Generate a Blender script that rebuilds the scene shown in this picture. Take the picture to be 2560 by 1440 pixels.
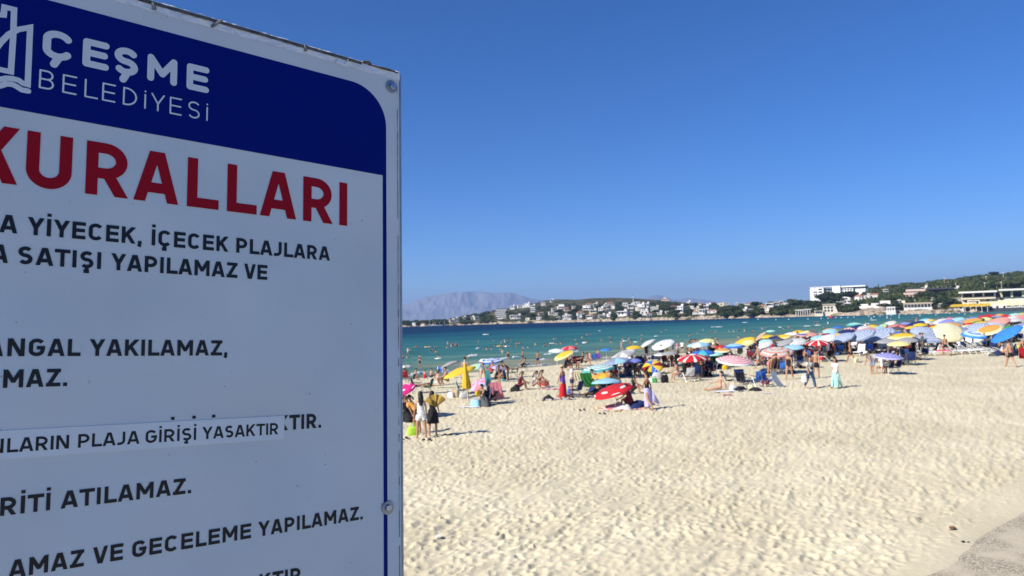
import bpy, bmesh, math, random
import numpy as np
from mathutils import Vector, Matrix

for _o in list(bpy.data.objects):
    bpy.data.objects.remove(_o)
scene = bpy.context.scene
COL = scene.collection
R = math.radians
random.seed(7)
rng = np.random.default_rng(7)

# ------------------------------------------------------------------ camera
F = 1850.0                         # focal length in photo pixels (2560 wide)
PITCH, ROLL = R(2.35), R(1.89)
CAMZ = 5.8
c0, s0, c1, s1 = math.cos(PITCH), math.sin(PITCH), math.cos(ROLL), math.sin(ROLL)
FW = Vector((0, c0, s0)); _r0 = Vector((1, 0, 0)); _u0 = Vector((0, -s0, c0))
RT = _r0 * c1 - _u0 * s1
UP = _r0 * s1 + _u0 * c1
CAM = Vector((0, 0, CAMZ))
cd = bpy.data.cameras.new("camera")
cam = bpy.data.objects.new("camera", cd); COL.objects.link(cam)
m = Matrix.Identity(4)
for i in range(3):
    m[i][0], m[i][1], m[i][2], m[i][3] = RT[i], UP[i], -FW[i], CAM[i]
cam.matrix_world = m
cd.sensor_width = 36; cd.lens = 36 * F / 2560
cd.clip_start = 0.05; cd.clip_end = 60000
cd.dof.use_dof = True; cd.dof.focus_distance = 1.35; cd.dof.aperture_fstop = 12.5
scene.camera = cam

# ------------------------------------------------------------------ light
SUN_AZ, SUN_EL = R(30), R(37)      # shadows run towards +X turned 30 deg to +Y
sun_dir = Vector((-math.cos(SUN_AZ) * math.cos(SUN_EL), -math.sin(SUN_AZ) * math.cos(SUN_EL), math.sin(SUN_EL)))
sd = bpy.data.lights.new("sun", 'SUN'); sd.energy = 5.0; sd.angle = R(0.53); sd.color = (1.0, 0.94, 0.84)
so = bpy.data.objects.new("sun", sd); COL.objects.link(so)
so.rotation_euler = sun_dir.to_track_quat('Z', 'Y').to_euler(); so.location = (-30, -30, 60)
W = bpy.data.worlds.new("World"); scene.world = W; W.use_nodes = True
nt = W.node_tree; nt.nodes.clear()
wo = nt.nodes.new("ShaderNodeOutputWorld"); bg = nt.nodes.new("ShaderNodeBackground")
sk = nt.nodes.new("ShaderNodeTexSky"); sk.sky_type = 'NISHITA'; sk.sun_disc = False
sk.sun_elevation = SUN_EL; sk.sun_rotation = math.atan2(sun_dir.x, sun_dir.y) % (2 * math.pi)
sk.altitude = 0; sk.air_density = 0.8; sk.dust_density = 0.0; sk.ozone_density = 10
bg.inputs[1].default_value = 0.10
hs = nt.nodes.new('ShaderNodeHueSaturation'); hs.inputs['Saturation'].default_value = 1.13; hs.inputs['Hue'].default_value = .507
nt.links.new(sk.outputs[0], hs.inputs['Color']); nt.links.new(hs.outputs[0], bg.inputs[0]); nt.links.new(bg.outputs[0], wo.inputs[0])
scene.view_settings.view_transform = 'Standard'; scene.view_settings.look = 'None'
scene.view_settings.exposure = 0.44; scene.view_settings.gamma = 1; scene.view_settings.use_curve_mapping = False
try:
    cy = scene.cycles
    cy.use_denoising = True; cy.max_bounces = 5; cy.diffuse_bounces = 2; cy.glossy_bounces = 2
    cy.transmission_bounces = 3; cy.volume_bounces = 0; cy.transparent_max_bounces = 6
    cy.caustics_reflective = False; cy.caustics_refractive = False
except Exception:
    pass

# ------------------------------------------------------------------ geometry of the view (photo pixels -> places)
def ray(px, py):
    return (RT * ((px - 1280) / F) - UP * ((py - 720) / F) + FW)
def azel(px, py):
    r = ray(px, py)
    return math.atan2(r.x, r.y), r.z / math.hypot(r.x, r.y)
def to_px(p):
    d = Vector(p) - CAM
    z = d.dot(FW)
    if z <= 0: return -1, -1
    return 1280 + F * d.dot(RT) / z, 720 - F * d.dot(UP) / z
def at_z(px, py, z):
    r = ray(px, py); t = (z - CAMZ) / r.z
    return CAM + r * t

# value noise on arrays
_perm = rng.random((512, 512))
def vnoise(x, y):
    x = np.asarray(x, float); y = np.asarray(y, float)
    xi = np.floor(x).astype(int); yi = np.floor(y).astype(int)
    fx = x - xi; fy = y - yi
    fx = fx * fx * (3 - 2 * fx); fy = fy * fy * (3 - 2 * fy)
    a = _perm[xi % 512, yi % 512]; b = _perm[(xi + 1) % 512, yi % 512]
    c = _perm[xi % 512, (yi + 1) % 512]; d = _perm[(xi + 1) % 512, (yi + 1) % 512]
    return (a * (1 - fx) + b * fx) * (1 - fy) + (c * (1 - fx) + d * fx) * fy
def fbm(x, y, n=4):
    s = 0; a = .5; t = 0
    for i in range(n):
        s = s + a * vnoise(x + 17.3 * i, y - 9.1 * i); t += a; a *= .5
        x = np.asarray(x) * 2.03; y = np.asarray(y) * 2.03
    return s / t
def smooth(t):
    t = np.clip(t, 0, 1); return t * t * (3 - 2 * t)

# shoreline, read off the photograph at sea level
_sp = [(600, 985), (1000, 948), (1100, 938), (1230, 925), (1345, 915), (1460, 903), (1600, 891), (1719, 880), (1900, 857), (2060, 830), (2300, 806.5), (2480, 792), (2540, 788.5)]
SHORE = [(at_z(a, b, 0).x, at_z(a, b, 0).y) for a, b in _sp]
_f, _l = SHORE[0], SHORE[-1]
SHORE = [(_f[0] - 400, _f[1] - 30), (_f[0] - 60, _f[1] - 6)] + SHORE + [(_l[0] + 120, _l[1] + 90), (_l[0] + 900, _l[1] + 260)]
def shore_dist(x, y):
    """positive inland, negative out at sea"""
    x = np.asarray(x, float); y = np.asarray(y, float)
    best = np.full(x.shape, 1e18); sg = np.zeros(x.shape)
    for (ax, ay), (bx, by) in zip(SHORE[:-1], SHORE[1:]):
        dx, dy = bx - ax, by - ay; L = dx * dx + dy * dy
        t = np.clip(((x - ax) * dx + (y - ay) * dy) / L, 0, 1)
        qx = x - ax - t * dx; qy = y - ay - t * dy
        d = qx * qx + qy * qy
        cr = dx * (y - ay) - dy * (x - ax)
        m = d < best
        best = np.where(m, d, best); sg = np.where(m, -np.sign(cr), sg)
    return np.sqrt(best) * sg

# pavement edge in the lower right
_pe0 = at_z(2325, 1440, 1.45); _pe1 = at_z(2560, 1281, 1.45)
_ped = (_pe1 - _pe0); _ped.z = 0; _ped.normalize()
def pave_dist(x, y):
    """positive on the pavement"""
    return (x - _pe0.x) * _ped.y - (y - _pe0.y) * _ped.x

# one 20 m tile of trampled sand, 4 cm cells, wraps round
_T, _C = 20.0, 0.04
_N = int(_T / _C)
_tile = np.zeros((_N, _N))
for k in range(9500):
    cx, cy_ = rng.random(2) * _N
    ang = rng.normal(0.95, 0.35); ra = rng.uniform(.075, .19) / _C; rb = rng.uniform(.05, .09) / _C
    dep = rng.uniform(.012, .040); n = int(ra * 2.6) + 2
    ii = np.arange(int(cx) - n, int(cx) + n + 1); jj = np.arange(int(cy_) - n, int(cy_) + n + 1)
    gx, gy = np.meshgrid(ii - cx, jj - cy_, indexing='ij')
    u = (gx * math.cos(ang) + gy * math.sin(ang)) / ra; v = (-gx * math.sin(ang) + gy * math.cos(ang)) / rb
    q = np.sqrt(u * u + v * v)
    pit = -dep * (1 - smooth((q - .1) / 1.1)) + dep * .45 * np.exp(-((q - 1.45) / .35) ** 2)
    sub = np.ix_(ii % _N, jj % _N)
    _tile[sub] = _tile[sub] * (1 - .55 * (q < 1)) + pit
def tile(x, y):
    gx = (np.asarray(x) / _C) % _N; gy = (np.asarray(y) / _C) % _N
    xi = gx.astype(int); yi = gy.astype(int); fx = gx - xi; fy = gy - yi
    x2 = (xi + 1) % _N; y2 = (yi + 1) % _N; xi = xi % _N; yi = yi % _N
    return (_tile[xi, yi] * (1 - fx) + _tile[x2, yi] * fx) * (1 - fy) + (_tile[xi, y2] * (1 - fx) + _tile[x2, y2] * fx) * fy
def sand_z(x, y, fine=True):
    x = np.asarray(x, float); y = np.asarray(y, float)
    s = shore_dist(x, y)
    s = s + (fbm(x / 9, y / 9, 3) - .5) * 3.0 * (s > -30)
    z = np.where(s > 0, 1.42 * smooth(s / 24) ** .8, s * .06)
    inl = smooth((s - 2) / 8)
    z = z + inl * ((fbm(x / 5.5, y / 5.5, 3) - .5) * .12)
    z = z + inl * .035 * (fbm(x / 1.3 + 40, y / 1.3, 2) - .5)
    if fine:
        z = z + inl * tile(x, y) * (.42 + .78 * fbm(x / 3.1, y / 3.1, 2))
        su = x * math.cos(.95) + y * math.sin(.95); sv = -x * math.sin(.95) + y * math.cos(.95)
        z = z + inl * .075 * (fbm(su * 1.5, sv * 5.5, 2) - .5)
        z = z + inl * .012 * (fbm(x * 6, y * 6, 2) - .5)
    pd = pave_dist(x, y) + .10 + (fbm(x * .7, y * .7, 3) - .5) * .4
    wt = np.where(pd > 0, 1, np.exp(-(pd / .55) ** 2))
    z = z * (1 - wt) + wt * (1.435 - .05 * np.tanh(pd / .35)) - np.maximum(pd, 0) * .1
    z = np.where((pd < -.12) & (pd > -1.0), np.maximum(z, 1.440 + .25 * (z - 1.44)), z)
    return np.maximum(z, -2.5)
def gz(x, y):
    return float(sand_z(np.array([x]), np.array([y]), False)[0])
def ground(px, py):
    """the place on the sand seen at a photo pixel"""
    z = 1.4
    for _ in range(14):
        p = at_z(px, py, z)
        z = .5 * z + .5 * max(0.0, gz(p.x, p.y))
    p = at_z(px, py, z); p.z = max(0, gz(p.x, p.y)); return p

# ------------------------------------------------------------------ materials
MATS = {}
def principled(name, col, rough=.7, metal=0, spec=.5, alpha=1):
    mt = bpy.data.materials.new(name); mt.use_nodes = True
    b = mt.node_tree.nodes['Principled BSDF']
    b.inputs['Base Color'].default_value = (*col, 1); b.inputs['Roughness'].default_value = rough
    b.inputs['Metallic'].default_value = metal; b.inputs['Specular IOR Level'].default_value = spec
    return mt
def mat(name, col, rough=.7, metal=0, spec=.4, var=.12, scale=3.0, bump=0, bscale=None, det=4):
    """a surface with a little uneven tone and relief of its own"""
    if name in MATS: return MATS[name]
    mt = principled(name, col, rough, metal, spec); n = mt.node_tree.nodes; l = mt.node_tree.links
    b = n['Principled BSDF']; tc = n.new('ShaderNodeTexCoord')
    nz = n.new('ShaderNodeTexNoise'); nz.inputs['Scale'].default_value = scale; nz.inputs['Detail'].default_value = det
    l.new(tc.outputs['Object'], nz.inputs['Vector'])
    cr = n.new('ShaderNodeValToRGB')
    cr.color_ramp.elements[0].position = .3; cr.color_ramp.elements[1].position = .7
    cr.color_ramp.elements[0].color = (*[c * (1 - var) for c in col], 1)
    cr.color_ramp.elements[1].color = (*[min(1, c * (1 + var)) for c in col], 1)
    l.new(nz.outputs['Fac'], cr.inputs[0]); l.new(cr.outputs[0], b.inputs['Base Color'])
    if bump:
        n2 = n.new('ShaderNodeTexNoise'); n2.inputs['Scale'].default_value = bscale or scale * 5; n2.inputs['Detail'].default_value = 3
        l.new(tc.outputs['Object'], n2.inputs['Vector'])
        bp = n.new('ShaderNodeBump'); bp.inputs['Strength'].default_value = bump; bp.inputs['Distance'].default_value = .02
        l.new(n2.outputs['Fac'], bp.inputs['Height']); l.new(bp.outputs[0], b.inputs['Normal'])
    MATS[name] = mt; return mt
def fabric(name, col):
    if name in MATS: return MATS[name]
    mt = mat(name, col, .8, 0, .2, .1, 2.5, .25, 9); n = mt.node_tree.nodes; l = mt.node_tree.links
    b = n['Principled BSDF']; tr = n.new('ShaderNodeBsdfTranslucent'); mx = n.new('ShaderNodeMixShader')
    mx.inputs[0].default_value = .13; l.new(b.inputs['Base Color'].links[0].from_socket, tr.inputs[0])
    l.new(b.outputs[0], mx.inputs[1]); l.new(tr.outputs[0], mx.inputs[2])
    l.new(mx.outputs[0], n['Material Output'].inputs[0])
    return mt
PAL = dict(white=(.80, .80, .78), cream=(.76, .70, .45), paleyellow=(.78, .70, .32), yellow=(.76, .50, .045), orange=(.70, .33, .08),
           red=(.56, .025, .035), darkred=(.25, .02, .03), pink=(.75, .25, .30), magenta=(.75, .03, .22), lilac=(.50, .46, .72), purple=(.16, .08, .40),
           periwinkle=(.22, .25, .62), salmon=(.66, .32, .27), blue=(.04, .16, .55), brightblue=(.045, .24, .64), navy=(.02, .035, .12), skyblue=(.32, .58, .75),
           slate=(.27, .33, .46), paleslate=(.47, .54, .68), grey=(.35, .35, .36), lightgrey=(.58, .58, .56), darkgrey=(.09, .095, .10), black=(.02, .02, .022), green=(.05, .30, .07),
           lime=(.42, .70, .06), palegreen=(.48, .68, .42), teal=(.10, .42, .42), mint=(.38, .68, .60), brown=(.16, .09, .05), tan=(.50, .38, .24), maroon=(.16, .02, .04),
           olive=(.16, .16, .07), gold=(.40, .27, .05), denim=(.045, .08, .16), turquoise=(.08, .50, .55), darkgreen=(.02, .10, .05))
def fab(c): return fabric('fabric_' + c, PAL[c])
def cloth(c): return mat('cloth_' + c, PAL[c], .85, 0, .2, .15, 6, .3, 14)
def plastic(c): return mat('plastic_' + c, PAL[c], .35, 0, .5, .05, 4)
metal = mat('dull_metal', (.45, .46, .48), .35, .9, .5, .1, 20)
SKIN = [mat('skin_%d' % i, c, .5, 0, .35, .08, 9) for i, c in enumerate([(.58, .34, .23), (.47, .25, .15), (.36, .18, .10), (.26, .12, .07)])]
HAIR = {'black': mat('hair_black', (.012, .010, .009), .55, 0, .4, .3, 30), 'brown': mat('hair_brown', (.07, .035, .018), .55, 0, .4, .3, 30), 'grey': mat('hair_grey', (.3, .29, .28), .6, 0, .4, .2, 30),
        'fair': mat('hair_fair', (.30, .19, .08), .6, 0, .4, .2, 30)}

# ------------------------------------------------------------------ mesh helpers
class MB:
    def __init__(s): s.v = []; s.f = []; s.m = []
    def add(s, vs, fs, mi=0):
        o = len(s.v); s.v += [tuple(p) for p in vs]; s.f += [tuple(i + o for i in f) for f in fs]; s.m += [mi] * len(fs)
    def box(s, x0, y0, z0, x1, y1, z1, mi=0):
        s.add([(x0, y0, z0), (x1, y0, z0), (x1, y1, z0), (x0, y1, z0), (x0, y0, z1), (x1, y0, z1), (x1, y1, z1), (x0, y1, z1)],
              [(0, 3, 2, 1), (4, 5, 6, 7), (0, 1, 5, 4), (1, 2, 6, 5), (2, 3, 7, 6), (3, 0, 4, 7)], mi)
    def tube(s, pts, r, n=6, mi=0, caps=True):
        pts = [Vector(p) for p in pts]; rs = r if isinstance(r, (list, tuple)) else [r] * len(pts)
        o = len(s.v); prev = None
        for i, p in enumerate(pts):
            d = (pts[min(i + 1, len(pts) - 1)] - pts[max(i - 1, 0)])
            d = d.normalized() if d.length > 1e-9 else Vector((0, 0, 1))
            a = d.orthogonal().normalized() if prev is None else (prev - d * prev.dot(d)).normalized()
            prev = a; b = d.cross(a)
            for k in range(n):
                t = 2 * math.pi * k / n; q = p + (a * math.cos(t) + b * math.sin(t)) * rs[i]; s.v.append(tuple(q))
        for i in range(len(pts) - 1):
            for k in range(n):
                s.f.append((o + i * n + k, o + i * n + (k + 1) % n, o + (i + 1) * n + (k + 1) % n, o + (i + 1) * n + k)); s.m.append(mi)
        if caps:
            s.f.append(tuple(o + k for k in reversed(range(n)))); s.m.append(mi)
            q = o + (len(pts) - 1) * n; s.f.append(tuple(q + k for k in range(n))); s.m.append(mi)
    def blob(s, c, rx, ry, rz, n=8, k=5, jit=0, mi=0):
        vs = []; fs = []
        for j in range(1, k):
            t = math.pi * j / k
            for i in range(n):
                a = 2 * math.pi * i / n; q = 1 + random.uniform(-jit, jit)
                vs.append((c[0] + rx * math.sin(t) * math.cos(a) * q, c[1] + ry * math.sin(t) * math.sin(a) * q, c[2] + rz * math.cos(t) * q))
        vs += [(c[0], c[1], c[2] + rz), (c[0], c[1], c[2] - rz)]
        for j in range(k - 2):
            for i in range(n):
                fs.append((j * n + i, (j + 1) * n + i, (j + 1) * n + (i + 1) % n, j * n + (i + 1) % n))
        T = len(vs) - 2
        for i in range(n):
            fs.append((T, i, (i + 1) % n)); fs.append((T + 1, (k - 2) * n + (i + 1) % n, (k - 2) * n + i))
        s.add(vs, fs, mi)
    def mesh(s, name, mats, smooth_=False):
        me = bpy.data.meshes.new(name); me.from_pydata(s.v, [], s.f); me.update()
        for q in (mats if isinstance(mats, (list, tuple)) else [mats]): me.materials.append(q)
        if any(s.m): me.polygons.foreach_set('material_index', s.m)
        if smooth_: me.polygons.foreach_set('use_smooth', [True] * len(me.polygons))
        return me
    def obj(s, name, mats, parent=None, smooth_=False):
        return link(name, s.mesh(name, mats, smooth_), parent)
def link(name, me, parent=None, loc=None, rz=None):
    o = bpy.data.objects.new(name, me); COL.objects.link(o)
    if parent is not None: o.parent = parent
    if loc is not None: o.location = loc
    if rz is not None: o.rotation_euler = (0, 0, rz)
    return o
def thing(name, label, cat, loc=(0, 0, 0), rz=0, group=None):
    o = bpy.data.objects.new(name, None); COL.objects.link(o); o.empty_display_size = .1
    o.location = loc; o.rotation_euler = (0, 0, rz); o['label'] = label; o['category'] = cat
    if group: o['group'] = group
    THINGS.append(o); return o
THINGS = []
def tag(o, label, cat, group=None):
    o['label'] = label; o['category'] = cat
    if group: o['group'] = group
    THINGS.append(o); return o
def grid_mesh(name, X, Y, Z, mats, attrs=None, smooth_=True, parent=None):
    ny, nx = X.shape
    co = np.stack([X, Y, Z], -1).reshape(-1, 3).astype(np.float32)
    idx = np.arange(ny * nx).reshape(ny, nx)
    q = np.stack([idx[:-1, :-1], idx[:-1, 1:], idx[1:, 1:], idx[1:, :-1]], -1).reshape(-1, 4)
    me = bpy.data.meshes.new(name); me.vertices.add(len(co)); me.vertices.foreach_set('co', co.ravel())
    me.loops.add(q.size); me.loops.foreach_set('vertex_index', q.ravel().astype(np.int32))
    me.polygons.add(len(q)); me.polygons.foreach_set('loop_start', (np.arange(len(q)) * 4).astype(np.int32))
    me.polygons.foreach_set('use_smooth', np.full(len(q), smooth_))
    me.update(calc_edges=True); me.validate()
    for k, a in (attrs or {}).items():
        at = me.attributes.new(k, 'FLOAT', 'POINT'); at.data.foreach_set('value', a.ravel().astype(np.float32))
    me.materials.append(mats)
    return link(name, me, parent)
def struct(o): o['kind'] = 'structure'; return o
def stuff(o, label=None, cat=None):
    o['kind'] = 'stuff'
    if label: o['label'] = label
    if cat: o['category'] = cat
    return o

# ------------------------------------------------------------------ ground: sand, sea, promenade, pavement
def sand_material():
    mt = principled('beach_sand', (.64, .545, .37), .95, 0, .12); n = mt.node_tree.nodes; l = mt.node_tree.links; b = n['Principled BSDF']
    tc = n.new('ShaderNodeTexCoord')
    def noise(sc, det=5):
        q = n.new('ShaderNodeTexNoise'); q.inputs['Scale'].default_value = sc; q.inputs['Detail'].default_value = det
        l.new(tc.outputs['Object'], q.inputs['Vector']); return q
    a = noise(.35); cr = n.new('ShaderNodeValToRGB'); e = cr.color_ramp.elements
    e[0].position = .35; e[0].color = (.655, .575, .385, 1); e[1].position = .68; e[1].color = (.76, .675, .468, 1)
    l.new(a.outputs['Fac'], cr.inputs[0])
    g = noise(160, 2); cg = n.new('ShaderNodeValToRGB'); cg.color_ramp.elements[0].position = .3; cg.color_ramp.elements[0].color = (.86, .86, .86, 1); cg.color_ramp.elements[1].position = .6
    l.new(g.outputs['Fac'], cg.inputs[0])
    mx = n.new('ShaderNodeMix'); mx.data_type = 'RGBA'; mx.blend_type = 'MULTIPLY'; mx.inputs[0].default_value = 1
    l.new(cr.outputs[0], mx.inputs[6]); l.new(cg.outputs[0], mx.inputs[7])
    at = n.new('ShaderNodeAttribute'); at.attribute_name = 'wet'
    w = n.new('ShaderNodeMix'); w.data_type = 'RGBA'; w.inputs[7].default_value = (.30, .25, .17, 1)
    l.new(at.outputs['Fac'], w.inputs[0]); l.new(mx.outputs[2], w.inputs[6]); l.new(w.outputs[2], b.inputs['Base Color'])
    rr = n.new('ShaderNodeMapRange'); rr.inputs[3].default_value = .95; rr.inputs[4].default_value = .35
    l.new(at.outputs['Fac'], rr.inputs[0]); l.new(rr.outputs[0], b.inputs['Roughness'])
    h1 = noise(9, 6); h2 = noise(60, 3); ad = n.new('ShaderNodeMath'); ad.operation = 'MULTIPLY_ADD'; ad.inputs[1].default_value = .25
    l.new(h2.outputs['Fac'], ad.inputs[0]); l.new(h1.outputs['Fac'], ad.inputs[2])
    bp = n.new('ShaderNodeBump'); bp.inputs['Strength'].default_value = .45; bp.inputs['Distance'].default_value = .03
    l.new(ad.outputs[0], bp.inputs['Height']); l.new(bp.outputs[0], b.inputs['Normal'])
    return mt
def polar(d0, d1, nr, az_in, nc, az_out=(-80, 86), extra=40):
    d = np.array(d0) if isinstance(d0, list) else np.geomspace(d0, d1, nr)
    a = np.concatenate([np.linspace(az_out[0], az_in[0], extra, endpoint=False), np.linspace(az_in[0], az_in[1], nc), np.linspace(az_in[1], az_out[1], extra + 1)[1:]])
    A, D = np.meshgrid(np.radians(a), d)
    return D * np.sin(A), D * np.cos(A)
_d = [7.0]
while _d[-1] < 640: _d.append(_d[-1] + min(.00024 * _d[-1] ** 2, .014 * _d[-1]))
X, Y = polar(_d, 0, 0, (-30, 43), 1020)
S = shore_dist(X, Y)
Z = sand_z(X, Y)
wet = 1 - smooth((S + (fbm(X / 2, Y / 2, 2) - .5) * 2 - .3) / 1.8)
# keep the sheet from running far out under the bay
Z = np.where(S < -60, -2.6, Z)
struct(grid_mesh('beach', X, Y, Z, sand_material(), {'wet': wet}))

def sea_material():
    mt = principled('sea_water', (.02, .2, .25), .30, 0, .025); n = mt.node_tree.nodes; l = mt.node_tree.links; b = n['Principled BSDF']
    tc = n.new('ShaderNodeTexCoord'); at = n.new('ShaderNodeAttribute'); at.attribute_name = 'off'
    mp = n.new('ShaderNodeMapping'); mp.inputs['Scale'].default_value = (.006, .02, .02); mp.inputs['Rotation'].default_value = (0, 0, R(-12))
    l.new(tc.outputs['Object'], mp.inputs[0])
    nz = n.new('ShaderNodeTexNoise'); nz.inputs['Scale'].default_value = 1; nz.inputs['Detail'].default_value = 5; l.new(mp.outputs[0], nz.inputs['Vector'])
    ma = n.new('ShaderNodeMath'); ma.operation = 'MULTIPLY_ADD'; ma.inputs[1].default_value = .34; ma.inputs[2].default_value = -.17
    l.new(nz.outputs['Fac'], ma.inputs[0])
    sm = n.new('ShaderNodeMath'); sm.operation = 'ADD'; l.new(ma.outputs[0], sm.inputs[0]); l.new(at.outputs['Fac'], sm.inputs[1])
    cr = n.new('ShaderNodeValToRGB'); e = cr.color_ramp.elements
    e[0].position = 0; e[0].color = (.25, .27, .18, 1)
    e[1].position = 1; e[1].color = (.002, .020, .062, 1)
    for p, c in ((.025, (.12, .23, .18)), (.10, (.050, .185, .175)), (.30, (.021, .125, .155)), (.46, (.011, .083, .128)), (.58, (.004, .040, .098))):
        q = e.new(p); q.color = (*c, 1)
    l.new(sm.outputs[0], cr.inputs[0])
    def bumpn(scale, sc, strength, dist, prev=None, rot=-14):
        m2 = n.new('ShaderNodeMapping'); m2.inputs['Scale'].default_value = sc; m2.inputs['Rotation'].default_value = (0, 0, R(rot)); l.new(tc.outputs['Object'], m2.inputs[0])
        q = n.new('ShaderNodeTexNoise'); q.inputs['Scale'].default_value = scale; q.inputs['Detail'].default_value = 4; l.new(m2.outputs[0], q.inputs['Vector'])
        bp = n.new('ShaderNodeBump'); bp.inputs['Strength'].default_value = strength; bp.inputs['Distance'].default_value = dist
        l.new(q.outputs['Fac'], bp.inputs['Height'])
        if prev: l.new(prev.outputs[0], bp.inputs['Normal'])
        return bp
    b1 = bumpn(.12, (.4, 1.2, 1), .7, 1.2)
    b2 = bumpn(1.1, (.5, 1, 1), .8, .22, b1, -25)
    df = n.new('ShaderNodeBsdfDiffuse'); gl = n.new('ShaderNodeBsdfGlossy'); gl.inputs['Roughness'].default_value = .22; mx = n.new('ShaderNodeMixShader'); mx.inputs[0].default_value = .08
    m3 = n.new('ShaderNodeMapping'); m3.inputs['Scale'].default_value = (.035, .16, .1); m3.inputs['Rotation'].default_value = (0, 0, R(-16)); l.new(tc.outputs['Object'], m3.inputs[0])
    n3 = n.new('ShaderNodeTexNoise'); n3.inputs['Scale'].default_value = 1; n3.inputs['Detail'].default_value = 6; n3.inputs['Roughness'].default_value = .65; l.new(m3.outputs[0], n3.inputs['Vector'])
    c3 = n.new('ShaderNodeValToRGB'); c3.color_ramp.elements[0].position = .32; c3.color_ramp.elements[0].color = (.50, .58, .66, 1); c3.color_ramp.elements[1].position = .66; c3.color_ramp.elements[1].color = (1.25, 1.18, 1.15, 1)
    l.new(n3.outputs['Fac'], c3.inputs[0]); mm = n.new('ShaderNodeMix'); mm.data_type = 'RGBA'; mm.blend_type = 'MULTIPLY'; mm.inputs[0].default_value = 1
    l.new(cr.outputs[0], mm.inputs[6]); l.new(c3.outputs[0], mm.inputs[7])
    l.new(mm.outputs[2], df.inputs['Color']); l.new(b2.outputs[0], df.inputs['Normal']); l.new(b2.outputs[0], gl.inputs['Normal'])
    l.new(df.outputs[0], mx.inputs[1]); l.new(gl.outputs[0], mx.inputs[2]); l.new(mx.outputs[0], n['Material Output'].inputs[0]); n.remove(b)
    return mt
X, Y = polar(45, 15000, 420, (-11, 40), 420, (-70, 75), 24)
S = shore_dist(X, Y)
D = np.hypot(X, Y)
fade = 1 - smooth((D - 120) / 200)
ph = -S
Z = fade * (.11 * np.sin(ph / 1.35 + 3 * fbm(X / 14, Y / 14, 2)) * fbm(X / 9, Y / 9 + 8, 2) + .10 * (fbm(X / 2.2, Y / 1.1, 2) - .5)) * smooth(-S / 3 + .3)
near = smooth(1 - np.abs(ph - 4) / 3) * fade * .14 * smooth((fbm(X / 8, Y / 8 + 3, 2) - .45) * 6)
off = np.where(-S < 240, -S / 240 * .66, .66 + (-S - 240) / 300 * .34)
struct(grid_mesh('sea', X, Y, Z + near, sea_material(), {'off': np.clip(off, 0, 1.2)}))

# breaking foam: low ridges of white water
def foam_material():
    mt = mat('sea_foam', (.78, .80, .80), .8, 0, .2, .06, 3, .6, 12); return mt
def foam_patch(mb, cx, cy, L, Wd, h, ang, seed):
    nu, nv = max(10, int(L / .22)), 9
    u = np.linspace(-.5, .5, nu); v = np.linspace(-.5, .5, nv); U, V = np.meshgrid(u, v, indexing='ij')
    env = np.sqrt(np.clip(1 - (2 * U) ** 2, 0, 1)) * (.55 + .9 * fbm(U * L * .9 + seed, np.full_like(U, seed), 3))
    x = U * L; y = V * Wd * env + (fbm(U * L * .5 + seed, np.full_like(U, 3.)) - .5) * Wd * .7
    z = .03 + h * env * np.clip(1 - (2 * V) ** 2, 0, 1) * (.5 + fbm(x * 2.3 + seed, y * 3, 2))
    z -= .12 * (np.abs(V) > .49)
    ca, sa = math.cos(ang), math.sin(ang)
    co = np.stack([cx + x * ca - y * sa, cy + x * sa + y * ca, z], -1).reshape(-1, 3)
    fs = [(i * nv + j, (i + 1) * nv + j, (i + 1) * nv + j + 1, i * nv + j + 1) for i in range(nu - 1) for j in range(nv - 1) if math.sin(i * 7.3 + j * 3.1 + seed) > -.88]
    mb.add(co.tolist(), fs)
mb = MB()
for px, py, wp, hp in [(1014, 917, 38, 9), (1183, 889, 40, 5), (1215, 900, 46, 4), (1258, 897, 34, 4), (1290, 893, 28, 3), (1372, 886, 40, 3), (1356, 900, 44, 3), (1050, 935, 70, 4), (1310, 912, 46, 3),
                       (1360, 912, 30, 3), (1110, 930, 60, 3), (1480, 899, 46, 3), (1796, 817, 24, 3.5), (1213, 836, 13, 2), (2018, 815, 13, 2), (2046, 813, 14, 2), (2180, 800, 12, 2), (1500, 827, 6, 1.2),
                       (1860, 806, 10, 1.4), (1950, 818, 10, 1.6), (1560, 853, 20, 1.6), (1700, 868, 26, 2), (1440, 878, 30, 2), (1640, 840, 14, 1.5), (1070, 868, 18, 1.5), (1380, 858, 16, 1.3)]:
    p = at_z(px, py, .05); d = (p - CAM).length
    q0 = at_z(px - 10, py, 0); i = min(range(len(SHORE) - 1), key=lambda k: abs(SHORE[k][0] - p.x) + abs(SHORE[k][1] - p.y))
    sg = Vector((SHORE[i + 1][0] - SHORE[i][0], SHORE[i + 1][1] - SHORE[i][1])); ang = math.atan2(sg.y, sg.x)
    if not -.5 < ang < .9: ang = .2
    foam_patch(mb, p.x, p.y, wp * d / F, max(.3, hp * d / F * d / CAMZ * .16), .22 if py > 880 else .12, ang, px * .37)
# thin lip of foam where the water meets the sand
for a, b in zip(SHORE[1:-2], SHORE[2:-1]):
    L = math.hypot(b[0] - a[0], b[1] - a[1]); n = max(1, int(L / 5)); an = math.atan2(b[1] - a[1], b[0] - a[0])
    for k in range(n):
        if random.random() < .25: continue
        t = (k + random.random()) / n; o = random.uniform(.3, 2.2)
        foam_patch(mb, a[0] + (b[0] - a[0]) * t - math.sin(an) * o, a[1] + (b[1] - a[1]) * t + math.cos(an) * o, random.uniform(3, 6.5), random.uniform(.25, .8), .07, an + random.uniform(-.08, .08), k * 3.7 + a[0])
stuff(mb.obj('sea_foam', foam_material(), None, True), 'white foam of small waves breaking along the shore', 'foam')

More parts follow.
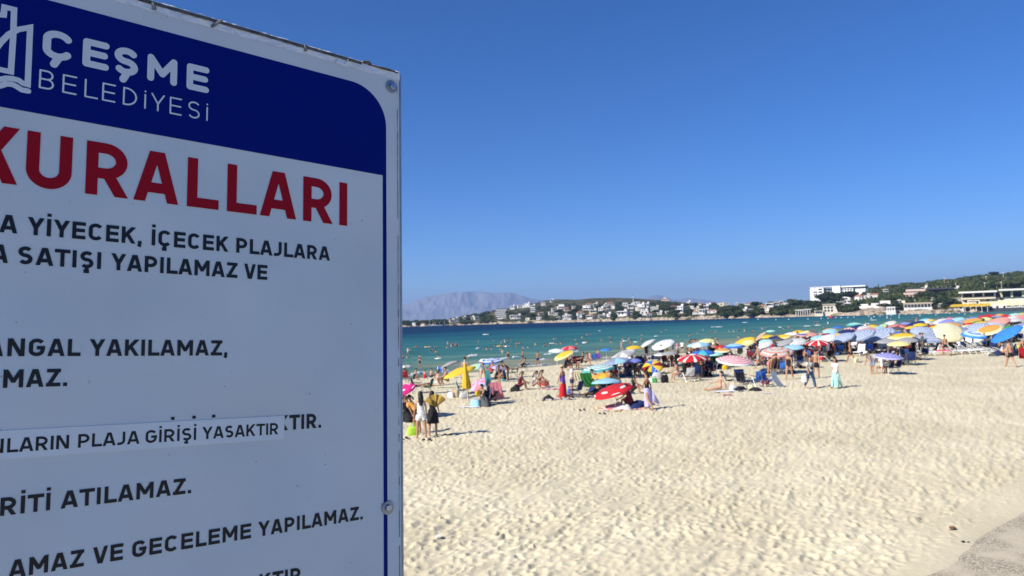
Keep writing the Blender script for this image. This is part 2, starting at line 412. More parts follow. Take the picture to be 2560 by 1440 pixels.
def concrete_material(name, c0_, c1_, agg):
    mt = principled(name, c0_, .9, 0, .15); n = mt.node_tree.nodes; l = mt.node_tree.links; b = n['Principled BSDF']; tc = n.new('ShaderNodeTexCoord')
    a = n.new('ShaderNodeTexNoise'); a.inputs['Scale'].default_value = 1.1; a.inputs['Detail'].default_value = 6; l.new(tc.outputs['Object'], a.inputs[0])
    v = n.new('ShaderNodeTexNoise'); v.inputs['Scale'].default_value = agg; v.inputs['Detail'].default_value = 3; l.new(tc.outputs['Object'], v.inputs[0])
    c = n.new('ShaderNodeValToRGB'); c.color_ramp.elements[0].position = .38; c.color_ramp.elements[0].color = (*[q * .45 for q in c0_], 1); c.color_ramp.elements[1].position = .62; c.color_ramp.elements[1].color = (*[q * 1.18 for q in c0_], 1)
    l.new(v.outputs['Fac'], c.inputs[0])
    mx = n.new('ShaderNodeMix'); mx.data_type = 'RGBA'; mx.inputs[7].default_value = (*c1_, 1)
    r = n.new('ShaderNodeValToRGB'); r.color_ramp.elements[0].position = .46; r.color_ramp.elements[1].position = .62
    l.new(a.outputs['Fac'], r.inputs[0]); l.new(r.outputs[0], mx.inputs[0]); l.new(c.outputs[0], mx.inputs[6]); l.new(mx.outputs[2], b.inputs['Base Color'])
    bp = n.new('ShaderNodeBump'); bp.inputs['Strength'].default_value = .5; bp.inputs['Distance'].default_value = .01; l.new(v.outputs['Fac'], bp.inputs['Height']); l.new(bp.outputs[0], b.inputs['Normal'])
    return mt
conc = concrete_material('pavement_concrete', (.53, .46, .335), (.57, .495, .36), 34)
px_ = np.linspace(-3, 42, 60); py_ = np.linspace(-.62, 9, 30)
Uu, Vv = np.meshgrid(px_, py_)
nrm = Vector((_ped.y, -_ped.x, 0))
XX = _pe0.x + _ped.x * Uu + nrm.x * Vv; YY = _pe0.y + _ped.y * Uu + nrm.y * Vv
struct(grid_mesh('pavement', XX, YY, 1.42 + .008 * fbm(XX * 2, YY * 2), conc))
mb = MB(); mb.box(-60, -8, 4.05, 70, 3.2, 4.2); mb.box(-60, 2.9, .6, 70, 3.2, 4.046)
struct(mb.obj('promenade', concrete_material('promenade_concrete', (.36, .34, .31), (.40, .37, .32), 50)))
mb = MB(); mb.add([(-900, -900, 4.0), (900, -900, 4.0), (900, -7.9, 4.0), (-900, -7.9, 4.0)], [(0, 1, 2, 3)])
struct(mb.obj('ground', mat('dry_ground', (.28, .24, .17), .95, 0, .1, .2, .4)))
mb = MB(); mb.add([(-900, 3.1, .6), (900, 3.1, .6), (900, 7.4, 1.1), (-900, 7.4, 1.1)], [(0, 1, 2, 3)])
struct(mb.obj('sand_below_wall', MATS.get('x') or bpy.data.materials['beach_sand']))

# ------------------------------------------------------------------ far coast
_cd = [(700, 1000), (1005, 900), (1200, 850), (1400, 766), (1560, 683), (1780, 613), (2020, 590), (2160, 560), (2380, 545), (2560, 575), (3000, 640)]
_cr = [(700, 830), (900, 818), (1005, 808), (1060, 806.5), (1110, 803), (1140, 796), (1200, 786), (1235, 778), (1290, 768), (1340, 758), (1375, 750), (1410, 748.5), (1438, 750.5), (1480, 746), (1540, 745), (1600, 747), (1640, 749.5), (1700, 756), (1760, 762), (1830, 765), (1900, 762), (1970, 762), (2020, 762), (2080, 752), (2130, 742), (2175, 732), (2215, 722), (2240, 718), (2300, 713), (2350, 707), (2400, 702), (2450, 695), (2490, 690), (2560, 685), (2700, 668), (3000, 640)]
_depth = [(700, 300), (1005, 180), (1200, 260), (1375, 560), (1640, 560), (1760, 330), (2020, 260), (2200, 420), (2560, 480), (3000, 500)]
def _tab(t, isd):
    a = np.array([azel(p, 800)[0] for p, _ in t])
    if isd: return a, np.array([v for _, v in t], float)
    return a, np.array([azel(p, v)[1] for p, v in t])
_ca, _cdv = _tab(_cd, True); _ra, _rv = _tab(_cr, False); _ea, _ev = _tab(_depth, True)
def coastD(a): return np.interp(a, _ca, _cdv) + 9 * (vnoise(np.asarray(a) * 160 + 5, np.zeros_like(a)) - .5)
def land_h(a, D):
    """height of the far shore in direction a at distance D"""
    a = np.asarray(a, float); D = np.asarray(D, float)
    Dc = coastD(a); dep = np.interp(a, _ea, _ev); e = np.interp(a, _ra, _rv)
    t = (D - Dc) / dep
    zr = CAMZ + e * (Dc + dep)
    zr = np.maximum(zr, 1.5)
    z = 1.1 * smooth((D - Dc) / 3) + (zr - 1.1) * np.where(t < 1, np.clip(t, 0, 1) ** .9, 1 - .25 * np.clip(t - 1, 0, 3))
    x = D * np.sin(a); y = D * np.cos(a)
    z = z + smooth((D - Dc) / 15) * (1 - smooth((t - .6) / .4)) * (2.4 * (fbm(x / 26, y / 26, 3) - .5))
    cl = smooth((D - Dc + 1) / 4) * 1.6 * (fbm(x / 7, y / 7, 3) - .1)
    return np.where(D < Dc, -1.5 + 1.5 * np.clip(1 + (D - Dc) / 6, 0, 1), z + cl)
def land(px, py, hi=.97):
    """place on the far shore seen at a photo pixel"""
    a, e = azel(px, py)
    Dc = float(coastD(np.array(a))); dep = float(np.interp(a, _ea, _ev))
    Ds = np.linspace(Dc + 2, Dc + dep * hi, 240)
    z = land_h(np.full_like(Ds, a), Ds); el = (z - CAMZ) / Ds
    k = int(np.argmax(el >= e)) if (el >= e).any() else int(np.argmax(el))
    D = Ds[k]; return Vector((D * math.sin(a), D * math.cos(a), float(z[k])))
def hillside_material():
    mt = principled('hillside_scrub', (.08, .08, .03), .95, 0, .1); n = mt.node_tree.nodes; l = mt.node_tree.links; b = n['Principled BSDF']; tc = n.new('ShaderNodeTexCoord')
    def nz(sc, d=4):
        q = n.new('ShaderNodeTexNoise'); q.inputs['Scale'].default_value = sc; q.inputs['Detail'].default_value = d; l.new(tc.outputs['Object'], q.inputs[0]); return q
    r = n.new('ShaderNodeValToRGB'); e = r.color_ramp.elements
    e[0].position = .38; e[0].color = (.04, .045, .02, 1); e[1].position = .66; e[1].color = (.21, .16, .09, 1); q = e.new(.52); q.color = (.075, .078, .032, 1)
    l.new(nz(.06, 7).outputs['Fac'], r.inputs[0])
    at = n.new('ShaderNodeAttribute'); at.attribute_name = 'rock'
    mx = n.new('ShaderNodeMix'); mx.data_type = 'RGBA'
    rk = n.new('ShaderNodeValToRGB'); rk.color_ramp.elements[0].position = .3; rk.color_ramp.elements[0].color = (.20, .15, .10, 1); rk.color_ramp.elements[1].position = .7; rk.color_ramp.elements[1].color = (.60, .50, .38, 1)
    l.new(nz(.35, 5).outputs['Fac'], rk.inputs[0])
    l.new(at.outputs['Fac'], mx.inputs[0]); l.new(r.outputs[0], mx.inputs[6]); l.new(rk.outputs[0], mx.inputs[7]); l.new(mx.outputs[2], b.inputs['Base Color'])
    bp = n.new('ShaderNodeBump'); bp.inputs['Strength'].default_value = .9; bp.inputs['Distance'].default_value = 2.5; l.new(nz(.3, 6).outputs['Fac'], bp.inputs['Height']); l.new(bp.outputs[0], b.inputs['Normal'])
    return mt
aa = np.linspace(azel(600, 800)[0], azel(3000, 800)[0], 760)
tt = np.concatenate([np.linspace(-8, 30, 22), np.geomspace(33, 1700, 80)])
A, T = np.meshgrid(aa, tt)
DD = coastD(A) + T
ZZ = land_h(A, DD)
rock = (1 - smooth((T - 2) / 5)) * smooth((fbm(A * 120, A * 0 + 3, 3) - .18) * 4)
_sx = np.array([azel(p, 800)[0] for p in (2130, 2150, 2215, 2240)])
rock = np.maximum(rock, np.interp(A, _sx, [0, 1, 1, 0]) * smooth((T - 4) / 4) * (1 - smooth((T - 48) / 14)))
struct(grid_mesh('hills', DD * np.sin(A), DD * np.cos(A), ZZ, hillside_material(), {'rock': rock}))

# ------------------------------------------------------------------ mountains beyond the bay
def rockm():
    return mat('mountain_rock', (.24, .23, .23), .95, 0, .1, .3, .0016, .0)
def mountain(name, D, prof, w):
    a = np.array([azel(p, v)[0] for p, v in prof]); e = np.array([azel(p, v)[1] for p, v in prof])
    A, T = np.meshgrid(np.linspace(a[0], a[-1], 420), np.linspace(0, 1, 46))
    h = CAMZ + np.interp(A, a, e) * (D + w)
    x = A * D; k = np.clip(h, 0, None) / 470
    Dm = D + T * w * 1.35
    g = fbm(x / 420, T * 1.6, 4)
    rid = 1 - np.abs(2 * fbm(x / 260 + 5, T * 2.2 + 2, 4) - 1)
    z = h * np.where(T < .74, smooth(T / .74) ** .9, 1 - (T - .74) * 1.5)
    z = z + (rid - .75) * 185 * k * np.sin(np.pi * np.clip(T / .74, 0, 1)) * (T < .74) + (g - .5) * 40 * k * np.sin(np.pi * np.clip(T, 0, 1))
    z = np.minimum(z, CAMZ + np.interp(A, a, e) * Dm + 8 * (fbm(x / 90, T, 2) - .5) * k) - 3
    return struct(grid_mesh(name, Dm * np.sin(A), Dm * np.cos(A), z, rockm()))
mountain('mountain', 11200, [(560, 800), (760, 792), (900, 780), (960, 771), (1005, 762), (1023, 758), (1040, 750), (1062, 741), (1094, 737), (1133, 731), (1156, 729), (1187, 728), (1219, 730), (1242, 733), (1266, 731), (1281, 732), (1297, 737), (1320, 744), (1344, 748), (1375, 753), (1410, 762), (1450, 775), (1480, 795)], 1100)
mountain('far_mountain', 12900, [(1560, 790), (1600, 760), (1620, 742), (1638, 737), (1649, 737), (1666, 741), (1680, 748), (1700, 747.5), (1716, 745), (1747, 747), (1770, 750), (1800, 756), (1840, 768), (1880, 790)], 700)

# air: a thin, even haze over the whole bay
mb = MB(); mb.box(-15800, -1000, -6, 15800, 15900, 500)
hz = mb.obj('haze', bpy.data.materials.new('haze_air')); hm = hz.data.materials[0]; hm.use_nodes = True
hn = hm.node_tree.nodes; hn.clear(); ho = hn.new('ShaderNodeOutputMaterial'); hv = hn.new('ShaderNodeVolumePrincipled')
hv.inputs['Color'].default_value = (.42, .62, 1.0, 1); hv.inputs['Density'].default_value = 1.12e-4; hv.inputs['Anisotropy'].default_value = .1
hm.node_tree.links.new(hv.outputs[0], ho.inputs['Volume']); hz['kind'] = 'stuff'

# ------------------------------------------------------------------ trees
leafm = [mat('foliage_pine', (.052, .066, .024), .8, 0, .15, .35, .35), mat('foliage_dark', (.030, .048, .020), .8, 0, .15, .35, .35), mat('foliage_light', (.080, .095, .030), .8, 0, .15, .35, .35)]
bark = mat('bark', (.10, .075, .05), .9, 0, .1, .2, 2)
def crown_mesh(name, r, h, n, lf, kind, seed):
    rs = random.Random(seed); mb = MB(); lobes = []
    if kind == 'cone':
        for i in range(n):
            t = rs.random() ** .8; rr = r * (1 - t) * rs.uniform(.6, 1.05); an = rs.uniform(0, 6.283)
            lobes.append((rr * math.cos(an), rr * math.sin(an), h * t))
        mb.tube([(0, 0, 0), (0, 0, h * .55), (0, 0, h * .95)], [r * .62, r * .35, .05], 7)
    else:
        cs = [(rs.uniform(-.55, .55) * r, rs.uniform(-.55, .55) * r, rs.uniform(.35, .75) * h, rs.uniform(.45, .62)) for _ in range(7)]
        for c in cs: mb.blob(c[:3], r * c[3] * .8, r * c[3] * .8, h * c[3] * .45, 6, 4, .2)
        for i in range(n):
            c = rs.choice(cs); u = rs.uniform(-1, 1); an = rs.uniform(0, 6.283); q = math.sqrt(1 - u * u) * c[3] * rs.uniform(.85, 1.15)
            lobes.append((c[0] + r * q * math.cos(an), c[1] + r * q * math.sin(an), c[2] + h * .52 * c[3] * u))
    for p in lobes:
        d = Vector((rs.gauss(0, 1), rs.gauss(0, 1), rs.gauss(0, 1))).normalized(); a = d.orthogonal().normalized(); b = d.cross(a); q = lf * rs.uniform(.6, 1.5)
        P = Vector(p)
        mb.add([P - a * q, P - b * q * .8 + d * q * .2, P + a * q, P + b * q * .8 - d * q * .1], [(0, 1, 2, 3)])
    return mb
def trunk_mb(h, r, lean=0):
    mb = MB(); mb.tube([(0, 0, -.5), (lean * .4, 0, h * .45), (lean, .1, h)], [r, r * .8, r * .55], 6)
    for k in range(3):
        a = k * 2.1; mb.tube([(lean * .8, 0, h * .8), (lean + math.cos(a) * h * .28, math.sin(a) * h * .28, h * 1.25)], [r * .45, r * .2], 5)
    return mb
TREES = {}
for i in range(4):
    TREES['round', i] = (crown_mesh('c', 3.4, 4.6, 330, .42, 'round', i).mesh('crown', leafm[i % 2]), trunk_mb(2.6, .25, .2 * i - .3).mesh('trunk', bark), 1.6)
    TREES['pine', i] = (crown_mesh('c', 4.2, 3.4, 330, .45, 'round', 20 + i).mesh('crown', leafm[0 if i % 2 else 2]), trunk_mb(4.5, .28, .3 * i - .4).mesh('trunk', bark), 3.6)
    TREES['light', i] = (crown_mesh('c', 3.0, 4.2, 300, .42, 'round', 40 + i).mesh('crown', leafm[2]), trunk_mb(2.2, .22, .1).mesh('trunk', bark), 1.2)
for i in range(2):
    TREES['cypress', i] = (crown_mesh('c', 1.3, 9.5, 420, .38, 'cone', 60 + i).mesh('crown', leafm[1]), trunk_mb(1.5, .2).mesh('trunk', bark), .6)
    TREES['fir', i] = (crown_mesh('c', 3.2, 9.0, 520, .5, 'cone', 80 + i).mesh('crown', leafm[1]), trunk_mb(2.5, .3).mesh('trunk', bark), 1.4)
def tree(kind, px, py, hpx, label=None, sx=1.0, p=None, group='trees on the far shore'):
    """tree whose foot shows at px,py and which stands hpx photo pixels tall"""
    p = p or land(px, py); i = random.randrange(2 if kind in ('cypress', 'fir') else 4)
    cm, tm, z0 = TREES[kind, i]; D = (p - CAM).length
    H = {'round': 5.8, 'pine': 6.6, 'light': 5.0, 'cypress': 10.1, 'fir': 10.4}[kind]
    k = hpx * D / F / H
    t = thing(kind + '_tree' if kind != 'pine' else 'pine_tree', label or TREELAB[kind], 'tree', p, random.uniform(0, 6.28), group)
    t.scale = (k * sx, k * sx, k)
    link('trunk', tm, t); c = link('crown', cm, t, (0, 0, z0))
    return t
TREELAB = {'round': 'dark round-crowned tree among the houses on the far shore', 'pine': 'broad flat-topped pine on the wooded slope', 'light': 'light green bushy tree on the wooded slope',
           'cypress': 'tall narrow dark cypress on the far shore', 'fir': 'pointed dark conifer on the far shore'}
TREES['spire', 0] = TREES['cypress', 0]

# (foot px, foot py, width px, height px, roof, wall, words)
HS = [(1036, 813, 10, 6, 'flat', 'white'), (1058, 813, 12, 5, 'tile', 'cream'), (1130, 806, 14, 7, 'flat', 'cream'), (1141, 804, 12, 9, 'flat', 'white'), (1161, 797, 8, 5, 'flat', 'white'), (1181, 797, 9, 5, 'flat', 'cream'),
      (1191, 799, 13, 8, 'flat', 'white'), (1228, 782, 10, 4, 'tile', 'pink'), (1283, 773, 13, 8, 'flat', 'white'), (1300, 770, 14, 8, 'flat', 'white'), (1320, 768, 17, 10, 'flat', 'white'), (1333, 771, 12, 8, 'flat', 'white'), (1358, 763, 12, 7, 'flat', 'white'), (1380, 755, 10, 6, 'flat', 'white'),
      (1283, 797, 14, 10, 'flat', 'white'), (1296, 797, 12, 10, 'flat', 'white'), (1335, 780, 12, 7, 'white', 'white'), (1353, 786, 16, 7, 'tile', 'white'), (1348, 799, 14, 7, 'flat', 'white'), (1378, 788, 14, 9, 'flat', 'cream'), (1390, 789, 12, 7, 'flat', 'white'),
      (1320, 801, 12, 7, 'flat', 'cream'), (1405, 771, 16, 11, 'flat', 'white'), (1416, 778, 13, 10, 'tile', 'pink'), (1434, 773, 9, 8, 'flat', 'cream'), (1384, 777, 11, 7, 'flat', 'cream'),
      (1412, 799, 11, 11, 'white', 'white'), (1425, 800, 11, 13, 'white', 'white'), (1397, 799, 10, 7, 'flat', 'grey'), (1451, 790, 19, 13, 'tile', 'white'), (1449, 799, 11, 6, 'white', 'white'), (1469, 775, 22, 12, 'flat', 'white'), (1473, 765, 20, 8, 'tile', 'stone'), (1489, 768, 12, 10, 'flat', 'cream'),
      (1484, 783, 20, 8, 'white', 'cream'), (1477, 796, 18, 12, 'tile', 'white'), (1503, 777, 14, 8, 'white', 'white'), (1513, 778, 12, 6, 'tile', 'cream'), (1524, 763, 22, 9, 'tile', 'cream'), (1515, 767, 10, 7, 'flat', 'white'), (1520, 777, 8, 6, 'white', 'white'), (1533, 772, 10, 8, 'flat', 'white'),
      (1522, 793, 10, 8, 'white', 'white'), (1505, 793, 20, 5, 'flat', 'white'), (1560, 789, 28, 12, 'white', 'white'), (1577, 786, 12, 8, 'white', 'pink'), (1563, 766, 14, 10, 'flat', 'white'), (1577, 772, 16, 11, 'flat', 'white'), (1592, 764, 16, 10, 'white', 'white'), (1605, 775, 20, 16, 'white', 'white'), (1597, 777, 12, 10, 'flat', 'cream'),
      (1618, 768, 14, 10, 'flat', 'white'), (1612, 788, 22, 12, 'white', 'white'), (1625, 790, 14, 8, 'tile', 'white'), (1632, 778, 12, 12, 'white', 'white'), (1641, 782, 12, 8, 'flat', 'white'), (1649, 787, 12, 6, 'white', 'white'), (1668, 783, 10, 5, 'flat', 'white'), (1641, 773, 10, 5, 'flat', 'cream'),
      (1703, 782, 16, 18, 'flat', 'white'), (1686, 770, 22, 6, 'tile', 'stone'), (1706, 769, 12, 7, 'tile', 'pink'), (1722, 760, 9, 6, 'flat', 'white'), (1750, 763, 14, 6, 'tile', 'cream'), (1731, 772, 10, 7, 'white', 'white'), (1741, 778, 12, 8, 'flat', 'cream'), (1765, 773, 14, 9, 'white', 'white'), (1740, 785, 18, 8, 'tile', 'white'),
      (1757, 786, 16, 13, 'white', 'white'), (1782, 783, 24, 10, 'tile', 'white'), (1773, 770, 9, 9, 'flat', 'pink'), (1800, 765, 16, 8, 'flat', 'cream'), (1814, 763, 12, 7, 'flat', 'cream'), (1844, 763, 8, 6, 'white', 'white'), (1870, 763, 20, 7, 'tile', 'cream'), (1862, 778, 12, 5, 'flat', 'white'), (1878, 778, 10, 5, 'flat', 'grey'),
      (1907, 768, 14, 7, 'tile', 'cream'), (1912, 773, 10, 8, 'tile', 'white'), (1903, 776, 8, 9, 'tile', 'white'), (1926, 767, 20, 9, 'white', 'white'), (1944, 763, 14, 9, 'tile', 'white'), (1953, 758, 8, 9, 'white', 'white'), (1965, 763, 11, 6, 'white', 'white'), (1980, 761, 9, 4, 'white', 'white'), (1916, 782, 20, 4, 'flat', 'cream'), (1918, 778, 10, 5, 'white', 'white'), (2008, 752, 14, 5, 'tile', 'pink'),
      (2148, 752, 18, 15, 'tile', 'white'), (2118, 759, 16, 9, 'flat', 'white'), (2128, 764, 24, 6, 'white', 'white'), (2104, 764, 12, 9, 'flat', 'cream'), (2187, 746, 26, 13, 'tile', 'white'), (2168, 748, 14, 9, 'flat', 'white'), (2221, 729, 18, 5, 'white', 'white'), (2209, 730, 10, 7, 'tile', 'pink'), (2248, 759, 20, 9, 'flat', 'white'), (2252, 763, 22, 4, 'white', 'cream'),
      (2288, 755, 14, 4, 'flat', 'cream'), (2328, 756, 18, 5, 'flat', 'white'), (2390, 726, 18, 5, 'white', 'white'), (2312, 727, 12, 8, 'flat', 'cream'), (2350, 766, 8, 6, 'white', 'white'), (2472, 720, 6, 5, 'white', 'white'), (2512, 716, 7, 6, 'white', 'white'), (2511, 707, 6, 6, 'white', 'white')]
BIG = [(1252, 797, 34, 30), (2048, 750, 36, 36), (2092, 748, 20, 36), (2125, 745, 60, 30), (2016, 789, 50, 12), (2072, 786, 40, 24), (2188, 770, 70, 16), (2228, 784, 20, 12), (2295, 772, 60, 14), (2278, 742, 50, 24), (2350, 734, 60, 14), (2490, 779, 150, 44), (2418, 780, 90, 14)]
# woodland that reads as one mass: crowns joined
def wood(name, spots, mats_, seed, lab):
    base = []
    for i in range(5):
        b = MB(); rs = random.Random(seed + i)
        random.seed(seed + i)
        for _ in range(4): b.blob((rs.uniform(-.5, .5), rs.uniform(-.5, .5), rs.uniform(.35, .75)), .5, .5, .36, 6, 4, .25)
        for _ in range(26):
            u = rs.uniform(-.3, 1); an = rs.uniform(0, 6.283); q = math.sqrt(max(0, 1 - u * u)) * rs.uniform(.75, 1.0)
            P = Vector((q * math.cos(an), q * math.sin(an), .5 + .55 * u)); d = Vector((rs.gauss(0, 1), rs.gauss(0, 1), rs.gauss(0, 1))).normalized(); a = d.orthogonal().normalized(); c = d.cross(a); s = rs.uniform(.14, .26)
            b.add([P - a * s, P - c * s, P + a * s, P + c * s], [(0, 1, 2, 3)])
        base.append((np.array(b.v), b.f))
    vs = []; fs = []; ms = []; o = 0
    for (x, y, z, r, h, mi) in spots:
        bv, bf = base[random.randrange(5)]
        a = random.uniform(0, 6.28); ca, sa = math.cos(a), math.sin(a)
        P = np.stack([x + r * (bv[:, 0] * ca - bv[:, 1] * sa), y + r * (bv[:, 0] * sa + bv[:, 1] * ca), z + h * bv[:, 2]], -1)
        vs.append(P); fs += [tuple(q + o for q in f) for f in bf]; ms += [mi] * len(bf); o += len(bv)
    me = bpy.data.meshes.new(name); me.from_pydata(np.concatenate(vs).tolist(), [], fs); me.update()
    for q in mats_: me.materials.append(q)
    me.polygons.foreach_set('material_index', ms)
    return stuff(link(name, me), lab, 'woodland')
sp = []
def covered(px, py):
    for q in HS + BIG:
        if abs(px - q[0]) < q[2] * .5 + 3 and q[1] - q[3] * .55 < py - 1 < q[1] + 9: return True
    return False
def scatter(x0, x1, ylo, yhi, n, r, h, mi=None, dens=None):
    for _ in range(n):
        px = random.uniform(x0, x1); y0 = np.interp(px, [q[0] for q in ylo], [q[1] for q in ylo]); y1 = np.interp(px, [q[0] for q in yhi], [q[1] for q in yhi])
        py = random.uniform(y0, y1)
        if float(fbm(np.array(px / 16.), np.array(py / 7.), 2)) < (dens or 0): continue
        if covered(px, py): continue
        p = land(px, py); k = random.uniform(.6, 1.2)
        sp.append((p.x, p.y, p.z - .4, r * k, h * k, random.choice(mi or (0, 1, 1))))
SHL = [(1000, 815), (1110, 812), (1400, 803), (1560, 799), (1780, 793), (2020, 785), (2160, 779), (2380, 774), (2560, 772)]
RDG = [(1000, 806), (1110, 802), (1235, 779), (1375, 764), (1640, 758), (1760, 762), (2020, 761), (2080, 755), (2200, 724), (2400, 704), (2560, 688)]
scatter(1003, 1240, RDG, SHL, 520, 3.2, 3.0, dens=.3)
scatter(1240, 1780, [(1240, 785), (1375, 764), (1640, 757), (1780, 764)], SHL, 1300, 2.7, 2.6, dens=.40)
scatter(1780, 2140, [(1780, 765), (1900, 764), (2140, 748)], SHL, 900, 3.2, 3.4, dens=.36)
scatter(2140, 2560, [(2140, 744), (2200, 724), (2400, 703), (2560, 687)], [(2140, 770), (2240, 762), (2380, 765), (2560, 740)], 1300, 4.0, 4.6, (0, 0, 1, 2), dens=.25)
scatter(2420, 2560, [(2420, 712), (2560, 700)], [(2420, 745), (2560, 738)], 170, 3.6, 4.6, (2, 2, 0))
scatter(2180, 2560, [(2180, 727), (2300, 714), (2400, 702), (2560, 686)], [(2180, 735), (2300, 720), (2400, 709), (2560, 697)], 360, 3.4, 3.4, (0, 0, 2))
wood('woodland', sp, leafm, 5, 'green scrub and woodland covering the far shore')
# seaward scrub and boulders at the far water's edge
mb = MB(); random.seed(11)
for _ in range(420):
    px = random.uniform(1005, 2420)
    if 1995 < px < 2100: continue
    a, _e = azel(px, 800); D = float(coastD(np.array(a))) + random.uniform(-1.5, 5); z = max(0, float(land_h(np.array(a), np.array(D))))
    s = random.uniform(.5, 1.9) * (.45 if px > 1780 else .62); mb.blob((D * math.sin(a), D * math.cos(a), z), s * 1.6, s, s * .75, 6, 4, .25)
stuff(mb.obj('shore_rocks', mat('pale_rock', (.52, .45, .36), .95, 0, .1, .35, .25)), 'pale boulders lining the far shore', 'rocks')

# ------------------------------------------------------------------ houses
wallm = {k: mat('wall_' + k, c, .85, 0, .2, .06, .4) for k, c in dict(white=(.72, .70, .66), cream=(.74, .66, .52), pink=(.66, .50, .42), stone=(.46, .39, .30), grey=(.42, .42, .41), yellow=(.76, .68, .46)).items()}
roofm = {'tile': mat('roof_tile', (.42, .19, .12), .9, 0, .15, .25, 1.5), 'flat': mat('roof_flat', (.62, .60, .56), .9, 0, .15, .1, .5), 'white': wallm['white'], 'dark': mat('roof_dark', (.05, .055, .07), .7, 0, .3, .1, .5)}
glassm = mat('window_glass', (.03, .045, .06), .12, 0, .6, .1, 1)
WINM = {}
def window(w, h, parent, x, y, z, rz=0):
    k = (round(w, 1), round(h, 1))
    if k not in WINM:
        b = MB(); b.box(-w / 2, -.06, 0, w / 2, .0, h); WINM[k] = b.mesh('window', glassm)
    o = link('window', WINM[k], parent, (x, y, z), rz); return o
def house(px, py, wpx, hpx, roof='flat', wall='white', label='', storeys=None, dep=None, p=None, terr=True):
    p = p or land(px, py); D = (p - CAM).length; w = wpx * D / F * .9; h = hpx * D / F * .88
    n = storeys or max(1, min(3, round(h / 3.2))); d = dep or w * .7
    face = math.atan2(-p.x, p.y) + random.uniform(-.5, .35)
    nm = 'house' if hpx < 40 else 'building'
    t = thing('house', label, 'house', p, face, 'houses on the far shore')
    rh = h * .28 if roof == 'tile' else 0
    b = MB(); b.box(-w / 2, -d / 2, -3, w / 2, d / 2, h - rh)
    if n > 1 and random.random() < .7 and roof != 'tile': b.box(-w / 2 - w * .28, -d / 2 - .8, -3, -w / 2 - .003, d / 2 - 1, (h - rh) * .55)
    b.obj('wall', wallm[wall], t)
    b = MB(); q = .35
    if roof == 'tile':
        z = h - rh + .003
        b.add([(-w / 2 - q, -d / 2 - q, z), (w / 2 + q, -d / 2 - q, z), (w / 2 + q, d / 2 + q, z), (-w / 2 - q, d / 2 + q, z), (-w / 4, 0, z + rh), (w / 4, 0, z + rh)],
              [(0, 1, 5, 4), (1, 2, 5), (2, 3, 4, 5), (3, 0, 4), (3, 2, 1, 0)])
    else:
        b.box(-w / 2 - .2, -d / 2 - .2, h + .003, w / 2 + .2, d / 2 + .2, h + .35)
    r = b.obj('roof', roofm['tile' if roof == 'tile' else roof], t)
    if random.random() < .5 and roof != 'tile':
        b = MB(); b.box(w * .1, -.8, h + .353, w * .1 + 2.2, 1.4, h + 2.1); b.obj('roof_room', wallm[wall], r)
    fh = (h - rh) / n; nw = max(2, min(4, int(w / 3)))
    for s in range(n):
        for k in range(nw):
            x = -w / 2 + w * (k + .5) / nw + random.uniform(-.2, .2)
            if random.random() < .2: continue
            window(min(1.6, w / nw * .5), fh * .45, t, x, -d / 2 - .005, fh * s + fh * .28)
    if terr and random.random() < .5:
        b = MB(); b.box(-w / 2 - .5, -d / 2 - 2.2, fh * .93, w / 2 - 1, -d / 2 - .003, fh * 1.0)
        for x in (-w / 2, w / 2 - 1.3): b.box(x - .12, -d / 2 - 2.1, -2, x + .12, -d / 2 - 1.85, fh * .927)
        b.obj('terrace', wallm[wall], t)
    return t
for (x, y, w, h, r, wl) in HS:
    n = 'two-storey' if h > 8.5 else 'low'
    lab = '%s %s house with %s' % (n, wl, {'tile': 'red tiled roof', 'flat': 'flat grey roof', 'white': 'flat white roof', 'dark': 'dark roof'}[r])
    zone = 'on the ridge' if y < np.interp(x, [1000, 1400, 1780, 2200, 2560], [800, 768, 764, 735, 725]) else ('near the waterline' if y > np.interp(x, [1000, 1400, 1780, 2200, 2560], [806, 794, 783, 770, 765]) else 'among slope trees')
    house(x, y, w, h, r, wl, lab + ' ' + zone)

def block(t, name, boxes, m_, parent_sub=None):
    b = MB()
    for q in boxes: b.box(*q)
    return b.obj(name, m_, parent_sub or t)
def frame_at(px, py, p=None, turn=0):
    p = p or land(px, py); D = (p - CAM).length
    return p, D / F, math.atan2(-p.x, p.y) + turn
# stepped white building on the left slope
p, k, a = frame_at(1252, 797); t = thing('building', 'stepped white building with dark window bands at the left end of the far shore', 'building', p, a)
for i, (x0, x1, z0) in enumerate([(-8, 14, 0), (-12, 13, 5), (-14, 12, 10), (-14, 12, 15), (-10, 15, 20)]):
    block(t, 'floor_slab', [(x0 * k, -6 * k, z0 * k + .01, x1 * k, 8 * k, (z0 + 3.0) * k)], wallm['white'])
    block(t, 'window_band', [((x0 + 1) * k, -5 * k, (z0 + 3.0) * k + .01, (x1 - 1) * k, 7 * k, (z0 + 5) * k)], roofm['dark'])
block(t, 'wall', [(-10 * k, -7 * k, -3, 4 * k, 8 * k, 0)], wallm['white'])
# radio mast
p, k, a = frame_at(1583, 757); t = thing('radio_mast', 'thin white mast rising above the houses on the far hill', 'mast', p, a)
b = MB(); b.tube([(0, 0, 0), (0, 0, 19 * k)], [.5, .25], 6); b.obj('pole', wallm['white'], t)
b = MB(); b.box(-1.2, -.4, 17 * k, .9, .4, 20 * k); b.obj('flag', mat('flag_green', (.15, .35, .22), .8), t)
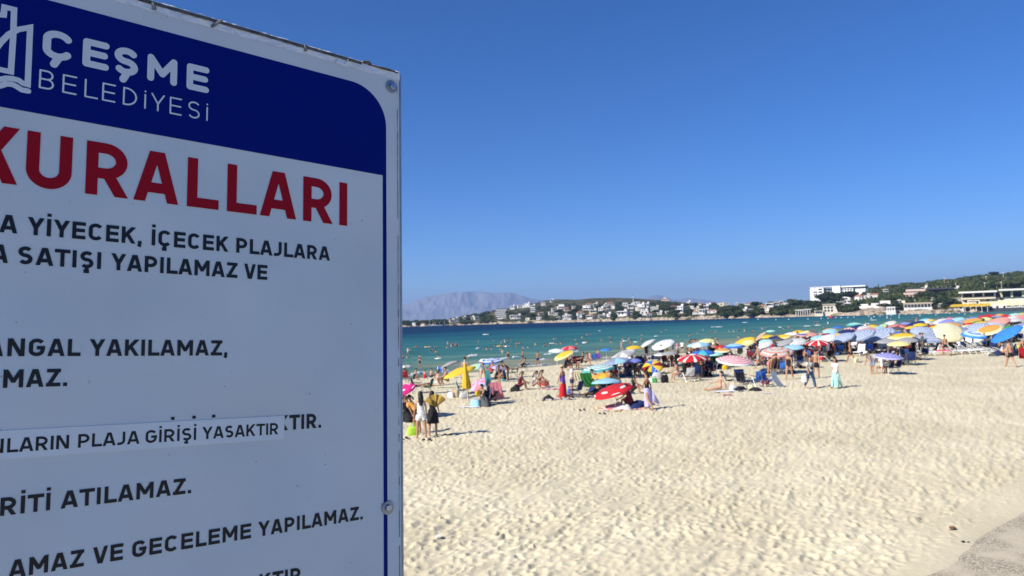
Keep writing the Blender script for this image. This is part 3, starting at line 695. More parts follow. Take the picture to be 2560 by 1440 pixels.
# pink church-like building on the hill
p, k, a = frame_at(1663, 752); t = thing('building', 'pinkish terraced building high on the hill under the far mountain', 'building', p, a)
block(t, 'wall', [(-9 * k, -5, -3, 9 * k, 5, 3.5 * k), (-6 * k, -4, 3.5 * k + .01, 5 * k, 4, 6 * k), (-3 * k, -3, 6 * k + .01, 1 * k, 3, 9 * k)], wallm['pink'])
for x in (-6, -2, 2, 6): window(1.6, 1.6, t, x * k, -5.01, 1)
# large white hotel
p, k, a = frame_at(2048, 752); p = land(2048, 748); p.z += 1; t = thing('hotel', 'large white hotel of several storeys standing on the hill', 'hotel', p, a - .22)
z0 = 0
wallm['bright'] = mat('hotel_white', (.84, .84, .82), .8, 0, .2, .04, .4)
block(t, 'wing', [(-17 * k, -8 * k, -6 * k, 12 * k, 14 * k, 32 * k)], wallm['bright'])
block(t, 'wing', [(31 * k, -10 * k, 2 * k, 48 * k, 8 * k, 34 * k)], wallm['bright'])
block(t, 'wing', [(48.1 * k, -4 * k, 6 * k, 74 * k, 12 * k, 27 * k)], wallm['bright'])
block(t, 'connecting_block', [(12.1 * k, 2 * k, 0, 30.9 * k, 12 * k, 28.5 * k)], roofm['dark'])
block(t, 'roof', [(-17.5 * k, -9 * k, 32.05 * k, 30.8 * k, 15 * k, 33.6 * k), (48.2 * k, -5 * k, 30 * k, 100 * k, 14 * k, 33 * k)], wallm['bright'])
block(t, 'upper_floor', [(49 * k, -3 * k, 27.1 * k, 98 * k, 12 * k, 29.9 * k)], roofm['dark'])
block(t, 'side_wall', [(78 * k, -1 * k, 12 * k, 99 * k, 11 * k, 27 * k)], wallm['bright'])
for i in range(5): block(t, 'column', [((14 + i * 3.8) * k, 0 * k, -2, (15 + i * 3.8) * k, 1 * k, 28 * k)], wallm['bright'])
for z in (8, 14, 20, 26):
    for x in (-8, -3.5, 3, 7): 
        if z in (14, 20) or x > 0: window(1.9, 1.5, t, x * k, -8 * k - .01, z * k)
for z in (18, 23):
    for x in (52, 58, 64, 70): window(1.9, 1.4, t, x * k, -4 * k - .01, z * k)
for i in range(5): block(t, 'balcony', [(-19.5 * k, -4 * k, (4 + i * 5.5) * k, -17.05 * k, 6 * k, (5.4 + i * 5.5) * k)], wallm['bright'])
# beach club pavilion, stone building
p, k, a = frame_at(2016, 789); t = thing('beach_club', 'white beach club pavilion with open bays at the far waterline', 'pavilion', p, a)
block(t, 'roof', [(-24 * k, -5, 11 * k, -3 * k, 6, 13 * k), (-2.8 * k, -5, 12 * k, 22 * k, 6, 14 * k)], wallm['white'])
for x in range(-23, 22, 5): block(t, 'post', [(x * k, -4.8, -2, (x + 1.3) * k, -4, 10.99 * k)], wallm['white'])
block(t, 'back_wall', [(-23 * k, 3, -2, 21 * k, 5.9, 10.9 * k)], wallm['pink'])
block(t, 'deck', [(-26 * k, -7, -3, 52 * k, 3, -.1)], wallm['stone'])
p, k, a = frame_at(2072, 786); t = thing('building', 'pale stone building with stepped terrace wall at the far waterline', 'building', p, a)
block(t, 'wall', [(-12 * k, -3, -3, 14 * k, 9, 20 * k), (-30 * k, -5, -3, -12.1 * k, 5, 8 * k)], wallm['cream'])
block(t, 'roof', [(-13 * k, -3.5, 20.05 * k, 15 * k, 9.5, 23 * k)], wallm['stone'])
b = MB(); b.add([(14.1 * k, -3, -3), (24 * k, -3, -3), (14.1 * k, -3, 18 * k), (14.1 * k, 2, -3), (24 * k, 2, -3), (14.1 * k, 2, 18 * k)], [(0, 1, 2), (3, 5, 4), (1, 4, 5, 2), (0, 2, 5, 3), (0, 3, 4, 1)]); b.obj('stair_wall', wallm['cream'], t)
for x in (-26, -21, -16): window(1.5, 1.6, t, x * k, -5.01, .6)
for x in (-7, 0, 7):
    for z in (5, 12): window(1.4, 1.5, t, x * k, -3.01, z * k)
# white terrace wall
p, k, a = frame_at(2188, 770); t = thing('terrace_wall', 'long white terrace wall above the sandy bank on the far shore', 'wall', p, a)
block(t, 'wall', [(-34 * k, -1, -2, 32 * k, 1, 5 * k)], wallm['white']); block(t, 'pavilion', [(10 * k, -.5, 5.05 * k, 31 * k, 6, 15 * k), (-8 * k, -.5, 5.05 * k, 8 * k, 6, 10 * k), (-30 * k, -.5, 5.05 * k, -14 * k, 6, 9 * k)], wallm['white'])
# small white open pavilion on the quay
p, k, a = frame_at(2228, 784); t = thing('kiosk', 'small white open-sided kiosk on the far quay', 'kiosk', p, a)
block(t, 'roof', [(-9 * k, -3, 9 * k, 9 * k, 3, 12 * k)], wallm['white']); block(t, 'base', [(-10 * k, -3, -2, 9 * k, 3, 4 * k)], wallm['white'])
for x in (-9, -4, 1, 6): block(t, 'post', [(x * k, -2.9, 4.01 * k, (x + 2) * k, -2.4, 8.99 * k)], wallm['white'])
# long brick restaurant with arches
p, k, a = frame_at(2295, 772); t = thing('restaurant', 'long low grey-brown-roofed building with white arcade above the far quay', 'building', p, a)
block(t, 'roof', [(-28 * k, -4, 10 * k, 28 * k, 6, 13.6 * k)], wallm['stone']); block(t, 'back_wall', [(-27 * k, 1, -3, 27 * k, 5.9, 9.9 * k)], wallm['grey']); block(t, 'parapet', [(-27 * k, -4, -3, 27 * k, -3.5, 3 * k)], wallm['white'])
for i in range(9): block(t, 'column', [((-27 + i * 6.4) * k, -3.9, 3.01 * k, (-26 + i * 6.4) * k, -3.4, 9.99 * k)], wallm['white'])
# terraced stone house with arches
p, k, a = frame_at(2278, 742); t = thing('stone_house', 'pinkish stone terraced house with rows of arches on the slope', 'house', p, a)
for i in range(3):
    block(t, 'floor', [((-20 + i * 5) * k, -4 + i * 2, -2 + i * 7 * k, (20 + i * 4) * k, 8, (2.2 + i * 7) * k)], wallm['pink'])
    block(t, 'recess', [((-18 + i * 5) * k, -2 + i * 2, (2.25 + i * 7) * k, (18 + i * 4) * k, 8, (4.9 + i * 7) * k - .02)], glassm)
    for j in range(6): block(t, 'pillar', [((-19 + i * 5 + j * 7) * k, -3.8 + i * 2, (2.25 + i * 7) * k, (-16.8 + i * 5 + j * 7) * k, -3.2 + i * 2, (5 + i * 7) * k - 2.02)], wallm['pink'])
# dark-roofed hall
p, k, a = frame_at(2350, 734); t = thing('hall', 'long dark flat-roofed hall among pines on the slope', 'building', p, a)
block(t, 'roof', [(-30 * k, -6, 9 * k, 28 * k, 8, 12 * k)], roofm['dark']); block(t, 'wall', [(-26 * k, -2, -5, 24 * k, 7, 8.9 * k)], roofm['dark'])
for i in range(7): block(t, 'rail_post', [((-28 + i * 8) * k, -5.9, 12.05 * k, (-27.4 + i * 8) * k, -5.6, 15 * k)], wallm['grey'])
# stone retaining walls
p, k, a = frame_at(2400, 762); t = thing('retaining_wall', 'dark grey retaining wall between the pines and the yellow canopies', 'wall', p, a)
block(t, 'wall', [(-14 * k, -1, -2, 26 * k, 2, 14 * k)], wallm['grey']); block(t, 'coping', [(-14.5 * k, -1.3, 14.05 * k, 26.5 * k, 2.3, 15.2 * k)], wallm['stone'])
# big beach restaurant at the right
p, k, a = frame_at(2500, 779); p.z = 1.0; t = thing('restaurant', 'two-level yellow and white beach restaurant with dark open bays at the right edge', 'restaurant', p, a)
block(t, 'roof', [(-71 * k, -9, 37 * k, -3 * k, 9, 40.5 * k), (0, -9, 39 * k, 100 * k, 9, 42.5 * k)], wallm['white'])
block(t, 'lower_wall', [(-66 * k, -3, 8 * k, 100 * k, 8, 26 * k)], wallm['yellow'])
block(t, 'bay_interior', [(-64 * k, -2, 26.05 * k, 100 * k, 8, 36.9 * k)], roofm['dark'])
for x in (-67, -47, -29, -9): block(t, 'pillar', [(x * k, -5, 26.05 * k, (x + 3.4) * k, -3.2, 36.9 * k)], wallm['cream'])
for x in (2, 20, 39, 58, 78): block(t, 'pillar', [(x * k, -5, 26.05 * k, (x + 4) * k, -3.2, 38.9 * k)], wallm['yellow'])
block(t, 'sill', [(-67 * k, -5.2, 24 * k, -6 * k, -3.05, 28.5 * k)], wallm['cream'])
block(t, 'deck', [(-110 * k, -12, -4, 110 * k, -3.05, 4 * k)], roofm['dark'])
for x in (-56, -46, 10, 23, 36): 
    q = block(t, 'terrace_screen', [(x * k, -9, 6 * k, (x + 1.6) * k, -8.6, 20 * k), ((x + 10) * k, -9, 6 * k, (x + 11.6) * k, -8.6, 20 * k), (x * k, -9, 20.05 * k, (x + 11.6) * k, -8.6, 22 * k), (x * k, -9, 4.05 * k, (x + 11.6) * k, -8.6, 6 * k - .01)], wallm['white'])
for x in (-25, -14, -2): block(t, 'terrace_counter', [(x * k, -8.5, 4.05 * k, (x + 8) * k, -7, 12 * k)], wallm['white'])
for i, (x, z) in enumerate([(-58, 17), (-38, 15), (-20, 18), (4, 20)]): window(1.6, 1.6, t, x * k, -3.02, z * k)
p, k, a = frame_at(2418, 780); p.z = 1.2; t = thing('canopy_terrace', 'yellow awnings over a white waterside terrace left of the big restaurant', 'awning', p, a)
for i, x in enumerate((-32, -17)): block(t, 'booth', [(x * k, -4, -1, (x + 11) * k, 2, 9 * k)], wallm['white']); window(1.5, 1.2, t, (x + 5.5) * k, -4.01, 4 * k)
b = MB()
b.add([(-38 * k, -5, 9 * k), (42 * k, -5, 9 * k), (42 * k, 5, 14 * k), (-38 * k, 5, 14 * k), (-38 * k, -5, 8.6 * k), (42 * k, -5, 8.6 * k), (42 * k, 5, 13.6 * k), (-38 * k, 5, 13.6 * k)], [(0, 1, 2, 3), (7, 6, 5, 4), (0, 4, 5, 1), (1, 5, 6, 2), (2, 6, 7, 3), (3, 7, 4, 0)])
b.obj('awning', fab('yellow'), t)
for x in (-4, 6, 16, 26, 36): block(t, 'post', [(x * k, -4.8, -1, (x + .8) * k, -4.5, 8.5 * k)], wallm['white'])
block(t, 'deck', [(-40 * k, -7, -4, 50 * k, 5, -1.05)], roofm['dark'])
# tall lamp poles over the wood
for i, (x, y, h) in enumerate([(2295, 727, 9), (2318, 724, 12), (2362, 722, 22), (2390, 724, 11), (2463, 735, 22), (2493, 735, 20), (2505, 738, 26), (2466, 712, 16), (2509, 704, 18), (2093, 766, 10), (2040, 764, 8)]):
    p, k, a = frame_at(x, y); t = thing('lamp_pole', 'slender pale pole rising from the wooded slope', 'pole', p, a, 'poles on the slope')
    b = MB(); b.tube([(0, 0, -1), (0, 0, h * k)], [.16, .1], 5); b.obj('shaft', wallm['cream'], t); b = MB(); b.box(-.5, -.3, h * k + .01, .5, .3, h * k + .5); b.obj('lamp_head', wallm['white'], t)
# moored masts at the left marina
for i, (x, h) in enumerate([(1074, 12), (1089, 9), (1100, 10), (1111, 12), (1083, 7)]):
    p, k, a = frame_at(x, 812.5); t = thing('sailing_boat', 'moored sailing boat with bare mast at the far left shore', 'boat', (p.x * .985, p.y * .985, .3), a, 'moored boats')
    b = MB(); b.add([(-4, -1, .9), (3.6, -1, .9), (5, 0, 1.1), (3.6, 1, .9), (-4, 1, .9), (-3.6, -.6, -.4), (3, -.5, -.4), (3, .5, -.4), (-3.6, .6, -.4)], [(0, 1, 2, 3, 4), (0, 5, 6, 1), (1, 6, 7, 3, 2), (3, 7, 8, 4), (4, 8, 5, 0), (5, 8, 7, 6)]); b.obj('hull', plastic('white'), t)
    b = MB(); b.tube([(0, 0, .9), (0, 0, h * k)], [.14, .08], 5); b.obj('mast', wallm['white'], t)

# individually standing trees
for (kd, x, y, h, sx) in [('fir', 1756, 776, 16, 1), ('fir', 1775, 775, 12, 1), ('fir', 1856, 772, 12, .8), ('cypress', 2191, 733, 16, 1), ('cypress', 2197, 733, 20, 1), ('cypress', 2186, 734, 12, 1.1), ('cypress', 1634, 764, 8, 1.4),
                          ('round', 2072, 758, 24, 1.1), ('round', 2058, 762, 22, 1.3), ('round', 2090, 762, 20, 1.3), ('round', 2108, 752, 18, 1.3), ('round', 2126, 752, 20, 1.4), ('round', 2145, 733, 14, 1.4), ('round', 2163, 733, 16, 1.3), ('pine', 2150, 738, 14, 1.3),
                          ('round', 1977, 766, 16, 1.3), ('round', 1990, 772, 18, 1.3), ('round', 2003, 768, 16, 1.2), ('round', 2022, 772, 18, 1.3), ('round', 2034, 776, 20, 1.3), ('round', 2045, 775, 20, 1.2), ('round', 1966, 780, 16, 1.2), ('light', 1984, 784, 12, 1.2), ('light', 1935, 785, 12, 1),
                          ('round', 1640, 786, 10, 1.6), ('round', 1675, 780, 12, 1.6), ('round', 1662, 776, 12, 1.6), ('round', 1690, 788, 12, 1.6), ('pine', 1712, 770, 10, 1.8), ('pine', 1735, 768, 10, 1.8), ('round', 1722, 785, 12, 1.5), ('round', 1545, 786, 12, 1.6), ('round', 1590, 792, 10, 1.6),
                          ('round', 1556, 775, 9, 1.5), ('round', 1505, 787, 9, 1.6), ('round', 1495, 776, 10, 1.5), ('round', 1440, 784, 12, 1.5), ('round', 1427, 790, 11, 1.5), ('round', 1463, 797, 10, 1.5), ('round', 1536, 798, 10, 1.7), ('round', 1395, 785, 10, 1.6), ('round', 1370, 797, 9, 1.5),
                          ('round', 1310, 789, 10, 1.5), ('round', 1330, 793, 10, 1.5), ('round', 1270, 786, 8, 1.5), ('round', 1219, 785, 7, 1.5), ('round', 1205, 795, 8, 1.5), ('round', 1170, 803, 8, 1.6), ('round', 1010, 812, 8, 1.6), ('round', 1017, 812, 7, 1.6), ('round', 1095, 810, 7, 1.8), ('round', 1110, 809, 7, 1.8),
                          ('round', 1820, 785, 16, 1.5), ('round', 1838, 783, 16, 1.5), ('round', 1850, 790, 14, 1.5), ('round', 1803, 788, 12, 1.5), ('round', 1885, 770, 14, 1.3), ('round', 1895, 785, 14, 1.4), ('round', 1872, 790, 12, 1.5), ('round', 1945, 785, 14, 1.4), ('light', 1955, 790, 10, 1),
                          ('round', 2232, 760, 16, 1.3), ('round', 2210, 757, 12, 1.4), ('round', 2240, 745, 12, 1.5), ('round', 2262, 744, 10, 1.5), ('round', 2118, 778, 14, 1.8), ('round', 2100, 780, 10, 1.8), ('round', 2140, 776, 12, 1.7), ('round', 2215, 775, 14, 1.8), ('round', 2240, 774, 14, 1.8), ('round', 2255, 772, 12, 1.6),
                          ('round', 2330, 752, 18, 1.4), ('round', 2345, 757, 22, 1.3), ('round', 2303, 752, 18, 1.5), ('round', 2318, 747, 16, 1.4), ('round', 2356, 764, 16, 1.3), ('light', 2374, 750, 20, 1.2), ('light', 2388, 752, 18, 1.3), ('light', 2402, 746, 18, 1.4), ('light', 2420, 742, 18, 1.4), ('light', 2440, 742, 20, 1.3), ('light', 2455, 738, 16, 1.2),
                          ('round', 2380, 766, 16, 1.5), ('round', 2395, 768, 12, 1.7), ('round', 2335, 770, 14, 1.3), ('round', 2365, 774, 12, 1.4), ('light', 2425, 768, 12, 2.2), ('round', 2440, 766, 10, 2), ('pine', 2530, 736, 26, 1.2), ('pine', 2552, 736, 30, 1.2), ('pine', 2512, 734, 24, 1.2), ('round', 2480, 733, 20, 1.2), ('light', 2543, 730, 22, 1.1),
                          ('round', 2224, 725, 8, 1.5), ('round', 2250, 721, 7, 1.5), ('round', 2340, 713, 7, 1.5), ('round', 2375, 709, 7, 1.5), ('round', 2415, 703, 8, 1.5), ('round', 2482, 695, 12, 1.5), ('round', 2500, 696, 8, 1.5), ('round', 2547, 689, 9, 1.5), ('round', 2465, 702, 7, 1.5), ('round', 2300, 719, 7, 1.5), ('round', 2440, 705, 7, 1.5), ('round', 2275, 720, 6, 1.5)]:
    tree(kd, x, y, h, None, sx)

# ------------------------------------------------------------------ the rules board
q1 = Vector((1.14117581, -0.08379369, 1.0)).normalized()
_up = Vector((0, 1, 0.12800526)); q2 = (_up - q1 * _up.dot(q1)).normalized(); q3 = q1.cross(q2)
def c2w(v): return RT * v.x + UP * v.y + FW * v.z
D1, D2 = c2w(q1), c2w(q2); NF = D1.cross(D2)          # NF points out of the printed face
DEPTH = 1.5
P0 = CAM + ray(990, 200) * DEPTH
if NF.dot(CAM - P0) < 0: raise RuntimeError('board faces away')
def uv(px, py):
    r = ray(px, py); P = r * ((P0 - CAM).dot(NF) / r.dot(NF)) + CAM - P0
    return P.dot(D1), P.dot(D2)
post_len = (P0 + D1 * -.35).z - 4.2
post_len = post_len / D2.z
sign = thing('beach_rules_sign', 'large white beach rules board with dark blue header and red and black lettering', 'sign')
Ms = Matrix.Identity(4)
O = P0 - D2 * post_len
for i in range(3): Ms[i][0], Ms[i][1], Ms[i][2], Ms[i][3] = D1[i], D2[i], NF[i], O[i]
sign.matrix_world = Ms
def V(u, v, w=0): return (u, v + post_len, w)
UR = uv(1001, 760)[0]; VT = uv(985, 180)[1] + .001; UL = -1.25; VB = -1.55
def sign_white():
    mt = principled('board_white_print', (.77, .78, .80), .25, 0, .5); n = mt.node_tree.nodes; l = mt.node_tree.links; b = n['Principled BSDF']; tc = n.new('ShaderNodeTexCoord')
    a = n.new('ShaderNodeTexNoise'); a.inputs['Scale'].default_value = 5; a.inputs['Detail'].default_value = 6; l.new(tc.outputs['Object'], a.inputs[0])
    c = n.new('ShaderNodeValToRGB'); c.color_ramp.elements[0].position = .3; c.color_ramp.elements[0].color = (.69, .745, .72, 1); c.color_ramp.elements[1].position = .7; c.color_ramp.elements[1].color = (.76, .82, .79, 1)
    l.new(a.outputs['Fac'], c.inputs[0])
    s = n.new('ShaderNodeTexNoise'); s.inputs['Scale'].default_value = 95; s.inputs['Detail'].default_value = 2; l.new(tc.outputs['Object'], s.inputs[0])
    cs = n.new('ShaderNodeValToRGB'); cs.color_ramp.elements[0].position = .235; cs.color_ramp.elements[0].color = (.6, .58, .55, 1); cs.color_ramp.elements[1].position = .26
    l.new(s.outputs['Fac'], cs.inputs[0]); mx = n.new('ShaderNodeMix'); mx.data_type = 'RGBA'; mx.blend_type = 'MULTIPLY'; mx.inputs[0].default_value = 1
    l.new(c.outputs[0], mx.inputs[6]); l.new(cs.outputs[0], mx.inputs[7]); l.new(mx.outputs[2], b.inputs['Base Color'])
    w = n.new('ShaderNodeTexNoise'); w.inputs['Scale'].default_value = 3.2; w.inputs['Detail'].default_value = 1; l.new(tc.outputs['Object'], w.inputs[0])
    f = n.new('ShaderNodeTexNoise'); f.inputs['Scale'].default_value = 420; l.new(tc.outputs['Object'], f.inputs[0])
    b1 = n.new('ShaderNodeBump'); b1.inputs['Strength'].default_value = .6; b1.inputs['Distance'].default_value = .03; l.new(w.outputs['Fac'], b1.inputs['Height'])
    b2 = n.new('ShaderNodeBump'); b2.inputs['Strength'].default_value = .1; b2.inputs['Distance'].default_value = .001; l.new(f.outputs['Fac'], b2.inputs['Height']); l.new(b1.outputs[0], b2.inputs['Normal'])
    l.new(b2.outputs[0], b.inputs['Normal']); return mt
mw = sign_white(); mblue = mat('board_blue_print', (.0006, .010, .185), .35, 0, .12, .04, 6); mred = mat('board_red_print', (.40, .006, .018), .4, 0, .12, .05, 8); mblack = mat('board_black_print', (.008, .009, .012), .35, 0, .4, .05, 8)
mlet = mat('board_white_letters', (.78, .84, .82), .33, 0, .5, .03, 8); mstick = mat('sticker_white', (.82, .88, .85), .3, 0, .5, .03, 9)
malu = mat('aluminium', (.40, .41, .42), .4, .85, .5, .15, 30)
b = MB(); o = [V(UL, VB), V(UR, VB), V(UR, VT), V(UL, VT)]
nu = 24; us = [UL + (UR - UL) * i / nu for i in range(nu + 1)]
b.box(UL, VB + post_len, -.028, UR, VT + post_len, 0); b.obj('panel', mw, sign)
b = MB()
for u in (UR - .30, UL + .30): b.box(u - .025, -.02, -.08, u + .025, VT + post_len - .05, -.0285)
b.obj('post', malu, sign)
# blue header with its rounded corner and the thin frame line
ua, va = uv(878, 203); ub, vb = uv(965, 319); uin = uv(956.5, 438)[0]; vbot = uv(480, 353)[1]; ub = uv(966.5, 760)[0]; vtop = va
rad = ub - ua
pts = [(UL + .05, vbot), (UL + .05, vtop)]
for i in range(0, 19):
    t = math.pi / 2 * (1 - i / 18); pts.append((ua + rad * math.cos(t), vtop - rad * (1 - math.sin(t)) * (abs(vtop - vb) / rad)))
pts.append((ub, VB + .05)); pts.append((uin, VB + .05)); pts.append((uin, vbot))
me = bpy.data.meshes.new('header'); me.from_pydata([V(u, v, .0006) for u, v in pts], [], [tuple(range(len(pts)))][:1]); me.update()
bmx = bmesh.new(); bmx.from_mesh(me); bmesh.ops.triangulate(bmx, faces=bmx.faces[:]); bmesh.ops.recalc_face_normals(bmx, faces=bmx.faces[:]); bmx.to_mesh(me); bmx.free(); me.materials.append(mblue)
link('blue_header', me, sign)

# --- stroke lettering
def arc(cx, cy_, rx, ry, a0, a1, n=14):
    return [(cx + rx * math.cos(R(a0 + (a1 - a0) * i / n)), cy_ + ry * math.sin(R(a0 + (a1 - a0) * i / n))) for i in range(n + 1)]
def glyph(ch, w):
    """list of (points, clip) centre lines in a cap-height box, and the width"""
    h = w / 2; X_ = .12
    def ln(*p): return (list(p), True)
    if ch == ' ': return [], .26
    if ch == '.': return [([(h, 0), (h, w)], False)], w
    if ch == ',': return [([(h, 0), (h, w)], False), ([(h + .01, .01), (h * .55, -w * .75)], False)], w
    if ch in 'Iİ':
        s = [ln((h, -X_), (h, 1 + X_))]
        if ch == 'İ': s.append(([(h, 1 + w * .62), (h, 1 + w * 1.5)], False))
        return s, w
    if ch == 'L': W_ = .56; return [ln((h, -X_), (h, 1 + X_)), ln((h, h), (W_, h))], W_
    if ch == 'E': W_ = .60; return [ln((h, -X_), (h, 1 + X_)), ln((h, h), (W_, h)), ln((h, .51), (W_ - .03, .51)), ln((h, 1 - h), (W_, 1 - h))], W_
    if ch == 'T': W_ = .64; return [ln((W_ / 2, -X_), (W_ / 2, 1 - h)), ln((0, 1 - h), (W_, 1 - h))], W_
    if ch == 'N': W_ = .70; return [ln((h, -X_), (h, 1 + X_)), ln((W_ - h, -X_), (W_ - h, 1 + X_)), ln((h * .75 - .05 * X_, 1 + X_), (W_ - h * .75, -X_))], W_
    def diag(x0, y0, x1, y1, e0=True, e1=True):
        dx, dy = x1 - x0, y1 - y0; L = math.hypot(dx, dy); k = .2
        a = (x0 - dx / L * k, y0 - dy / L * k) if e0 else (x0, y0); c = (x1 + dx / L * k, y1 + dy / L * k) if e1 else (x1, y1)
        return ([a, c], True)
    g = w * .56
    if ch == 'A': W_ = .76; return [diag(g, 0, W_ / 2 - .03, 1), diag(W_ - g, 0, W_ / 2 + .03, 1), ln((g + .1, .28), (W_ - g - .1, .28))], W_
    if ch == 'V': W_ = .72; return [diag(g, 1, W_ / 2 - .02, 0), diag(W_ - g, 1, W_ / 2 + .02, 0)], W_
    if ch == 'Y': W_ = .72; return [diag(g, 1, W_ / 2, .42, True, False), diag(W_ - g, 1, W_ / 2, .42, True, False), ln((W_ / 2, .47), (W_ / 2, -X_))], W_
    if ch == 'M': W_ = .82; return [ln((h, -X_), (h, 1 + X_)), ln((W_ - h, -X_), (W_ - h, 1 + X_)), diag(h * .9, 1, W_ / 2 + .015, .30, True, False), diag(W_ - h * .9, 1, W_ / 2 - .015, .30, True, False)], W_
    if ch == 'Z': W_ = .60; return [ln((.02, 1 - h), (W_, 1 - h)), ln((0, h), (W_, h)), ([(W_ - g, 1 - h), (g, h)], False)], W_
    if ch == 'K': W_ = .68; return [ln((h, -X_), (h, 1 + X_)), diag(h, .34, W_ - g, 1, False, True), diag(.28, .56, W_ - g * .95, 0, False, True)], W_
    if ch in 'PR':
        W_ = .63; r = (1 - h - .42) / 2; s = [ln((h, -X_), (h, 1 + X_)), ([(h, 1 - h), (W_ - h - r, 1 - h)] + arc(W_ - h - r, 1 - h - r, r, r, 90, -90)[1:] + [(h, .42)], False)]
        if ch == 'R': s.append(diag(W_ * .52, .42, W_ - g * .8, 0, False, True)); W_ += .02
        return s, W_
    if ch == 'D': W_ = .66; r = .5 - h; return [ln((h, -X_), (h, 1 + X_)), ([(h, 1 - h), (W_ - h - r, 1 - h)] + arc(W_ - h - r, .5, r, r, 90, -90, 18)[1:] + [(h, h)], False)], W_
    if ch == 'B': W_ = .62; r = (1 - h - .52) / 2; r2 = (.52 - h) / 2; return [ln((h, -X_), (h, 1 + X_)), ([(h, 1 - h), (W_ - .03 - h - r, 1 - h)] + arc(W_ - .03 - h - r, 1 - h - r, r, r, 90, -90)[1:] + [(h, .52)], False), ([(W_ - .03 - h - r, .52), (W_ - h - r2, .52)] + arc(W_ - h - r2, .52 - r2, r2, r2, 90, -90)[1:] + [(h, h)], False)], W_
    if ch == 'U': W_ = .67; r = W_ / 2 - h; return [([(h, 1)] + arc(h + r, h + r, r, r, 180, 360, 18) + [(W_ - h, 1)], False)], W_
    if ch == 'J': W_ = .46; r = .24; return [([(W_ - h, 1)] + arc(W_ - h - r, h + r, r, r, 0, -118)[0:], False)], W_
    if ch in 'CÇG':
        W_ = .66; rx = W_ / 2 - h; ry = .5 - h; cx = W_ / 2
        p = arc(cx, 1 - h - rx, rx, rx, 28, 180, 14) + arc(cx, h + rx, rx, rx, 180, 332 if ch != 'G' else 360, 14)
        s = [(p, False)]
        if ch == 'G': s.append(([(W_ - h, h + rx - .01), (W_ - h, .5)], False)); s.append(([(W_ - h + h, .48), (cx, .48)], False))
        if ch == 'Ç': s.append(([(cx, .02), (cx, -w * .75)], False)); s.append(([(cx - .13, -w * .9), (cx + h, -w * .9)], False))
        return s, W_
    if ch in 'SŞ':
        W_ = .60; rx = W_ / 2 - h; r = (1 - w) / 4; cx = W_ / 2; t = .5 - h
        p = arc(cx, 1 - h - r, rx, r, 35, 180, 10) + arc(cx, 1 - h - r, rx, r, 180, 262, 6)[1:] + arc(cx, h + r, rx, r, 82, 0, 6) + arc(cx, h + r, rx, r, 0, -145, 10)[1:]
        s = [(p, False)]
        if ch == 'Ş': s.append(([(cx, .02), (cx, -w * .75)], False)); s.append(([(cx - .13, -w * .9), (cx + h, -w * .9)], False))
        return s, W_
    return [], .3
def ribbon(mb, pts, w, z, tf, clip=False, rnd=False):
    P = [Vector((p[0], p[1])) for p in pts]; h = w / 2; L = []; Rr = []
    for i, p in enumerate(P):
        d0 = (P[i] - P[i - 1]).normalized() if i else (P[1] - P[0]).normalized(); d1 = (P[i + 1] - P[i]).normalized() if i < len(P) - 1 else d0
        m_ = (d0 + d1); m_ = m_.normalized() if m_.length > 1e-6 else d0
        nn = Vector((-m_.y, m_.x)); k = h / max(.5, nn.dot(Vector((-d0.y, d0.x))))
        L.append(p + nn * k); Rr.append(p - nn * k)
    if clip:
        poly = L + Rr[::-1]
        for lim, sg in ((0, 1), (1, -1)):
            out = []
            for i in range(len(poly)):
                a, c = poly[i], poly[(i + 1) % len(poly)]; ia = (a.y - lim) * sg >= -1e-9; ic = (c.y - lim) * sg >= -1e-9
                if ia: out.append(a)
                if ia != ic: t = (lim - a.y) / (c.y - a.y); out.append(a + (c - a) * t)
            poly = out
        if len(poly) > 2: mb.add([tf(p.x, p.y, z) for p in poly][::-1], [tuple(range(len(poly)))])
        return
    n = len(P); mb.add([tf(p.x, p.y, z) for p in L] + [tf(p.x, p.y, z) for p in Rr], [(i, n + i, n + i + 1, i + 1) for i in range(n - 1)])
    if rnd:
        for e, d in ((P[0], (P[0] - P[1]).normalized()), (P[-1], (P[-1] - P[-2]).normalized())):
            an = math.atan2(d.y, d.x); q = [e + Vector((math.cos(an + R(t)), math.sin(an + R(t)))) * h for t in range(-90, 91, 15)]
            mb.add([tf(p.x, p.y, z + .00002) for p in q], [tuple(range(len(q)))])
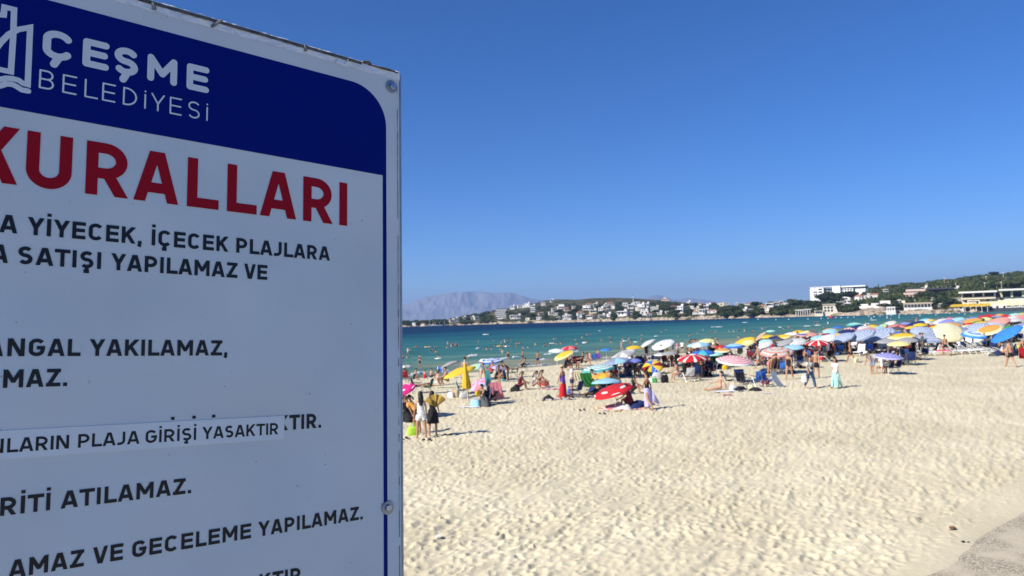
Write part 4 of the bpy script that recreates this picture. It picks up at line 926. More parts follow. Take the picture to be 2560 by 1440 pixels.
def text(name, s, pl, pr, ptop, material, w=.185, sp=.13, base2=None, z=.0008, rnd=False, hgt=None, parent=None, spans=None):
    """pl, pr: photo pixels of the first letter's lower left and the last letter's lower right; ptop: a pixel at cap height"""
    (u0, v0), (u1, v1) = uv(*pl), uv(*pr); ut, vt = uv(*ptop)
    vline = lambda u: v0 + (v1 - v0) * (u - u0) / (u1 - u0)
    H = hgt or (vt - vline(ut)); adv = 0; G = []
    for i, ch in enumerate(s):
        g, wd = glyph(ch, w)
        if rnd and ch in 'ÇŞ': g = g[:1] + [([(wd / 2 + .01, .04), (wd / 2 - .06, -.17)], False)]
        if rnd and ch == 'İ': g = [([(w / 2, w / 2), (w / 2, .80)], False), ([(w / 2, .985), (w / 2, 1.0)], False)]
        G.append((g, adv, ch)); k = sp
        if ch in 'AVYTLK' or (i + 1 < len(s) and s[i + 1] in 'AVYT'): k = sp * .62
        if ch in 'LAVYT' and i + 1 < len(s) and s[i + 1] in 'AVYT': k = sp * .1
        if ch in '.,' or (i + 1 < len(s) and s[i + 1] in '.,'): k = sp * .8
        if ch == ' ' or (i + 1 < len(s) and s[i + 1] == ' '): k = sp * .5
        adv += wd + (k if i < len(s) - 1 else 0)
    sx = (u1 - u0) / adv; mb = MB(); q = 0
    if spans:
        ubase = lambda x: uv(x, pl[1] + (pr[1] - pl[1]) * (x - pl[0]) / (pr[0] - pl[0]))[0]
        k0 = 0; fit = []
        for (word, xl, xr) in spans:
            k0 = s.index(word, k0); k1 = k0 + len(word) - 1
            a_l = G[k0][1]; a_r = G[k1][1] + glyph(s[k1], w)[1]; ul, ur = ubase(xl), ubase(xr)
            for i in range(k0, k1 + 1): fit.append((G[i], ul - a_l * (ur - ul) / (a_r - a_l), (ur - ul) / (a_r - a_l)))
            k0 = k1 + 1
    else: fit = [(g_, u0, sx) for g_ in G]
    for (g, a, ch_), u0, sx in fit:
        for j, (pts, clip) in enumerate(g):
            off = a; q += 1
            tf = lambda x, y, zz, u0=u0: V(u0 + x * H, vline(u0 + x * H) + y * H, zz)
            if rnd and clip:
                hh = w / 2; (xa, ya), (xb, yb) = pts[0], pts[-1]; q_ = []
                for (x_, y_) in (pts[0], pts[-1]):
                    yc = min(1 - hh, max(hh, y_))
                    q_.append((x_ if abs(yb - ya) < 1e-6 else xa + (xb - xa) * (yc - ya) / (yb - ya), yc))
                if ch_ == 'M' and j > 1: q_[0] = (hh if j == 2 else 0.82 - hh, 1 - hh); q_[1] = (.41, .34)
                if ch_ == 'E' and j: q_[1] = (q_[1][0] - hh * .6, q_[1][1])
                pts = q_
            pts = [((p_[0] + off) * sx / H, p_[1]) for p_ in pts]
            ribbon(mb, pts, w, z + j * .00004, tf, clip and not rnd, rnd)
    print('TEXT', s, 'stretch %.2f' % (sx / H))
    return mb.obj(name, material, parent or sign)
text('title_lettering', 'ÇEŞME', (100, 141), (520, 234), (463, 156), mlet, .235, .17, rnd=True, spans=[('Ç', 100, 185), ('E', 201, 270), ('Ş', 280, 348), ('M', 364, 444.5), ('E', 462, 520.5)])
text('subtitle_lettering', 'BELEDİYESİ', (96, 220), (519, 303), (97, 172.5), mlet, .088, .34, rnd=True)
text('heading_lettering', 'KURALLARI', (-68, 449), (867.4, 565), (213, 350), mred, .198, .15, spans=[('K', -62, 38.8), ('U', 61, 178), ('R', 210, 321), ('A', 329.6, 447.8), ('L', 464.9, 545.9), ('L', 565, 641), ('A', 646.6, 742.2), ('R', 755.8, 832), ('I', 848, 867.4)])
text('rule_lettering', 'A YİYECEK, İÇECEK PLAJLARA', (0, 580.5), (825, 652), (66.5, 542), mblack, .205, .12, spans=[('A', -4, 44.3), ('YİYECEK,', 66.5, 354.4), ('İÇECEK', 377.8, 570.8), ('PLAJLARA', 589.5, 825.2)])
text('rule_lettering', 'A SATIŞI YAPILAMAZ VE', (-27, 655), (667.7, 700), (137, 622), mblack, .205, .12, spans=[('A', -24, 20.4), ('SATIŞI', 43, 252.9), ('YAPILAMAZ', 275.7, 593), ('VE', 608.8, 667.7)])
text('rule_lettering', 'ANGAL YAKILAMAZ,', (-42, 891), (570, 888.7), (17, 846), mblack, .205, .12, spans=[('A', -36, 8), ('NGAL', 16.4, 201), ('YAKILAMAZ,', 221.7, 568.8)])
text('rule_lettering', 'MAZ.', (5.8, 970), (168.4, 965), (58, 923.4), mblack, .205, .12)
text('rule_lettering', 'E GİRİŞİ YASAKTIR.', (322, 1104), (803, 1069), (720, 1038), mblack, .205, .12, spans=[('E', 323, 356), ('GİRİŞİ', 386, 537.7), ('YASAKTIR.', 554, 803)])
text('rule_lettering', 'RİTİ ATILAMAZ.', (2, 1290), (478.5, 1232.5), (234, 1220), mblack, .205, .12, spans=[('RİTİ', -2, 126), ('ATILAMAZ.', 149.5, 478.5)])
text('rule_lettering', 'AMAZ VE GECELEME YAPILAMAZ.', (20, 1447), (907.5, 1297.6), (331, 1354), mblack, .205, .12, spans=[('AMAZ', 18, 209), ('VE', 229.6, 307), ('GECELEME', 328.6, 627.2), ('YAPILAMAZ.', 643.8, 907.3)])
text('rule_lettering', 'KTIR', (647, 1475), (752, 1455), (700, 1427), mblack, .205, .12)
# sticker pasted over one line
a0, a1, a2, a3 = uv(-30, 1151.5), uv(708.9, 1097.6), uv(711.3, 1039.2), uv(-30, 1078.5)
b = MB(); b.add([V(*a0, .0011), V(*a1, .0011), V(*a2, .0011), V(*a3, .0011), V(*a0, .0003), V(*a1, .0003), V(*a2, .0003), V(*a3, .0003)], [(0, 1, 2, 3), (4, 5, 1, 0), (5, 6, 2, 1), (6, 7, 3, 2)])
stk = b.obj('sticker', mstick, sign)
text('sticker_lettering', 'NLARIN PLAJA GİRİŞİ YASAKTIR', (-14, 1133.5), (695, 1085.5), (18, 1095.6), mblack, .185, .10, z=.0014, parent=stk, spans=[('N', -28, 8.7), ('LARIN', 15.8, 172.4), ('PLAJA', 193.3, 349.1), ('GİRİŞİ', 362, 490.3), ('YASAKTIR', 504, 695)])
# municipal emblem: castle tower, sail and waves in outline
def pxstroke(mb, pts, wpx, z):
    P = [uv(*p) for p in pts]; ribbon(mb, P, wpx * .00085, z, lambda x, y, zz: V(x, y, zz), False, True)
mb = MB()
pxstroke(mb, [(-26, 36), (9, 38), (11, 18), (35, 24), (33, 88), (27, 180), (-30, 168)], 9, .0008)
pxstroke(mb, [(-32, 158), (-14, 128), (2, 106), (22, 86), (46, 74), (75, 69), (72, 140), (69, 212), (58, 209), (46, 201), (32, 197), (16, 196), (0, 199), (-20, 200)], 9, .00085)
pxstroke(mb, [(-20, 219), (0, 215), (16, 210), (30, 211), (42, 217), (54, 225), (70, 228)], 9, .0009)
mb.obj('emblem', mlet, sign)
# clear tape folded over the top edge, with creases
tape = mat('clear_tape', (.86, .90, .88), .2, 0, .6, .12, 16, .5, 50)
vlow = (uv(500, 62)[1] + uv(985, 199)[1]) / 2
b = MB(); n = 160; rs = random.Random(3); rows = []
for i in range(n + 1):
    u = UL + (UR - UL) * i / n; j = .0016 * math.sin(u * 37) * math.sin(u * 91 + 2)
    e = rs.uniform(-.0008, .0010)
    rows.append([(u, vlow + j * .7, .0005), (u, vlow + (VT - vlow) * .35, .0014 + .0008 * math.sin(u * 140)), (u, vlow + (VT - vlow) * .75, .0016 + .0009 * math.sin(u * 70 + 1)), (u, VT + .0012 + e, .0022), (u, VT + .0022 + e, -.014), (u, VT + .001, -.030)])
vs = [V(*p) for r_ in rows for p in r_]; b.add(vs, [(i * 6 + k, (i + 1) * 6 + k, (i + 1) * 6 + k + 1, i * 6 + k + 1) for i in range(n) for k in range(5)])
tp = b.obj('edge_tape', tape, sign, True)
b = MB(); rs = random.Random(9)   # shadow gap of the folded top edge, painted as a dark strip
for i in range(120):
    u0, u1 = UL + (UR - .004 - UL) * i / 120, UL + (UR - .004 - UL) * (i + 1) / 120
    if u0 > -.09: t0, t1 = .0028, .0015
    else: t0, t1 = .0062, .0012
    b.add([V(u0, VT - t0 + rs.uniform(-.0003, .0003), .0029), V(u1, VT - t0 + rs.uniform(-.0003, .0003), .0029), V(u1, VT - t1 * .3, .0029), V(u0, VT - t1 * .3, .0029)], [(0, 1, 2, 3)])
sm_ = b.obj('seam', mat('gap_shade_grime', (.13, .125, .115), .6, .2, .4, .5, 60), tp)
for (pts, w_, c) in [([(381, 8), (386, 26)], .006, 0), ([(528, 68), (540, 60), (553, 52)], .005, 0), ([(760, 112), (763, 129)], .005, 0), ([(838, 158), (843, 151)], .003, 1), ([(861, 162), (868, 150)], .0025, 1), ([(905, 155), (921, 156), (925, 163)], .0042, 2), ([(920, 163), (945, 168), (968, 173), (988, 181)], .0022, 2)]:
    b = MB(); P = [uv(*p) for p in pts]
    b.tube([V(p[0], p[1], .0030) for p in P], [w_ * .5] * len(P), 6)
    b.obj('tape_crease', [mat('crease_grey', (.16, .17, .17), .35, .1, .5, .4, 80), tape, mat('rust', (.22, .13, .07), .8, 0, .2, .4, 90)][c], tp)
# dirty seam down the right edge
b = MB(); rs = random.Random(4); ue = uv(994, 600)[0]
for i in range(90):
    v0 = VT - .03 - (1.45) * i / 90; v1 = VT - .03 - 1.45 * (i + 1) / 90
    if rs.random() < .16: continue
    w0 = rs.uniform(.0004, .0016); b.add([V(ue, v1, .0009), V(ue + w0, v1, .0009), V(ue + rs.uniform(.0004, .0016), v0, .0009), V(ue, v0, .0009)], [(0, 1, 2, 3)])
b.obj('edge_seam', MATS['gap_shade_grime'], sign)['kind'] = 'stuff'
b = MB(); b.box(UR, VB + post_len, -.0275, UR + .0035, VT + post_len - .004, .0012); b.obj('edge_trim', malu, sign)
# bolts
def bolt(px, py, rim):
    u, v = uv(px, py); c = V(u, v)
    def ring(r, z, n, ph=0): return [(c[0] + r * math.cos(6.28318 * k / n + ph), c[1] + r * math.sin(6.28318 * k / n + ph), z) for k in range(n)]
    b = MB(); n = 28; rr = [(.0128, .0006), (.0128, .0022), (.0118, .0028), (.0065, .0030)]
    vs = []
    for r_, z_ in rr: vs += ring(r_, z_, n)
    fs = [(j * n + k, j * n + (k + 1) % n, (j + 1) * n + (k + 1) % n, (j + 1) * n + k) for j in range(3) for k in range(n)]; fs.append(tuple(3 * n + k for k in range(n)))
    b.add(vs, fs); bo = b.obj('bolt', malu, sign)
    b = MB(); vs = ring(.0068, .0031, 6, .3) + ring(.0068, .0072, 6, .3) + ring(.0056, .0082, 6, .3)
    fs = [(j * 6 + k, j * 6 + (k + 1) % 6, (j + 1) * 6 + (k + 1) % 6, (j + 1) * 6 + k) for j in range(2) for k in range(6)] + [tuple(range(12, 18))]
    b.add(vs, fs); b.obj('bolt_head', mat('bolt_steel', (.55, .56, .57), .28, .95, .5, .2, 90), bo)
bolt(978, 217, 1); bolt(968.5, 1269, 0)

# ------------------------------------------------------------------ people
def fk(pose):
    """joint positions from a pose; +Y is the way the person faces"""
    P = dict(lean=0, twist=0, thL=(4, 6), thR=(-4, 6), knL=4, knR=4, arL=(5, 10), arR=(5, 10), elL=12, elR=12, head=0, fem=0, crouch=0); P.update(pose)
    f = P['fem']; J = {}
    L = R(P['lean']); t = Vector((0, math.sin(L), math.cos(L))); fwd = Vector((0, math.cos(L), -math.sin(L)))
    pel = Vector((0, 0, .93)); J['pel'] = pel
    J['wai'] = pel + t * .17; J['che'] = pel + t * .36; J['nec0'] = pel + t * .50 ; J['nec'] = pel + t * .57
    hd = R(P['head']) + L * .6; ht = Vector((0, math.sin(hd), math.cos(hd)))
    J['hd0'] = J['nec'] + ht * .07 + Vector((0, .012, 0)); J['hd1'] = J['hd0'] + ht * .085; J['hd2'] = J['hd1'] + ht * .065
    sw = .175 - .025 * f; hw = .092 + .008 * f
    for s, S_ in ((-1, 'L'), (1, 'R')):
        sh = pel + t * .475 + Vector((s * sw, 0, 0)); J['sh' + S_] = sh
        a, o = P['ar' + S_]; a = R(a); o = R(o)
        d = (-t) * math.cos(a) * math.cos(o) + fwd * math.sin(a) * math.cos(o) + Vector((s * math.sin(o), 0, 0))
        el = sh + d * .28; J['el' + S_] = el; a2 = a + R(P['el' + S_]); o2 = o * .4
        d2 = (-t) * math.cos(a2) * math.cos(o2) + fwd * math.sin(a2) * math.cos(o2) + Vector((s * math.sin(o2), 0, 0))
        J['wr' + S_] = el + d2 * .24; J['ha' + S_] = el + d2 * .32
        hp = pel + Vector((s * hw, 0, -.06)); J['hp' + S_] = hp
        a, o = P['th' + S_]; a = R(a); o = R(o)
        d = Vector((s * math.sin(o), math.sin(a) * math.cos(o), -math.cos(a) * math.cos(o)))
        kn = hp + d * .41; J['kn' + S_] = kn; a2 = a - R(P['kn' + S_])
        d2 = Vector((s * math.sin(o) * .3, math.sin(a2), -math.cos(a2)))
        J['an' + S_] = kn + d2 * .40; fd = Vector((s * .15, math.cos(a2), math.sin(a2))).normalized()
        J['to' + S_] = J['an' + S_] + fd * .15 + d2 * .04; J['he' + S_] = J['an' + S_] + d2 * .05
    if P.get('lie'):
        M = Matrix.Rotation(R(-90 if P['lie'] > 0 else 90), 3, 'X')
        for k in J: J[k] = M @ J[k]
    lo = min(min(J[k].z for k in ('heL', 'heR', 'toL', 'toR')), J['pel'].z - .13, J['knL'].z - .06, J['knR'].z - .06) if not P.get('lie') else min(J['pel'].z - .10, J['che'].z - .12)
    if P.get('z') is not None: lo = J['pel'].z - P['z']
    for k in J: J[k] = J[k] - Vector((0, 0, lo))
    return J
BONES = [('pel', 'wai'), ('wai', 'che'), ('che', 'nec0'), ('nec0', 'nec'), ('nec', 'hd0'), ('hd0', 'hd1'), ('hd1', 'hd2')]
for S_ in 'LR': BONES += [('che', 'sh' + S_), ('sh' + S_, 'el' + S_), ('el' + S_, 'wr' + S_), ('wr' + S_, 'ha' + S_), ('pel', 'hp' + S_), ('hp' + S_, 'kn' + S_), ('kn' + S_, 'an' + S_), ('an' + S_, 'to' + S_)]
RAD = dict(pel=(.135, .105), wai=(.120, .090), che=(.145, .105), nec0=(.085, .065), nec=(.052, .052), hd0=(.066, .074), hd1=(.080, .098), hd2=(.058, .068), sh=(.055, .055), el=(.040, .040), wr=(.028, .026), ha=(.038, .018), hp=(.100, .100), kn=(.062, .062), an=(.040, .040), to=(.040, .024))
BODY = {}
def body(key, pose):
    if key in BODY: return BODY[key]
    J = fk(pose); names = [k for k in J if not k.startswith('he')]; idx = {k: i for i, k in enumerate(names)}
    me = bpy.data.meshes.new('sk'); me.from_pydata([J[k] for k in names], [(idx[a], idx[b]) for a, b in BONES], [])
    o = bpy.data.objects.new('sk', me); COL.objects.link(o)
    m_ = o.modifiers.new('s', 'SKIN'); m_.use_smooth_shade = True; sv = me.skin_vertices[0].data
    f = pose.get('fem', 0); fat = pose.get('fat', 1)
    for k in names:
        r = RAD[k[:2] if k[:-1] in ('sh', 'el', 'wr', 'ha', 'hp', 'kn', 'an', 'to') else k]; q = fat if k in ('pel', 'wai', 'che') or k[:2] in ('hp',) else (1 + (fat - 1) * .4)
        if f and k in ('wai',): q *= .88
        if f and k in ('pel',): q *= 1.06
        if f and k[:2] in ('sh', 'el', 'ar'): q *= .85
        sv[idx[k]].radius = (r[0] * q, r[1] * q); sv[idx[k]].use_root = (k == 'pel')
    sb = o.modifiers.new('u', 'SUBSURF'); sb.levels = 1; sb.render_levels = 1
    dg = bpy.context.evaluated_depsgraph_get(); ev = o.evaluated_get(dg); m2 = ev.to_mesh()
    V_ = np.array([v.co[:] for v in m2.vertices]); Fs = [tuple(p.vertices) for p in m2.polygons]
    ev.to_mesh_clear(); bpy.data.objects.remove(o)
    # which limb each point belongs to
    best = np.full(len(V_), 9.); bi = np.zeros(len(V_), int); bt = np.zeros(len(V_))
    for i, (a, b) in enumerate(BONES):
        A = np.array(J[a]); B = np.array(J[b]); d = B - A; t = np.clip(((V_ - A) @ d) / (d @ d), 0, 1)
        ra = RAD[a[:2] if a[-1] in 'LR' else a][0]; rb = RAD[b[:2] if b[-1] in 'LR' else b][0]
        ds = np.linalg.norm(V_ - A - t[:, None] * d, axis=1) / (ra + (rb - ra) * t)
        m = ds < best; best[m] = ds[m]; bi[m] = i; bt[m] = t[m]
    # fingers, nose and ears grow out of the hands and head
    mb = MB(); mb.add(V_.tolist(), Fs)
    for S_ in 'LR':
        w, h = J['wr' + S_], J['ha' + S_]; d = (h - w).normalized(); sd_ = Vector((0, 1, 0)) - d * d.y
        sd_ = sd_.normalized() if sd_.length > .2 else Vector((1, 0, 0))
        up_ = d.cross(sd_)
        for k, (o_, ln_) in enumerate([(-.027, .062), (-.010, .072), (.008, .068), (.024, .052)]):
            p = h - d * .012 + sd_ * o_; mb.tube([p, p + d * ln_ * .5 + up_ * .004, p + d * ln_ + up_ * .016], [.0095, .0085, .0060], 5)
        p = w + d * .03 + sd_ * -.03; mb.tube([p, p - sd_ * .018 + d * .03, p - sd_ * .022 + d * .055], [.0105, .0095, .0075], 5)
    hc = J['hd1']; ht = (J['hd2'] - J['hd0']).normalized(); hf = Vector((0, 1, 0)) - ht * ht.y
    hf = hf.normalized() if hf.length > .3 else Vector((0, 0, 1)); hs = ht.cross(hf)
    mb.tube([hc + hf * .083 + ht * .02, hc + hf * .108 - ht * .018, hc + hf * .086 - ht * .03], [.009, .016, .011], 6)
    for s in (-1, 1): mb.blob(hc + hs * s * .082 - hf * .005, .014, .02, .032, 6, 4)
    BODY[key] = dict(J=J, V=V_, F=Fs, bi=bi, bt=bt, mb=mb, me={}, ht=ht, hf=hf, hs=hs, hc=hc, cl={}, N=None)
    from mathutils import Vector as _V
    # vertex normals
    N = np.zeros_like(V_)
    for p in Fs:
        c = V_[list(p)]; n_ = np.cross(c[2] - c[0], c[3 % len(p)] - c[1]) if len(p) > 3 else np.cross(c[1] - c[0], c[2] - c[0])
        for q in p: N[q] += n_
    BODY[key]['N'] = N / (np.linalg.norm(N, axis=1)[:, None] + 1e-9)
    return BODY[key]
BN = {b: i for i, b in enumerate(BONES)}
def _b(*names):
    out = set()
    for a, b in BONES:
        for n_ in names:
            if b == n_ or b[:-1] == n_: out.add(BN[(a, b)])
    return out
GAR = {
    'trunks': (_b('hp', 'wai', 'kn'), lambda b, t, B: (b != 'wai' or t < .35) and (b != 'kn' or t < .55), .016),
    'bikini_bottom': (_b('hp', 'wai', 'kn'), lambda b, t, B: (b != 'wai' or t < .10) and (b != 'kn' or t < .06), .008),
    'bikini_top': (_b('che', 'nec0'), lambda b, t, B: (b == 'che' and t > .55) or (b == 'nec0' and t < .18), .010),
    'swimsuit': (_b('hp', 'wai', 'che', 'nec0', 'kn'), lambda b, t, B: (b != 'nec0' or t < .45) and (b != 'kn' or t < .06), .009),
    'shirt': (_b('wai', 'che', 'nec0', 'sh', 'el'), lambda b, t, B: (b != 'el' or t < .55) and (b != 'nec0' or t < .95), .022),
    'vest': (_b('wai', 'che', 'nec0', 'sh'), lambda b, t, B: (b != 'sh' or t < .8), .014),
    'trousers': (_b('hp', 'wai', 'kn', 'an'), lambda b, t, B: (b != 'wai' or t < .4) and (b != 'an' or t < .9), .022),
    'dress': (_b('hp', 'wai', 'che', 'nec0', 'sh', 'kn'), lambda b, t, B: (b != 'kn' or t < .75) and (b != 'nec0' or t < .9), .024),
    'robe': (_b('hp', 'wai', 'che', 'nec0', 'sh', 'el', 'wr', 'kn', 'an'), lambda b, t, B: (b != 'an' or t < .9) and (b != 'wr' or t < .8), .026),
}
def garment(B, kind):
    if kind in B['cl']: return B['cl'][kind]
    bs, fn, off = GAR[kind]; bn = [b[1][:-1] if b[1][-1] in 'LR' else b[1] for b in BONES]
    ok = np.array([B['bi'][i] in bs and fn(bn[B['bi'][i]], B['bt'][i], B) for i in range(len(B['V']))])
    Fs = [p for p in B['F'] if sum(ok[q] for q in p) >= len(p) - 1]
    used = sorted({q for p in Fs for q in p}); mp = {q: i for i, q in enumerate(used)}
    mb = MB(); mb.add([tuple(B['V'][q] + B['N'][q] * off) for q in used], [tuple(mp[q] for q in p) for p in Fs])
    B['cl'][kind] = mb; return mb
def hair_mb(B, style):
    k = 'hair_' + style
    if k in B['cl']: return B['cl'][k]
    mb = MB(); c, ht, hf, hs = B['hc'], B['ht'], B['hf'], B['hs']
    # a cap shaped round the skull: open at the face
    n, m_ = 12, 6; vs = []
    for j in range(m_ + 1):
        th = j / m_ * (1.75 if style != 'hat' else 1.2)
        for i in range(n):
            a = 2 * math.pi * i / n; cf = math.cos(a)
            lim = min(th, 1.12) if cf > .35 else th
            r1, r2, r3 = .094, .112, .122
            p = c + ht * (.018 + r3 * math.cos(lim)) + hf * (r2 * math.sin(lim) * cf - .012) + hs * (r1 * math.sin(lim) * math.sin(a))
            vs.append(p)
    fs = [(j * n + i, j * n + (i + 1) % n, (j + 1) * n + (i + 1) % n, (j + 1) * n + i) for j in range(m_) for i in range(n)]
    mb.add(vs, fs)
    if style in ('long', 'mid'):
        L = .42 if style == 'long' else .20; back = -hf; rows = 7; vs = []; dn = -(B['J']['nec0'] - B['J']['wai']).normalized()
        for j in range(rows):
            t = j / (rows - 1); w = .085 + .035 * math.sin(t * 2.6) - .05 * t * t
            base = c + back * (.085 + .02 * math.sin(t * 3)) + ht * .02 + ((-ht) * min(t, .35) * L + dn * -0 + (B['J']['wai'] - B['J']['nec0']).normalized() * max(0, t - .35) * L) * 1.0 - ht * 0
            base = base + back * (.03 + .03 * t)
            for i in range(9):
                a = -1.35 + 2.7 * i / 8; vs.append(base + hs * w * math.sin(a) + back * (.035 * math.cos(a) - .03 * abs(math.sin(a)) * 1.2))
            for i in range(9):
                a = 1.35 - 2.7 * i / 8; vs.append(base + hs * w * .8 * math.sin(a) + back * (-.03))
        fs = [(j * 18 + i, j * 18 + (i + 1) % 18, (j + 1) * 18 + (i + 1) % 18, (j + 1) * 18 + i) for j in range(rows - 1) for i in range(18)]
        mb.add(vs, fs)
    if style == 'bun': mb.blob(c + ht * .13 - hf * .04, .045, .045, .045, 7, 5)
    if style == 'pony': mb.tube([c - hf * .10 + ht * .03, c - hf * .15 - ht * .05, c - hf * .13 - ht * .22], [.03, .034, .012], 7)
    B['cl'][k] = mb; return mb
def hat_mb(B, brim=.16):
    k = 'hat%g' % brim
    if k in B['cl']: return B['cl'][k]
    mb = MB(); c = B['hc'] + B['ht'] * .055; n = 14; vs = []; ht, hf, hs = B['ht'], B['hf'], B['hs']
    for r, z in ((brim, -.012), (brim, -.004), (.105, .0), (.10, .07), (.06, .10)):
        for i in range(n):
            a = 2 * math.pi * i / n; vs.append(c + ht * z + hf * math.cos(a) * r + hs * math.sin(a) * r)
    fs = [(j * n + i, j * n + (i + 1) % n, (j + 1) * n + (i + 1) % n, (j + 1) * n + i) for j in range(4) for i in range(n)] + [tuple(4 * n + i for i in range(n))]
    mb.add(vs, fs); B['cl'][k] = mb; return mb
MC = {}
def cm(mb, key, name, mt):
    k = (key, mt.name)
    if k not in MC: MC[k] = mb.mesh(name, mt, True)
    return MC[k]
POSE = dict(
    stand=dict(), standf=dict(fem=1, arL=(10, 14), arR=(2, 10)), walk=dict(thL=(22, 4), thR=(-18, 4), knL=6, knR=22, arL=(-22, 10), arR=(24, 10), elL=15, elR=20, lean=3),
    walkf=dict(fem=1, thL=(-16, 4), thR=(18, 4), knL=20, knR=6, arL=(20, 10), arR=(-16, 10), elL=20, elR=14, lean=2), hips=dict(arL=(-18, 38), arR=(-18, 38), elL=75, elR=75),
    armup=dict(fem=1, arL=(60, 20), elL=60, arR=(10, 12)), phone=dict(arR=(38, 8), elR=95, arL=(0, 10), head=20), bend=dict(lean=58, arL=(18, 10), arR=(40, 8), elL=10, elR=8, knL=18, knR=14, thL=(12, 8), thR=(8, 8), head=-5, fem=1),
    bendm=dict(lean=45, arL=(35, 10), arR=(45, 8), elL=20, elR=20, knL=22, knR=20, thL=(16, 8), thR=(12, 8)),
    wade=dict(arL=(20, 40), arR=(15, 45), elL=35, elR=30), wadef=dict(fem=1, arL=(25, 30), arR=(10, 35), elL=60, elR=50),
    sitg=dict(thL=(125, 10), thR=(112, 12), knL=110, knR=98, lean=14, arL=(48, 10), arR=(40, 12), elL=30, elR=35), sitgf=dict(fem=1, thL=(118, 10), thR=(128, 8), knL=104, knR=116, lean=18, arL=(55, 8), arR=(50, 8), elL=28, elR=30, head=8),
    sitlegs=dict(fem=1, thL=(88, 12), thR=(84, 6), knL=12, knR=6, lean=-8, arL=(-30, 14), arR=(30, 10), elL=8, elR=40), sitcross=dict(thL=(88, 48), thR=(88, 48), knL=100, knR=100, lean=20, arL=(35, 14), arR=(35, 14), elL=50, elR=50, head=12),
    chair=dict(thL=(82, 8), thR=(86, 8), knL=80, knR=84, lean=-10, arL=(28, 14), arR=(24, 14), elL=55, elR=60, z=.50), chairf=dict(fem=1, thL=(84, 5), thR=(80, 5), knL=70, knR=86, lean=4, arL=(35, 8), arR=(22, 10), elL=50, elR=70, head=10, z=.50),
    recline=dict(thL=(80, 6), thR=(76, 8), knL=14, knR=10, lean=-38, arL=(20, 12), arR=(26, 14), elL=45, elR=30, head=30, z=.48), stool=dict(fem=1, thL=(80, 6), thR=(86, 12), knL=88, knR=80, lean=22, arL=(50, 8), arR=(55, 6), elL=35, elR=30, head=8, z=.48),
    kneel=dict(thL=(88, 8), thR=(92, 8), knL=165, knR=165, lean=30, arL=(50, 10), arR=(45, 12), elL=20, elR=30), lieb=dict(lie=-1, fem=1, thL=(2, 6), thR=(-2, 6), arL=(150, 30), arR=(10, 20), elL=30, elR=12), lief=dict(lie=1, thL=(6, 8), thR=(34, 8), knR=60, arL=(10, 16), arR=(20, 20), elL=12, elR=70),
    arms=dict(arL=(80, 30), arR=(70, 30), elL=30, elR=40, fem=1), child=dict(arL=(15, 20), arR=(25, 18), elL=35, elR=50))
CAT = dict(trunks='swimming_trunks', bikini_bottom='bikini_bottom', bikini_top='bikini_top', swimsuit='swimsuit', shirt='shirt', vest='vest', trousers='trousers', dress='dress', robe='robe')
def person(label, p, pose, rz, wear=(), skin=1, hair=('black', 'short'), h=1.70, hat=None, sink=0, group=None, extra=None, fat=1, z=None):
    """p a place; rz the way the person faces (0 = away from the camera)"""
    ps = dict(POSE[pose]); key = pose
    if fat != 1: ps['fat'] = fat; key += '_f%g' % fat
    B = body(key, ps); k = h / 1.70
    t = thing('person', label, 'person', (p.x, p.y, (p.z if z is None else z) - sink), rz, group); t.scale = (k, k, k)
    link('body', cm(B['mb'], key, 'body', SKIN[skin]), t)
    if hair:
        link('hair', cm(hair_mb(B, hair[1]), key + hair[1], 'hair', HAIR[hair[0]]), t)
    for g, c in wear: link(CAT[g], cm(garment(B, g), key + g, CAT[g], cloth(c)), t)
    if hat: link('hat', cm(hat_mb(B, hat[1] if isinstance(hat, tuple) else .17), key + 'hat', 'hat', cloth(hat[0] if isinstance(hat, tuple) else hat)), t)
    return t, B
def face_to(p, toward=None):
    """angle that makes +Y point from p to a photo direction word"""
    return {'away': 0, 'camera': math.pi, 'left': math.pi / 2, 'right': -math.pi / 2, 'awayleft': .7, 'awayright': -.7, 'camleft': 2.4, 'camright': -2.4}[toward]
def skirt(B, t, c, r0=.16, r1=.26, top=.05, bot=.30, name='skirt', swing=(0, 0), n=18, wav=.02):
    mb = MB(); pel = B['J']['pel']; vs = []
    for j in range(7):
        q = j / 6; r = r0 + (r1 - r0) * q ** .8
        for i in range(n):
            a = 2 * math.pi * i / n; w = 1 + wav * q * 3 * math.sin(a * 5 + 1)
            vs.append((pel.x + r * w * math.cos(a) + swing[0] * q * q, pel.y + r * .8 * w * math.sin(a) + swing[1] * q * q, top + (bot - top) * q))
    mb.add(vs, [(j * n + i, (j + 1) * n + i, (j + 1) * n + (i + 1) % n, j * n + (i + 1) % n) for j in range(6) for i in range(n)])
    return mb.obj(name, cloth(c), t, True)

